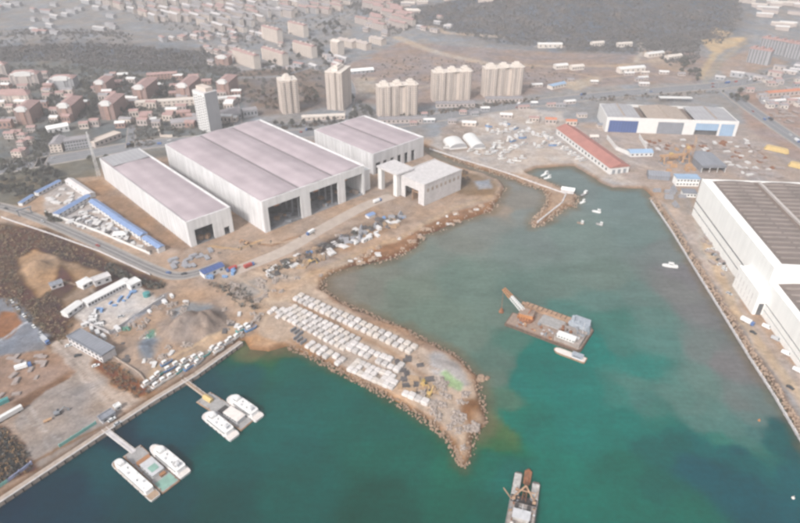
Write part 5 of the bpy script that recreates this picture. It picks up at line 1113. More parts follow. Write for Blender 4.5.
for i in range(6):
    r = random.Random(i + 50); m_ = MB(); hh = r.uniform(6.5, 9); n_l = r.randint(4, 6); tk = MB(); tk.tube((0, 0, -.5), (r.uniform(-.4, .4), r.uniform(-.4, .4), hh * .6), .35, .16, 6)
    for k in range(n_l):
        a = k * 6.28 / n_l + r.random(); d = r.uniform(1.0, 2.3); z = hh * r.uniform(.5, .85); tk.tube((0, 0, hh * .35), (d * math.cos(a), d * math.sin(a), z), .14, .06, 4); leaf_cloud(m_, d * math.cos(a), d * math.sin(a), z, r.uniform(1.4, 2.2), r.uniform(1.1, 1.8), 34, .62, r)
    leaf_cloud(m_, 0, 0, hh * .9, 1.8, 1.5, 36, .6, r)
    TREES.append((m_, tk, ('leaf_dark', 'leaf_mid', 'leaf_brown')[i % 3]))
TREE_PROTO = {}
def put_tree(p, i, s, label, group):
    if i not in TREE_PROTO:
        m_, tk, mm = TREES[i]; t = thing('tree', label, 'tree', p, random.random() * 6, group); m_.build('crown', mm, t); tk.build('trunk', 'bark', t); t.scale = (s, s, s); TREE_PROTO[i] = t; return
    dup(TREE_PROTO[i], p, random.random() * 6, label, group, (s, s, s * random.uniform(.8, 1.15)))
random.seed(19)
for poly, n, kinds, sc_t, lab, grp in (
    ([(0, 176), (36, 170), (64, 176), (52, 186), (24, 200), (0, 204)], 46, (0, 1, 3), 1.15, 'dark tree in the grove between the main road and the compound', 'trees in the roadside grove'),
    ([(36, 88), (60, 92), (58, 120), (40, 122)], 22, (0, 3, 1), 1.2, 'dark tree between the first and second brick blocks', 'trees between the first brick blocks'),
    ([(80, 84), (98, 88), (100, 122), (82, 120)], 28, (0, 3, 1), 1.2, 'dark tree between the second and third brick blocks', 'trees between the later brick blocks'),
    ([(152, 84), (176, 82), (176, 104), (154, 106)], 26, (0, 3), 1.25, 'dark tree in the courtyard below the pink-roofed terrace', 'courtyard trees'),
    ([(118, 76), (134, 74), (134, 110), (120, 116)], 24, (0, 3, 1), 1.2, 'dark tree left of the tall brick blocks', 'trees left of the tall brick blocks'),
    ([(300, 44), (314, 40), (334, 58), (322, 62)], 14, (0, 3), 1.3, 'dark tree among the cream apartment blocks', 'trees among the cream blocks'),
    ([(318, 24), (336, 22), (342, 36), (322, 40)], 14, (0, 3), 1.4, 'dark tree behind the square cream block', 'trees behind the square cream block'),
    ([(262, 56), (276, 70), (300, 72), (296, 76), (262, 76)], 16, (0, 1), 1.2, 'dark tree in front of the cream apartment blocks', 'trees below the cream blocks'),
    ([(345, 96), (356, 100), (376, 118), (352, 122)], 20, (0, 1, 3), 1.2, 'tree between the slender tower and the wide towers', 'trees between the towers'),
    ([(670, 58), (698, 62), (702, 82), (684, 84)], 20, (0, 3, 1), 1.3, 'tree on the cleared slope beside the valley road', 'trees beside the valley road'),
    ([(728, 92), (746, 96), (750, 104), (732, 102)], 10, (0, 1), 1.2, 'tree at the start of the diagonal road', 'trees at the diagonal road'),
    ([(456, 174), (468, 174), (470, 186), (458, 188)], 8, (5, 2), .9, 'brown bush-like tree right of the pinkish workshop', 'trees by the pinkish workshop'),
    ([(100, 172), (150, 160), (98, 158), (66, 166)], 12, (1, 4), 1.0, 'tree between the main road and the back of the narrow shed', 'trees behind the narrow shed'),
    ([(258, 92), (276, 90), (278, 110), (262, 112)], 12, (2, 5, 1), 1.1, 'brownish tree left of the squarish tower block', 'trees left of the squarish tower'),
    ([(304, 90), (318, 92), (318, 104), (304, 106)], 12, (2, 5, 1), 1.1, 'brownish tree between the pair of tower blocks', 'trees between the tower pair')):
    for p in scatter_px(poly, n, len(lab) + n): put_tree(p, random.choice(kinds), sc_t * random.uniform(.75, 1.25), lab, grp)
def wood(name, polys, n, s, mi, seed, h=(3, 7), per=12, leaf=1.5):
    r = random.Random(seed); m_ = MB()
    for poly, share in polys:
        for p in scatter_px(poly, int(n * share), seed):
            q = s * r.uniform(.6, 1.3); leaf_cloud(m_, p.x, p.y, p.z + q * .7, q, q * .8, per, leaf * q / 3.2, r, r.randrange(len(mi)))
    struct(m_.build(name, list(mi)), 'stuff')
wood('woodland', [([(380, 14), (450, 2), (560, -14), (740, -18), (742, 20), (722, 44), (690, 46), (640, 55), (560, 50), (500, 44), (430, 28)], .8), ([(0, 48), (100, 44), (200, 52), (206, 68), (140, 72), (60, 62), (0, 62)], .2)], 9000, 2.7, ('wood_grey', 'wood_olive'), 61, per=9)
wood('woodland', [([(100, -4), (400, -6), (350, 30), (270, 36), (262, 56), (150, 26)], .5), ([(0, 30), (120, 30), (140, 44), (0, 46)], .15), ([(200, 46), (240, 70), (235, 84), (205, 70)], .1), ([(640, 42), (700, 40), (700, 60), (670, 66)], .2), ([(340, 4), (400, 0), (420, 24), (395, 36), (380, 24)], .4)], 2200, 3.0, ('wood_grey', 'wood_olive'), 62, per=10)
wood('tree_cover', [([(-20, 66), (232, 68), (236, 134), (140, 140), (128, 118), (-20, 128)], .85), ([(0, 160), (34, 160), (38, 132), (60, 120), (60, 150), (20, 168), (0, 170)], .1), ([(236, 72), (350, 66), (350, 100), (244, 116)], .1)], 1900, 3.2, ('leaf_dark', 'leaf_mid', 'leaf_dark'), 67, per=26, leaf=.95)
wood('scrub', [([(0, 226), (40, 232), (108, 262), (98, 270), (62, 258), (40, 248), (18, 258), (20, 284), (36, 300), (52, 292), (66, 310), (74, 320), (62, 346), (0, 300)], 1.0)], 800, 1.3, ('scrub_tan', 'scrub_olive', 'scrub_tan', 'leaf_brown'), 63, per=10, leaf=1.3)
wood('scrub', [([(98, 356), (118, 364), (154, 391), (138, 399), (112, 385)], .4), ([(-10, 428), (8, 428), (28, 452), (34, 470), (0, 484), (-20, 484)], .6)], 520, 1.1, ('leaf_brown', 'canvas_scrub', 'leaf_dark'), 64, per=10, leaf=1.2)
wood('scrub', [([(110, 264), (134, 278), (166, 286), (158, 290), (128, 282), (106, 270)], .3), ([(45, 212), (62, 222), (50, 222)], .1), ([(400, 56), (520, 66), (600, 74), (520, 92), (420, 84), (350, 80)], .3), ([(0, 120), (50, 128), (50, 170), (0, 176)], .15), ([(130, 118), (150, 120), (156, 146), (130, 148)], .15)], 900, 1.9, ('leaf_brown', 'leaf_mid', 'leaf_dark'), 65, per=10, leaf=1.3)
wood('verge_shrubs', [([(262, 270), (300, 256), (345, 236), (396, 216), (398, 219), (346, 242), (300, 264), (266, 280)], .25), ([(205, 284), (250, 290), (258, 312), (240, 306)], .12), ([(378, 118), (470, 106), (540, 98), (540, 101), (470, 110), (380, 123)], .4), ([(340, 230), (200, 258), (196, 254)], .02), ([(560, 100), (700, 92), (726, 92), (700, 96), (600, 102)], .3), ([(240, 134), (300, 128), (380, 121), (300, 124)], .3), ([(430, 112), (520, 100), (520, 103), (440, 114)], .2), ([(740, 78), (810, 66), (810, 70), (745, 84)], .2)], 420, 2.2, ('leaf_dark', 'leaf_brown'), 66, per=10, leaf=1.3)

# ================================================================== JETTIES, FERRIES, DREDGERS, BOATS
mat('hull_white', (0.66, 0.65, 0.64), 0.5, var=0.05, scale=0.4, streak=0.06); mat('deck_cream', (0.62, 0.57, 0.54), 0.7, var=0.10, scale=0.5); mat('deck_grey', (0.30, 0.29, 0.285), 0.85, var=0.2, scale=0.4); mat('deck_green', (0.20, 0.33, 0.28), 0.8, var=0.15, scale=0.4)
mat('deck_tan', (0.27, 0.20, 0.16), 0.85, var=0.2, scale=0.5); mat('hull_red', (0.20, 0.06, 0.045), 0.7, var=0.2); mat('canvas_brown', (0.30, 0.15, 0.075), 0.8, var=0.12); mat('hull_dark', (0.055, 0.05, 0.05), 0.7, var=0.2)
mat('light_grey', (0.45, 0.45, 0.465), 0.7, var=0.12, scale=0.4); mat('window_dark', (0.04, 0.05, 0.06), 0.2, var=0.1, spec=.5); mat('bluegrey', (0.30, 0.33, 0.37), 0.7, var=.2, scale=.5); mat('hull_teal', (0.09, 0.33, 0.33), 0.6, var=.1); mat('hull_blue', (0.10, 0.22, 0.42), 0.6, var=.1); mat('wood_deck', (0.33, 0.235, 0.165), .85, var=.2, scale=.6)
def outline(L_, W_, bow=.25, n=8, stern=.85):
    """deck outline, x along the length, bow at +L/2"""
    pts = [(-L_ / 2, -W_ / 2 * stern), (-L_ / 2 + 1.5, -W_ / 2)]; xb = L_ / 2 - L_ * bow
    for k in range(n + 1): t_ = math.pi / 2 * k / n; pts.append((xb + L_ * bow * math.sin(t_), -W_ / 2 * math.cos(t_) ** .8))
    return pts + [(x, -y) for x, y in pts[-2::-1]]
def hull(L_, W_, z0, z1, bow=.25, draft=1.0, m=0):
    m_ = MB(); top = outline(L_, W_, bow); bot = [(x * .94 - .01 * L_, y * .84) for x, y in top]; n = len(top); k = len(m_.v)
    m_.v += [(x, y, z0 - draft) for x, y in bot] + [(x, y, z1) for x, y in top]
    for i in range(n): j = (i + 1) % n; m_.f.append((k + i, k + j, k + n + j, k + n + i)); m_.m.append(0)
    m_.f.append(tuple(k + n + i for i in range(n))); m_.m.append(0); return m_
def rails(m_, L_, W_, z, h=1.0, bow=.25, sc_=.96):
    o = outline(L_, W_, bow); o = [(x * sc_, y * sc_) for x, y in o]
    for i in range(len(o)):
        a, b_ = o[i], o[(i + 1) % len(o)]; m_.tube((*a, z + h), (*b_, z + h), .05, n=3); m_.tube((*a, z), (*a, z + h), .045, n=3)
def ferry(p0, p1, W_, label, bow=.18, cabin=(.46, .36), sternmat='deck_cream', funnel=True, ring=None):
    """p0 bow pixel, p1 stern pixel at the waterline"""
    a_, b_ = P(*p0, 1.5), P(*p1, 1.5); d = a_ - b_; L_ = d.length; ang = math.atan2(d.y, d.x); c = (a_ + b_) / 2
    t = thing('passenger_boat', label, 'passenger boat', Vector((c.x, c.y, 0)), ang)
    hull(L_, W_, 0, 2.0, bow).build('hull', 'hull_white', t)
    m_ = MB(); m_.prism([(x * .985, y * .94) for x, y in outline(L_, W_, bow)], 1.98, 2.06); m_.build('deck', sternmat, t)
    m_ = MB(); x0, x1 = -L_ * cabin[1], L_ * cabin[0] * .84; cl = outline(x1 - x0, W_ * .84, .16); cl = [(x + (x0 + x1) / 2, y) for x, y in cl]; m_.prism(cl, 2.0, 4.7, scale_top=.97); cb = m_.build('cabin', 'hull_white', t)
    for s_ in (-1, 1):
        g = MB(); n = int((x1 - x0) * .8 / 1.6)
        for k in range(n): x = x0 + (x1 - x0) * .06 + k * 1.6; g.box(x, s_ * W_ * .42 - .06, 3.1, x + 1.1, s_ * W_ * .42 + .06, 4.1)
        o = g.build('side_windows', 'window_dark', cb)
    m_ = MB(); cr = [(x * .99 + (x0 + x1) / 2 * .01, y * 1.05) for x, y in cl]; m_.prism(cr, 4.7, 4.95); ro = m_.build('roof', 'hull_white', t)
    m_ = MB(); bx = x1 - 7.5; m_.prism([(bx, -W_ * .26), (bx + 3.5, -W_ * .26), (bx + 4.3, 0), (bx + 3.5, W_ * .26), (bx, W_ * .26)], 4.95, 6.9, scale_top=.92); wh = m_.build('wheelhouse', 'hull_white', t)
    g = MB(); g.prism([(bx + .4, -W_ * .265), (bx + 3.4, -W_ * .265), (bx + 4.25, 0), (bx + 3.4, W_ * .265), (bx + .4, W_ * .265)], 5.7, 6.4, scale_top=.98); g.build('wheelhouse_windows', 'window_dark', wh)
    m_ = MB(); m_.tube((bx + 1, 0, 6.9), (bx + .6, 0, 10.5), .14, .07, 5); m_.tube((bx + .8, -1.3, 9), (bx + .8, 1.3, 9), .07, n=4); m_.build('mast', 'hull_white', t)
    r_ = random.Random(len(label))
    for k in range(6):
        g = MB(); x = x0 + 3 + (bx - x0 - 5) * k / 5.5; s_ = (-1) ** k; kind = k % 3
        if kind == 0: g.tube((x, s_ * W_ * .28, 5.2), (x + 1.3, s_ * W_ * .28, 5.2), .32, n=8); g.build('life_raft', 'hull_white', ro)
        elif kind == 1: g.box(x, s_ * W_ * .2 - .6, 4.95, x + 1.3, s_ * W_ * .2 + .6, 5.5); g.build('roof_locker', 'light_grey', ro)
        else: g.tube((x, s_ * W_ * .12, 4.95), (x, s_ * W_ * .12, 5.7), .3, .34, 8); g.build('vent_cowl', 'window_dark', ro)
    if funnel: g = MB(); g.prism([(x0 + 2, -1), (x0 + 4.4, -.8), (x0 + 4.4, .8), (x0 + 2, 1)], 4.95, 7, scale_top=.8); g.build('funnel', 'light_grey', t)
    if ring: 
        g = MB(); n = 20
        for k in range(n): u0, u1 = 6.283 * k / n, 6.283 * (k + 1) / n; g.tube((x0 + 5 + 1.9 * math.cos(u0), 1.9 * math.sin(u0), 5.15), (x0 + 5 + 1.9 * math.cos(u1), 1.9 * math.sin(u1), 5.15), .22, n=4)
        g.build('roof_ring', 'deck_grey', ro)
    g = MB(); rails(g, L_, W_, 2.05, 1.0, bow); g.build('railing', 'light_grey', t)
    g = MB(); [g.tube((-L_ * .35 + k * L_ * .14, s_ * (W_ / 2 + .15), .4), (-L_ * .35 + k * L_ * .14, s_ * (W_ / 2 + .15), 1.9), .3, n=7) for k in range(6) for s_ in (-1, 1)]; o = g.build('fenders', 'black_rubber', t); o['kind'] = 'stuff'
    return t
ferry((205, 413.5), (235, 437.5), 8.2, 'white passenger boat on the near side of the upper pontoon', .12)
ferry((229, 397), (260, 418.5), 8.0, 'white passenger boat on the far side of the upper pontoon, dots along its roof', .12)
ferry((115, 461), (156, 498), 6.6, 'long narrow white passenger boat with tan stern, near side of the lower pontoon', .08, (.52, .38), 'wood_deck', False)
ferry((151.5, 446), (186, 475), 8.0, 'white passenger boat with pointed bow and roof ring, far side of the lower pontoon', .34, (.40, .40), 'deck_cream', True, True)
def pontoon(corners, label, kind):
    q = [P(*c, 1.2) for c in corners]; d = q[2] - q[1]; ang = math.atan2(d.y, d.x); L_ = (d.length + (q[3] - q[0]).length) / 2; W_ = ((q[0] - q[1]).length + (q[3] - q[2]).length) / 2; c = (q[0] + q[1] + q[2] + q[3]) / 4
    t = thing('landing_pontoon', label, 'pontoon', Vector((c.x, c.y, 0)), ang)
    m_ = MB(); m_.box(-L_ / 2, -W_ / 2, -.8, L_ / 2, W_ / 2, 1.2); m_.box(-L_ / 2 - .3, -W_ / 2 - .3, .5, L_ / 2 + .3, W_ / 2 + .3, .9); m_.build('hull', 'rust_tan', t)
    m_ = MB(); m_.box(-L_ / 2 + .3, -W_ / 2 + .3, 1.2, L_ / 2 - .3, W_ / 2 - .3, 1.3); m_.build('deck', 'deck_grey', t)
    if kind == 0:
        m_ = MB(); m_.box(L_ * .08, -W_ * .33, 1.3, L_ * .38, W_ * .28, 4.2); h = m_.build('deckhouse', 'light_grey', t); m_ = MB(); m_.box(L_ * .07, -W_ * .35, 4.2, L_ * .39, W_ * .30, 4.5); m_.box(L_ * .1, -W_ * .3, 4.5, L_ * .36, W_ * .26, 4.7); m_.build('roof', 'deck_cream', h)
        for k in range(5): g = MB(); g.box(L_ * (.1 + .055 * k), -W_ * .335, 2.4, L_ * (.13 + .055 * k), -W_ * .325, 3.4); g.build('window', 'window_dark', h)
        m_ = MB(); m_.box(-L_ * .08, -W_ * .3, 1.3, L_ * .05, W_ * .3, 1.42); m_.build('dark_mat', 'hull_dark', t)
        m_ = MB(); m_.box(-L_ * .47, -W_ * .14, 1.3, -L_ * .30, W_ * .14, 3.2); m_.gable(-L_ * .47, -W_ * .14, -L_ * .30, W_ * .14, 3.2, .7, over=.2); m_.build('yellow_booth', 'dull_yellow', t)
    else:
        m_ = MB(); m_.box(-L_ * .10, -W_ * .34, 1.3, L_ * .20, W_ * .34, 4.0); h = m_.build('deckhouse', 'hull_white', t); m_ = MB(); m_.box(-L_ * .11, -W_ * .36, 4.0, L_ * .21, W_ * .36, 4.3); m_.build('roof', 'light_grey', h); m_ = MB(); m_.box(L_ * .03, -W_ * .22, 4.3, L_ * .15, W_ * .22, 4.45); m_.build('roof_mat', 'deck_green', h)
        for k in range(4): g = MB(); g.box(L_ * (-.08 + .07 * k), -W_ * .345, 2.3, L_ * (-.04 + .07 * k), -W_ * .335, 3.3); g.build('window', 'window_dark', h)
        m_ = MB(); m_.box(-L_ * .21, -W_ * .36, 1.5, -L_ * .13, W_ * .36, 3.4); m_.build('brown_awning', 'canvas_brown', t); m_ = MB(); m_.box(L_ * .22, 0, 1.5, L_ * .27, W_ * .3, 3); m_.build('brown_awning', 'canvas_brown', t)
        m_ = MB(); m_.box(L_ * .29, -W_ * .44, 1.3, L_ * .48, W_ * .44, 1.42); m_.build('green_deck', 'deck_green', t)
    for k in range(10):
        g = MB(); x = -L_ * .45 + (k // 2) * L_ * .22; y = (W_ / 2 - .7) * (-1) ** k; g.tube((x, y, 1.3), (x, y, 1.9), .3, n=8); g.build('bollard', 'rust', t)
    return t
pontoon([(199, 400.5), (209.5, 391.5), (254, 419), (239, 431.5)], 'grey landing pontoon with yellow booth and light deckhouse, upper one', 0)
pontoon([(124, 456), (140, 444.5), (179.5, 480), (162, 493)], 'landing pontoon with brown awnings and green deck, lower one', 1)
def gangway(p0, p1, wd, label, mt):
    a_, b_ = P(*p0, ZL + .5), P(*p1, 1.6); d = b_ - a_; L_ = Vector((d.x, d.y)).length; ang = math.atan2(d.y, d.x); t = thing('gangway', label, 'gangway', a_, ang); dz = d.z; h = wd / 2
    m_ = MB(); m_.hexa([(0, -h, -.5), (L_, -h, dz - .5), (L_, h, dz - .5), (0, h, -.5), (0, -h, 0), (L_, -h, dz), (L_, h, dz), (0, h, 0)]); m_.build('deck', mt, t)
    for s_ in (-1, 1):
        m_ = MB(); n = int(L_ / 2.5)
        for k in range(n + 1): x = L_ * k / n; z = dz * k / n; m_.tube((x, s_ * h, z), (x, s_ * h, z + 1.1), .07, n=4); (k < n) and m_.tube((x, s_ * h, z + (0 if k % 2 else 1.1)), (x + L_ / n, s_ * h, z + dz / n + (1.1 if k % 2 else 0)), .06, n=3)
        m_.tube((0, s_ * h, 1.1), (L_, s_ * h, dz + 1.1), .1, n=4); m_.build('railing', 'deck_cream', t)
gangway((183, 379.5), (206, 396.5), 2.4, 'tan gangway from the quay down to the upper pontoon', 'wood_deck')
gangway((104, 429), (134, 452), 3.0, 'pale gangway from the quay down to the lower pontoon', 'concrete_light')
small('ticket_booth', 'small grey ticket shelter at the head of the lower gangway', 'shelter', P(103, 424), R(50), 9, 5, 3, 'light_grey', 'zinc_sheet', 'flat', 2)
small('quay_cabin', 'tiny white cabin on the quay above the lower gangway', 'cabin', P(117, 411), R(50), 3.4, 3, 2.6, 'hull_white', 'hull_white', 'flat', 1)

# --- the old dredging barge in the basin
def local(t, px, py, z):
    """world pixel -> local coordinates of a thing"""
    p = P(px, py, z) - t.location; a = -t.rotation_euler.z; return (p.x * math.cos(a) - p.y * math.sin(a), p.x * math.sin(a) + p.y * math.cos(a), z)
c0 = P(549, 325, 2); d = P(588, 340, 2) - P(512, 312, 2); ang = math.atan2(d.y, d.x)
t = thing('dredging_barge', 'big rusty dredging barge with raised white and orange boom, alone in the basin', 'barge', Vector((c0.x, c0.y, 0)), ang)
q = [local(t, *p_, 2.2) for p_ in ((507, 325), (582, 352), (592, 330), (519, 299))]; x0 = (q[0][0] + q[3][0]) / 2; x1 = (q[1][0] + q[2][0]) / 2; y0 = (q[0][1] + q[1][1]) / 2; y1 = (q[2][1] + q[3][1]) / 2
m_ = MB(); ch = 3.0; m_.prism([(x0 + 1, y0), (x1 - ch, y0), (x1, y0 + ch), (x1, y1 - ch), (x1 - ch, y1), (x0 + 6, y1), (x0 + 6, y1 - 4), (x0 + 12, y1 - 6.5), (x0 + 12, (y0 + y1) / 2 + 1.5), (x0, (y0 + y1) / 2)], -1, 2.4); m_.build('hull', mat('hull_rust', (0.12, 0.08, 0.06), .9, var=.35, scale=.4), t)
m_ = MB(); m_.prism([(x0 + 2, y0 + .8), (x1 - ch, y0 + .8), (x1 - .8, y0 + ch), (x1 - .8, y1 - ch), (x1 - ch, y1 - .8), (x0 + 13, y1 - .8), (x0 + 13, (y0 + y1) / 2 + 1), (x0 + 1, (y0 + y1) / 2 - .8)], 2.4, 2.5); m_.build('deck', 'deck_tan', t)
ym = (y0 + y1) / 2; LL = x1 - x0
m_ = MB(); m_.box(x0 + 5, y1 - 6.0, 2.5, x0 + LL * .78, y1 - 1.0, 5.4); m_.box(x0 + 2, y1 - 4.8, 3.4, x0 + 6, y1 - 1.6, 5); m_.build('ladder_beam', 'rust_tan', t)
m_ = MB(); [m_.box(x0 + 8 + k * 4, y1 - 6.4, 5.4, x0 + 8.5 + k * 4, y1 - .6, 5.9) for k in range(9)]; m_.build('beam_stiffener', 'hull_rust', t)
m_ = MB(); m_.box(x0 + LL * .36, ym - 1.5, 2.5, x0 + LL * .66, y1 - 6.5, 3.4); m_.build('hold_cover', 'deck_grey', t)
m_ = MB(); cx, cy = x0 + LL * .20, ym - 2; m_.tube((cx, cy, 2.5), (cx, cy, 5.2), 7.0, n=20); m_.build('turntable', 'rust', t)
m_ = MB(); [m_.tube((cx - 5 + k * 2.2, cy - 5.5, 5.2), (cx - 5 + k * 2.2, cy - 5.5, 7), .5, n=6) for k in range(5)]; m_.build('winch_drums', 'steel_orange', t)
m_ = MB(); m_.cbox(cx, cy + .6, 5.2, 11, 8, 3.4, .2); wh = m_.build('winch_house', 'steel_orange', t); m_ = MB(); m_.cbox(cx, cy + .6, 8.6, 11.6, 8.6, .4, .2); m_.tube((cx + 1, cy - 1, 9), (cx + 1, cy + 3, 9), 1.1, n=10); m_.build('roof', 'deck_tan', wh)
tip = local(t, 503.5, 288.5, 19); root = (cx - 4, cy + 2, 7.5); v_ = Vector(tip) - Vector(root)
def lattice(a, b_, w0, w1, name, mt, par, n=9):
    a, b_ = Vector(a), Vector(b_); dd = (b_ - a); u = dd.normalized(); s_ = u.cross(Vector((0, 0, 1))).normalized(); up = s_.cross(u); m_ = MB(); prev = None
    for k in range(n + 1):
        w_ = w0 + (w1 - w0) * k / n; c_ = a + dd * (k / n); cs = [c_ + s_ * w_ * i + up * w_ * j for i, j in ((-1, -1), (1, -1), (1, 1), (-1, 1))]
        if prev:
            for i in range(4): m_.tube(prev[i], cs[i], .28, n=4); m_.tube(prev[i], cs[(i + 1) % 4], .17, n=3)
        prev = cs
    return m_.build(name, mt, par)
mid = Vector(root) + v_ * .62
lattice(root, mid, 1.5, 1.2, 'boom', 'hull_white', t); lattice(mid, tip, 1.4, 1.0, 'boom_tip', 'steel_orange', t, 5)
m_ = MB(); m_.box(-.01, -.01, -.01, .01, .01, .01) if False else None
m_ = MB(); pl = Vector(root) + v_ * .05; m_.face([Vector(root) + Vector((0, -1.0, .8)), mid + Vector((0, -1.0, .8)), mid + Vector((0, 1.0, .8)), Vector(root) + Vector((0, 1.0, .8))]); m_.face([Vector(root) + Vector((0, 1.0, .6)), mid + Vector((0, 1.0, .6)), mid + Vector((0, -1.0, .6)), Vector(root) + Vector((0, -1.0, .6))]); m_.build('boom_plate', 'hull_white', t)
gb = local(t, 501.5, 309.5, 3)
m_ = MB(); m_.tube((gb[0], gb[1], .5), (gb[0], gb[1], 4.2), 2.2, 1.0, 8); m_.tube(tip, (gb[0], gb[1], 4.2), .16, n=4); m_.build('grab_bucket', 'rust', t)
m_ = MB(); ax = (cx + 3, cy, 9); m_.beam((cx + 2, cy - 2, 8.6), (cx + 4, cy, 15), .6); m_.beam((cx + 2, cy + 4, 8.6), (cx + 4, cy, 15), .6); m_.tube((cx + 4, cy, 15), tip, .12, n=3); m_.build('a_frame', 'rust', t)
sx0 = x0 + LL * .66
m_ = MB(); m_.box(sx0, y0 + 2, 2.5, x1 - 2, ym + 2, 7); h1 = m_.build('deckhouse', mat('grimy_paint', (0.33, 0.285, 0.26), .8, var=.3, scale=.4, streak=.3), t)
m_ = MB(); m_.box(sx0 + 2, y0 + 1.2, 7, x1 - 6, y0 + 6.2, 9.6); m_.build('bridge', 'hull_white', t)
m_ = MB(); m_.box(sx0 + 1.5, y0 + .8, 9.6, x1 - 5.5, y0 + 6.6, 9.9); m_.build('bridge_roof', 'hull_white', t)
random.seed(88)
for k in range(22):
    g = MB(); g.cbox(random.uniform(sx0, x1 - 3), random.uniform(y0 + 7, ym + 2), 7.2, random.uniform(.7, 2.4), random.uniform(.7, 2.2), random.uniform(.6, 2.4), random.random() * 3); g.build('deck_gear', random.choice(('rust', 'hull_rust', 'steel_grey', 'light_grey', 'grimy_paint')), t)
m_ = MB(); m_.box(sx0 - .5, y0 + 1.8, 7, x1 - 1.5, ym + 2.6, 7.2); m_.build('upper_deck', 'grimy_paint', t)
for k in range(6): g = MB(); x = sx0 + 3 + k * 2.2; g.box(x, y0 + 1.1, 7.9, x + 1.4, y0 + 1.25, 8.9); g.build('window', 'window_dark', h1)
m_ = MB(); m_.prism([(sx0 + 2, ym + 3), (x1 - 3, ym + 3), (x1 - 1, ym + 7), (x1 - 3, y1 - .5), (sx0 + 4, y1 - .5)], 2.5, 10, scale_top=.85); eh = m_.build('engine_house', 'bluegrey', t)
m_ = MB(); m_.tube((sx0 + 6, ym + 7, 10), (sx0 + 6, ym + 7, 14.5), 1.5, 1.2, 10); m_.tube((sx0 + 11, ym + 6, 10), (sx0 + 11, ym + 6, 13), .9, .8, 8); m_.build('funnel', 'bluegrey', eh)
m_ = MB(); m_.tube((x1 - 5, ym + 1, 7.2), (x1 - 5, ym + 1, 17), .25, .12, 5); m_.tube((x1 - 5, ym - 2, 14), (x1 - 5, ym + 4, 14), .1, n=4); m_.build('mast', 'light_grey', t)
random.seed(8)
for k in range(34):
    g = MB(); x = random.uniform(x0 + 9, sx0 - 1); y = random.choice((random.uniform(y0 + 1.5, ym - 2),)); g.cbox(x, y, 2.5, random.uniform(.8, 2.6), random.uniform(.8, 2), random.uniform(.5, 1.6), random.random() * 3); g.build('deck_gear', random.choice(('rust', 'deck_tan', 'steel_grey', 'light_grey', 'orange_paint')), t)
g = MB(); [g.tube((x0 + 4 + k * 3, y0 + .3, 2.4), (x0 + 4 + k * 3, y0 + .3, 3.5), .09, n=4) for k in range(int((LL - 8) / 3))]; g.tube((x0 + 4, y0 + .3, 3.5), (x1 - 4, y0 + .3, 3.5), .08, n=4); g.build('railing', 'rust', t)
# workboat lashed alongside
def workboat(p0, p1, W_, name, label, hm='deck_tan', dm='deck_tan', cabs=(.0, .3), cm='hull_white', bow=.3, h=1.6, group=None, cat='boat'):
    a_, b_ = P(*p0, 1), P(*p1, 1); d_ = a_ - b_; L_ = d_.length; an = math.atan2(d_.y, d_.x); c_ = (a_ + b_) / 2; t = thing(name, label, cat, Vector((c_.x, c_.y, 0)), an, group)
    hull(L_, W_, 0, h, bow, .8).build('hull', hm, t); m_ = MB(); m_.prism([(x * .95, y * .86) for x, y in outline(L_, W_, bow)], h, h + .06); m_.build('deck', dm, t)
    m_ = MB(); m_.box(L_ * (cabs[0] - .5), -W_ * .3, h, L_ * (cabs[1] - .5), W_ * .3, h + 2.4); cb = m_.build('cabin', cm, t); m_ = MB(); m_.box(L_ * (cabs[0] - .52), -W_ * .34, h + 2.4, L_ * (cabs[1] - .48), W_ * .34, h + 2.6); m_.build('roof', cm, cb)
    for s_ in (-1, 1): g = MB(); g.box(L_ * (cabs[0] - .47), s_ * W_ * .3 - .04, h + 1.2, L_ * (cabs[1] - .53), s_ * W_ * .3 + .04, h + 1.9); g.build('window', 'window_dark', cb)
    m_ = MB(); m_.tube((L_ * (cabs[1] - .5), 0, h + 2.5), (L_ * (cabs[1] - .5), 0, h + 5), .09, .05, 4); m_.build('mast', 'light_grey', t); return t
workboat((554, 349), (586, 361), 6.6, 'work_boat', 'tan flat workboat lashed to the near side of the dredging barge', 'rust_tan', 'deck_cream', (.12, .42), 'bluegrey', .2)
# --- cutter dredger at the lower edge
c0 = P(523, 500, 2); d = P(528, 466, 2) - P(519, 520, 2); ang = math.atan2(d.y, d.x)
t = thing('cutter_dredger', 'twin-bowed dredger with brown cutter ladder, cut by the lower edge', 'dredger', Vector((c0.x, c0.y, 0)), ang)
def lc(px, py, z=2): return Vector(local(t, px, py, z))
Lb = [lc(*p_) for p_ in ((513, 471), (522, 471))]; Rb = [lc(*p_) for p_ in ((535.5, 475.5), (542, 477))]
yl, yr = lc(509.5, 500).y, lc(538, 500).y; xb = Lb[0].x; xs_ = -34; yl, yr = max(yl, yr), min(yl, yr)
HWd = abs(yl - yr); m_ = MB(); w_ = HWd * .30
m_.prism([(-30, yr - .2), (xb - 5.5, yr), (xb - 4, yr + .8), (xb - 4, yr + w_ - .6), (xb - 5.5, yr + w_), (-2, yr + w_), (-2, yl - w_), (xb - 1.4, yl - w_), (xb, yl - w_ + .6), (xb, yl - .8), (xb - 1.4, yl), (-30, yl)], -1, 2.4); m_.build('hull', mat('hull_rust2', (0.13, 0.105, 0.095), .9, var=.3), t)
m_ = MB(); m_.box(-2.2, yl - w_ + .3, 2.4, xb - 1.2, yl - .3, 2.55); m_.build('bow_deck', mat('worn_white', (0.42, 0.40, 0.38), .8, var=.35, scale=.5), t); m_ = MB(); m_.box(-2.2, yr + .3, 2.4, xb - 5.5, yr + w_ - .3, 2.55); m_.build('bow_deck', 'worn_white', t)
m_ = MB(); m_.box(-6, yr + .4, 2.4, 2, yl - .4, 2.6); m_.build('winch_deck', 'hull_dark', t)
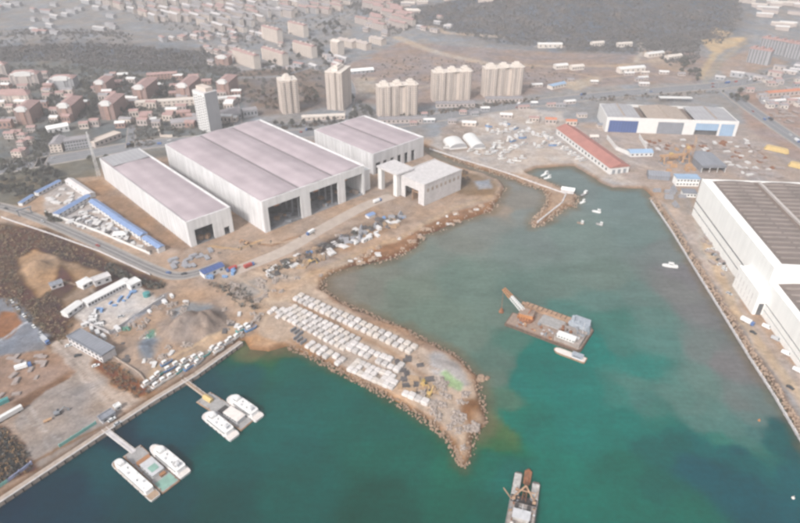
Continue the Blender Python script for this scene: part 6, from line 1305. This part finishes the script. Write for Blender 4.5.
yc = (yl + yr) / 2
lattice((-2, yc, 3.4), (xb + 1, yc, .6), 1.1, .9, 'ladder', 'rust', t, 8)
m_ = MB(); m_.box(xb - 5.5, yc - 2.1, -.4, xb + 3, yc + 2.1, 2.2); m_.tube((xb + 2.6, yc, .8), (xb + 5, yc, .4), 2.2, 1.2, 12); m_.build('cutter_head', 'rust', t)
m_ = MB(); m_.beam((0, yr + 1.5, 2.5), (4, yc, 10), .7); m_.beam((0, yl - 1.5, 2.5), (4, yc, 10), .7); m_.beam((3, yl - w_ / 2, 6.4), (3, yr + w_ / 2, 6.4), .6); m_.tube((4, yc, 10), (xb, yc, 2), .14, n=4); m_.build('a_frame', 'rust_tan', t)
m_ = MB(); m_.beam((-2, yl - 1, 3), (2.5, yl + 4.5, 5.2), .5); m_.build('anchor_boom', 'rust_tan', t); m_ = MB(); m_.beam((1, yr + 2, 3), (5, yr + 1, 6), .5); m_.build('anchor_boom', 'rust_tan', t)
m_ = MB(); m_.box(-26, yr + 1, 2.4, -6.5, yl - 1, 6.4); h1 = m_.build('deckhouse', 'grimy_paint', t)
m_ = MB(); m_.box(-26.3, yr + .6, 6.4, -6, yl - .6, 6.7); m_.build('upper_deck', 'grimy_paint', t)
m_ = MB(); m_.box(-17.5, yr + 3.5, 6.7, -12.5, yl - 3.5, 9.4); br = m_.build('bridge', 'worn_white', t); m_ = MB(); m_.box(-18, yr + 3, 9.4, -12, yl - 3, 9.7); m_.build('bridge_roof', 'light_grey', br)
for k in range(5): g = MB(); y = yr + 3 + k * (HWd - 6) / 5; g.box(-12.55, y, 7.5, -12.4, y + 1.1, 8.7); g.build('window', 'window_dark', br)
for y in (yc - HWd * .22, yc + HWd * .22): g = MB(); g.box(-10, y - 1, 6.7, -7.6, y + 1, 8.2); g.build('skylight', 'hull_dark', t)
random.seed(41)
for k in range(34):
    g = MB(); x = random.uniform(-29, xb - 7); y = random.uniform(yr + 1, yl - 1); zz = 2.55 if x > -6 else 6.7
    if x > -2 and yr + w_ < y < yl - w_: continue
    g.cbox(x, y, zz, random.uniform(.5, 1.8), random.uniform(.5, 1.6), random.uniform(.4, 1.3), random.random() * 3); g.build('deck_gear', random.choice(('rust', 'rust_tan', 'steel_grey', 'hull_dark', 'light_grey')), t)
m_ = MB(); m_.box(-30, yr + 3, 2.4, -26.5, yl - 3, 3.4); m_.build('stern_gear', 'rust_tan', t)
for k, y in enumerate((yr + 3.5, yl - 3.5)): g = MB(); g.tube((-22, y, 6.7), (-22, y, 10), 1.0, .85, 10); g.build('funnel', 'deck_cream', t)
for y in (yl - 2, yr + 2): g = MB(); g.tube((-1, y - 1, 3.4), (-1, y + 1, 3.4), 1.0, n=10); g.build('winch', 'rust_tan', t)
m_ = MB(); m_.tube((-14, yc, 9.7), (-14, yc, 17), .2, .1, 5); m_.tube((-14, yc - 2, 14), (-14, yc + 2, 14), .09, n=4); m_.build('mast', 'light_grey', t)
g = MB(); [g.tube((-25 + k * 3, y, 2.4), (-25 + k * 3, y, 3.5), .08, n=4) for k in range(10) for y in (yr + .15, yl - .15)]; [g.tube((-25, y, 3.5), (2, y, 3.5), .08, n=4) for y in (yr + .15, yl - .15)]; g.build('railing', 'light_grey', t)

# --- small craft afloat
workboat((662, 264.5), (678, 266.5), 4.6, 'motor_boat', 'white motor boat alone on the grey water near the right quay', 'hull_white', 'hull_white', (.3, .6), 'hull_white', .4, 1.3)
for p0, p1, wd, hm_, lab in (((541, 176), (548, 172.5), 3.6, 'hull_white', 'white boat moored in the corner between breakwater and boatyard, left'), ((544, 178.5), (551, 176.5), 3.4, 'hull_white', 'white boat moored in the corner between breakwater and boatyard, right'), ((581, 196), (587, 192), 4.2, 'hull_dark', 'dark boat moored just right of the breakwater bend'), ((592, 210.5), (601, 212), 3.8, 'hull_white', 'white boat on the water right of the breakwater head'),
                            ((577, 222), (584, 223.5), 3.2, 'deck_tan', 'brown boat on the water below the breakwater head, left one'), ((596, 223), (603, 225), 3.2, 'deck_grey', 'grey boat on the water below the breakwater head, right one'), ((580, 203), (585, 201), 3.0, 'hull_white', 'small pale boat close to the rocks of the breakwater head')):
    workboat(p0, p1, wd, 'fishing_boat', lab, hm_, hm_ if hm_ != 'hull_dark' else 'deck_grey', (.1, .4), 'hull_white', .35, 1.0)
g = MB(); g.tube((0, 0, -.4), (0, 0, .5), .9, n=12); g.tube((0, 0, .5), (0, 0, 2.2), .3, .1, 6); tag(g.build('buoy', 'deck_cream', loc=P(793, 498, 0)), 'small pale buoy on the dark water at lower right', 'buoy')
g = MB(); g.tube((0, 0, -.4), (0, 0, .5), .8, n=12); g.tube((0, 0, .5), (0, 0, 2.0), .3, .1, 6); tag(g.build('buoy', 'steel_orange', loc=P(759, 420.5, 0)), 'small buoy at the edge of the silt front, beside the right quay', 'buoy')

# --- boats drawn up ashore
def shoreboat_mesh(mm, seed):
    r = random.Random(seed); L_ = 9 + r.random() * 2; W_ = 3.1; m_ = hull(L_, W_, .9, 2.3, .38, .5); k = len(m_.f)
    m_.prism([(x * .9, y * .8) for x, y in outline(L_, W_, .38)], 2.25, 2.34, 1); m_.box(-L_ * .32, -1.0, 2.3, -L_ * .02, 1.0, 4.0, 2); m_.box(-L_ * .34, -1.15, 4.0, 0, 1.15, 4.15, 2); m_.box(-L_ * .28, -1.04, 3.0, -L_ * .06, 1.04, 3.6, 3)
    for x in (-2.5, 2): m_.box(x - .2, -1.6, 0, x + .2, 1.6, .9, 4)
    return m_.build('fishing_boat', [mm, 'deck_tan', 'hull_white', 'window_dark', 'timber'])
SB = {}
def shoreboats(where, spots, ang, cols, s=1.0, jit=.2):
    lab, grp = where
    for i, p in enumerate(spots):
        c_ = cols[i % len(cols)]; key = (c_, i % 2)
        if key in SB: o = SB[key].copy(); SC.collection.objects.link(o)
        else: o = SB[key] = shoreboat_mesh(c_, i)
        o.location = p; o.rotation_euler = (0, 0, ang + random.uniform(-jit, jit)); o.scale = (s,) * 3
        nm = {'hull_white': 'white', 'hull_teal': 'teal', 'hull_blue': 'blue', 'light_grey': 'grey', 'deck_tan': 'tan'}[c_]
        tag(o, nm + ' ' + lab, 'fishing boat', grp)
random.seed(12)
q = [P(*p_) for p_ in ((149, 384), (155, 380), (160, 375), (165, 381), (170, 370), (172, 377), (178, 365), (181, 371), (186, 362), (190, 368), (196, 358), (199, 363), (204, 357), (158, 386), (167, 364))]
shoreboats(('fishing boat hauled out on the quay beside the upper gangway', 'boats hauled out beside the upper gangway'), q, R(55), ('hull_white', 'light_grey', 'hull_teal', 'hull_white', 'hull_blue'), 1.0)
q = [P(*p_) for p_ in ((214, 349), (219, 351), (222, 346), (232, 340), (238, 337), (229, 343))]
shoreboats(('fishing boat hauled out midway along the upper quay', 'boats hauled out midway along the quay'), q, R(55), ('hull_white', 'hull_white', 'light_grey'), .95)
q = [P(*p_) for p_ in ((243, 330), (248, 327), (251, 330))]; shoreboats(('fishing boat hauled out at the inner end of the upper quay', 'boats at the inner end of the quay'), q, R(50), ('hull_teal', 'light_grey', 'hull_blue'), 1.1)
q = [P(545 + k * 3.8, 135 + k * 2.6 + (k % 2) * 1.2) for k in range(11)]; shoreboats(('boat in the neat row beside the red-roofed warehouse', 'boats beside the red-roofed warehouse'), q, R(20), ('light_grey', 'hull_white'), 1.15)
q = scatter_px([(488, 126), (540, 118), (560, 140), (540, 158), (520, 160), (490, 150)], 30, 71); shoreboats(('boat standing ashore in the open boatyard', 'boats in the boatyard'), q, R(10), ('light_grey', 'hull_white', 'light_grey', 'hull_blue'), 1.1, .9)
q = scatter_px([(440, 138), (448, 150), (520, 166), (528, 158), (490, 152)], 10, 72); shoreboats(('boat standing ashore between the hangars and the breakwater', 'boats between hangars and breakwater'), q, R(10), ('hull_white', 'light_grey'), 1.1, 1)

# ================================================================== VEHICLES
mat('car_white', (0.72, 0.72, 0.72), 0.3, var=.03, spec=.5); mat('car_silver', (0.42, 0.43, 0.45), 0.3, var=.03, spec=.5); mat('car_black', (0.04, 0.04, 0.045), 0.25, var=.05, spec=.5); mat('car_red', (0.36, 0.05, 0.04), 0.3, var=.03, spec=.5); mat('car_blue', (0.07, 0.14, 0.32), 0.3, var=.03, spec=.5)
def car_mesh(mm, kind):
    m_ = MB()
    if kind == 'car':
        m_.hexa([(-2.2, -.88, .35), (2.2, -.88, .35), (2.2, .88, .35), (-2.2, .88, .35), (-2.15, -.84, .95), (2.1, -.8, .85), (2.1, .8, .85), (-2.15, .84, .95)])
        m_.hexa([(-1.7, -.8, .93), (1.1, -.8, .9), (1.1, .8, .9), (-1.7, .8, .93), (-1.3, -.66, 1.42), (.4, -.66, 1.42), (.4, .66, 1.42), (-1.3, .66, 1.42)], 1); m_.box(-1.28, -.66, 1.42, .38, .66, 1.47)
        ws = (-1.4, 1.4)
    elif kind == 'van':
        m_.hexa([(-2.6, -.95, .4), (2.5, -.95, .4), (2.5, .95, .4), (-2.6, .95, .4), (-2.6, -.9, 2.1), (1.6, -.9, 2.1), (1.6, .9, 2.1), (-2.6, .9, 2.1)]); m_.hexa([(1.7, -.8, 1.3), (2.2, -.8, 1.2), (2.2, .8, 1.2), (1.7, .8, 1.3), (1.62, -.8, 2.0), (1.75, -.8, 2.0), (1.75, .8, 2.0), (1.62, .8, 2.0)], 1); ws = (-1.7, 1.6)
    else:
        m_.box(-4.5, -1.2, .9, 2.2, 1.2, 3.2); m_.box(2.5, -1.15, .6, 4.4, 1.15, 2.7, 3); m_.box(4.38, -1, 1.6, 4.45, 1, 2.4, 1); ws = (-3.2, -2, 3.2)
    for x in ws:
        for y in (-.82, .82): m_.tube((x, y - .12, .36), (x, y + .12, .36), .36, n=8, m=2)
    return m_.build(kind, [mm, 'window_dark', 'black_rubber', 'car_blue'])
CARS = {}
def put_car(p, a, col_, kind, label, group=None, s=1.1):
    if (col_, kind) in CARS: o = CARS[(col_, kind)].copy(); SC.collection.objects.link(o)
    else: o = CARS[(col_, kind)] = car_mesh('car_' + col_, 'truck' if kind == 'truck' else kind)
    o.name = kind; o.location = p; o.rotation_euler = (0, 0, a); o.scale = (s,) * 3; tag(o, col_ + ' ' + kind + ' ' + label, kind, group)
def traffic(line, offs, n, zlift, place, group, seed, kinds=('car', 'car', 'van', 'truck')):
    r = random.Random(seed); done = 0
    while done < n:
        i = r.randrange(1, len(line) - 1); d = line[i + 1] - line[i]; a = math.atan2(d.y, d.x); o = r.choice(offs); nr = Vector((-d.y, d.x)).normalized(); p = line[i] + nr * o
        z = float(hz(p.x, p.y)) + zlift
        if CAM_H - z < 5: continue
        put_car(Vector((p.x, p.y, z)), a + (math.pi if o > 0 else 0), r.choice(('white', 'silver', 'black', 'white', 'red', 'blue')), r.choice(kinds), place, group, 1.15); done += 1
traffic(main_line, (-11, -5, 5, 11), 46, .13, 'driving on the wide main road', 'vehicles on the main road', 1)
traffic(diag_line, (-6, -2.5, 2.5, 6), 7, .13, 'on the diagonal road at upper right', 'vehicles on the diagonal road', 2)
traffic(coast_line, (-2.3, 2.3), 6, .13, 'driving on the coastal road', 'vehicles on the coastal road', 3, ('car',))
traffic(shore_line, (-2.5, 2.5), 4, .13, 'on the pale construction road', 'vehicles on the construction road', 4, ('truck',))
random.seed(66)
for (px, py), a, c_, k_, lab in (((766, 327.5), -52, 'white', 'van', 'parked by the white hall wall, highest of the four'), ((775, 339.5), -52, 'silver', 'van', 'parked by the white hall wall, second of the four'), ((785.5, 354), -52, 'white', 'van', 'parked by the white hall wall, third of the four'), ((797, 371), -52, 'white', 'van', 'parked by the white hall wall, lowest of the four'),
                         ((747, 323), -55, 'white', 'truck', 'standing on the promenade of the right quay'), ((729, 294), -55, 'silver', 'car', 'on the promenade near the hall annex'), ((753, 333), -55, 'black', 'car', 'just below the promenade truck'), ((790, 388), -55, 'black', 'car', 'low on the right promenade'),
                         ((78, 356), 25, 'black', 'car', 'in front of the cream office block'), ((96, 366), 25, 'white', 'car', 'at the right end of the cream office block'), ((69, 346), 30, 'white', 'car', 'at the left end of the cream office block'), ((118, 424), 50, 'silver', 'car', 'beside the head of the lower gangway'), ((112, 420), 50, 'white', 'car', 'left of the silver car by the lower gangway'),
                         ((46, 342), -40, 'silver', 'truck', 'at the end of the grey side road'), ((24, 368), 30, 'white', 'truck', 'on the worn lot below the grey side road'), ((102, 323), 60, 'black', 'car', 'at the left side of the walled yard'), ((121, 317), 20, 'silver', 'car', 'alone in the middle of the walled yard')):
    put_car(P(px, py), R(a), c_, k_, lab, None, 1.2)
for i, (px, py) in enumerate([(12, 302), (18, 309), (24, 316), (29, 321), (34, 327), (41, 334)]): put_car(P(px, py, ZL + .05), R(-42), ('white', 'silver', 'white', 'black', 'white', 'silver')[i], 'car', 'in the line parked along the grey side road', 'cars along the grey side road', 1.15)
q = scatter_px([(700, 222), (712, 236), (728, 268), (724, 276), (704, 244)], 12, 81)
for i, p in enumerate(q): put_car(p, R(-60 + random.choice((0, 90))), ('white', 'silver', 'black', 'white')[i % 4], 'car', 'parked below the long white wall of the hall', 'cars below the white hall wall', 1.1)
# street lamps along the main road
lamp = thing('street_lamp', 'grey street lamp along the wide main road', 'street lamp', (0, 0, 0), 0, 'street lamps along the main road')
m_ = MB(); m_.tube((0, 0, 0), (0, 0, 9), .16, .09, 6); m_.build('pole', 'light_grey', lamp); m_ = MB(); m_.tube((0, 0, 9), (2.4, 0, 9.4), .08, .06, 5); m_.build('arm', 'light_grey', lamp); m_ = MB(); m_.box(2.1, -.2, 9.3, 3.1, .2, 9.5); m_.build('lamp_head', 'light_grey', lamp)
first = True
for i in range(3, len(main_line) - 3, 4):
    d = main_line[i + 1] - main_line[i]; a = math.atan2(d.y, d.x); nr = Vector((-d.y, d.x)).normalized(); p = main_line[i] - nr * 17; pz = Vector((p.x, p.y, float(hz(p.x, p.y)) + .26))
    if abs(p.x) > .75 * p.y: continue
    if first: lamp.location = pz; lamp.rotation_euler = (0, 0, a + math.pi / 2); first = False
    else: dup(lamp, pz, a + math.pi / 2)

# ------------------------------------------------------------------ loose clutter of a working shore
mat('dark_stuff', (0.11, 0.10, 0.10), .9, var=.3); mat('pale_stuff', (0.55, 0.53, 0.52), .8, var=.15); mat('net_green', (0.13, 0.27, 0.21), .9, var=.2); mat('tarp_blue', (0.14, 0.27, 0.50), .6, var=.1)
random.seed(101)
strip = [(262, 272), (300, 254), (345, 232), (400, 212), (404, 221), (350, 246), (296, 272), (270, 282)]
stacks('timber_stack', ('dark_stuff',), ('dark heap of scrap between the pale construction road and the shore', 'dark scrap by the construction road'), scatter_px(strip, 20, 111), 'scrap heap', 1.1, V_ANG)
stacks('steel_stack', ('pale_stuff',), ('pale slab stack between the pale construction road and the shore', 'pale slabs by the construction road'), scatter_px(strip, 22, 112), 'slab stack', .9, V_ANG)
stacks('rubble_pile', ('rubble',), ('rubble heap between the pale construction road and the shore', 'rubble by the construction road'), scatter_px(strip, 20, 113), 'rubble heap', 1.0)
stacks('steel_stack', ('tarp_blue',), ('blue tarpaulined stack between the construction road and the shore', 'blue stacks by the construction road'), scatter_px(strip, 4, 114), 'covered stack', .8)
stacks('steel_stack', ('pale_stuff',), ('pale panel stack inside the blue-roofed compound', 'pale panels in the compound'), scatter_px([(44, 208), (60, 222), (92, 206), (84, 200), (64, 188), (48, 196)] , 22, 115), 'panel stack', .8)
stacks('steel_stack', ('pale_stuff',), ('pale panel stack in the lower half of the compound', 'pale panels low in the compound'), scatter_px(comp, 26, 116), 'panel stack', .8)
stacks('timber_stack', ('dark_stuff',), ('dark timber stack inside the blue-roofed compound', 'dark timber in the compound'), scatter_px(comp, 12, 117), 'timber stack', .8)
heapz = [(112, 340), (164, 300), (240, 306), (246, 322), (190, 350), (150, 372), (128, 364)]
stacks('steel_stack', ('dark_stuff',), ('dark scrap lying around the big gravel heap', 'dark scrap around the gravel heap'), scatter_px(heapz, 16, 118), 'scrap', .7)
stacks('rubble_pile', ('net_green',), ('green net-covered pile beside the big gravel heap', 'green piles beside the gravel heap'), [P(*p_) for p_ in ((127, 329), (151, 334), (148, 337))], 'covered pile', .9)
stacks('steel_stack', ('pale_stuff',), ('pale slab lying around the big gravel heap', 'pale slabs around the gravel heap'), scatter_px(heapz, 18, 119), 'slab stack', .6)
stacks('site_cabin', ('cabin_white', 'glass'), ('white cabin along the grey lane below the walled yard', 'cabins along the grey lane'), [P(*p_) for p_ in ((86, 326), (92, 330), (98, 334), (104, 338), (118, 330), (150, 313), (165, 303), (172, 297))], 'cabin', .9, V_ANG)
# trees behind the halls
for poly, n, lab, grp in (([(150, 40), (205, 28), (262, 34), (262, 42), (210, 44)], 26, 'low greyish house below the rows of the far estate', 'houses below the far estate'), ([(262, 52), (300, 38), (345, 60), (345, 70), (270, 72)], 14, 'low house squeezed between the cream apartment blocks', 'houses between the cream blocks'),
                        ([(392, 16), (440, 14), (450, 30), (400, 36)], 16, 'low house in the haze left of the wooded hill', 'houses in the haze by the hill'), ([(690, 84), (742, 74), (800, 64), (800, 70), (745, 82)], 12, 'low house along the main road at upper right', 'houses along the upper right road')):
    for p in scatter_px(poly, n, n + 150): small('town_house', lab, 'house', p, R(-40 + random.uniform(-10, 10)), random.uniform(12, 24), 9, random.uniform(5, 9), random.choice(('mid_wall', 'grey_wall')), random.choice(('grey_tile', 'pink_tile', 'concrete_light')), 'gx', 2, grp)
for p in scatter_px([(262, 48), (345, 42), (348, 66), (262, 74)], 26, 141): put_tree(p, random.choice((0, 3)), random.uniform(.9, 1.5), 'dark tree in the gaps of the cream apartment group', 'trees in the cream group gaps')
for p in scatter_px([(240, 128), (300, 122), (345, 122), (372, 120), (372, 124), (300, 128), (250, 134)], 16, 140): put_tree(p, random.choice((0, 1, 3)), random.uniform(.8, 1.2), 'tree along the main road behind the widest hall', 'trees behind the widest hall')
stacks('timber_stack', ('dark_stuff',), ('dark clutter between the two band ends on the spit', 'dark clutter on the spit'), scatter_px([(384, 352), (420, 360), (430, 380), (414, 398), (400, 385), (398, 372)], 16, 120), 'clutter', .7)
stacks('steel_stack', ('timber',), ('brown timber mat lying on the spit near the last blocks', 'timber mats on the spit'), scatter_px([(396, 380), (420, 376), (440, 392), (430, 402), (400, 392)], 12, 121), 'timber mat', .7)
yardR = [(700, 218), (712, 225), (735, 285), (728, 290), (704, 250)]
stacks('steel_stack', ('steel_plate',), ('plate pile between the right promenade and the white hall wall', 'plate piles by the white hall wall'), scatter_px(yardR, 14, 122), 'steel pile', .8)
stacks('steel_stack', ('pale_stuff',), ('pale slab stack on the apron in front of the blue-doored workshop', 'pale slabs on the apron'), scatter_px([(640, 140), (745, 140), (780, 176), (730, 176), (720, 152), (650, 150)], 26, 123), 'slab stack', .9)
stacks('timber_stack', ('rust',), ('rusty section pile on the apron in front of the blue-doored workshop', 'rusty piles on the apron'), scatter_px([(640, 140), (745, 140), (785, 176), (730, 176), (720, 152), (650, 150)], 22, 124), 'rusty pile', .9)
stacks('steel_stack', ('steel_plate',), ('brown stack beyond the diagonal road at the right edge', 'brown stacks beyond the diagonal road'), scatter_px([(762, 102), (800, 112), (800, 136), (775, 118)], 24, 125), 'stack', 1.2)
stacks('site_cabin', ('cabin_white', 'glass'), ('white hut among the boats of the boatyard', 'huts among the boats'), scatter_px([(470, 124), (540, 116), (560, 132), (520, 160), (490, 156)], 14, 126), 'hut', 1.2, .3)
stacks('rubble_pile', ('rubble',), ('dark gear pile among the boats of the boatyard', 'gear piles among the boats'), scatter_px([(450, 124), (540, 116), (560, 132), (520, 162), (470, 156)], 24, 127), 'gear pile', 1.0)
stacks('rubble_pile', ('rubble',), ('small gear heap on the quay beside the hauled-out boats', 'gear heaps beside the boats'), scatter_px([(146, 392), (150, 380), (246, 326), (250, 330), (200, 368)], 26, 128), 'gear heap', .55)
stacks('steel_stack', ('pale_stuff',), ('pale rubble slab on the brown shore bank below the construction road', 'slabs on the shore bank'), scatter_px([(336, 266), (400, 238), (456, 212), (492, 202), (470, 216), (400, 250), (345, 270)], 14, 129), 'slab', .6)
stacks('rubble_pile', ('rock_tan',), ('tan rock heap on the brown shore bank below the construction road', 'rock heaps on the shore bank'), scatter_px([(336, 266), (400, 238), (456, 212), (492, 202), (470, 216), (400, 250), (345, 270)], 30, 130), 'rock heap', .9)
random.seed(55)
for i, p in enumerate(scatter_px([(372, 122), (560, 102), (600, 100), (600, 104), (520, 112), (440, 122), (400, 128)], 14, 131)):
    small('roadside_house', 'low brownish house along the seaward side of the main road', 'house', p, R(random.uniform(0, 14)), random.uniform(9, 18), 8, 4.5, random.choice(('mid_wall', 'grey_wall')), random.choice(('grey_tile', 'pink_tile', 'white_trim')), 'gx', 3, 'houses on the seaward side of the main road')
for i, p in enumerate(scatter_px([(410, 100), (430, 98), (600, 76), (640, 72), (690, 76), (690, 84), (600, 90), (540, 96)], 12, 132)):
    small('hillside_hut', 'low hut on the bare slope beyond the main road', 'hut', p, R(random.uniform(-10, 14)), random.uniform(10, 20), 8, 4.5, 'mid_wall', random.choice(('grey_tile', 'white_trim', 'cream_light')), 'gx', 3, 'huts on the bare slope')
for i, p in enumerate(scatter_px([(-10, 80), (130, 76), (236, 84), (240, 128), (140, 132), (-10, 130)], 110, 133)):
    if all((Vector((p.x, p.y)) - Vector((o.location.x + 10, o.location.y + 24))).length > 22 for o in SC.objects if o.name.startswith('brick_apartment')):
        w_, r_ = ('mid_wall', 'brick_wall', 'cream_wall')[i % 3], ('grey_tile', 'pink_tile', 'pink_tile', 'white_trim')[i % 4]
        small('town_house', 'low %s house with %s roof among the brick blocks' % ({'mid_wall': 'beige', 'brick_wall': 'brick', 'cream_wall': 'cream'}[w_], {'grey_tile': 'grey', 'pink_tile': 'pinkish', 'white_trim': 'white'}[r_]), 'house', p, R(random.uniform(-10, 14)), random.uniform(10, 20), 10, random.uniform(6, 11), w_, r_, 'gx', 3, 'low houses among the brick blocks')

# ------------------------------------------------------------------ labels of look-alikes: say which one by its place
bpy.context.view_layer.update()
def topx(o):
    v = Vector(o.location) - Vector((0, 0, CAM_H)); fw = v.y * _cp - v.z * _sp; up = v.y * _sp + v.z * _cp; return 400 + FPX * v.x / fw, 261.5 - FPX * up / fw
groups = {}
for o in SC.objects:
    if o.parent is None and 'label' in o: groups.setdefault(o['label'], []).append(o)
def nth(n): return '%d%s' % (n, 'th' if 10 < n % 100 < 14 else {1: 'st', 2: 'nd', 3: 'rd'}.get(n % 10, 'th'))
for lab, os_ in groups.items():
    if len(os_) < 2: continue
    os_.sort(key=lambda o: topx(o)[0])
    for i, o in enumerate(os_):
        o['label'] = lab + (', leftmost' if i == 0 else ', rightmost' if i == len(os_) - 1 else ', %s from left' % nth(i + 1))
        if len(os_) > 60: o['label'] = lab
for o in SC.objects:
    if o.parent is None and 'label' in o and len(o['label'].split()) > 16: print('LONG', o['label'])
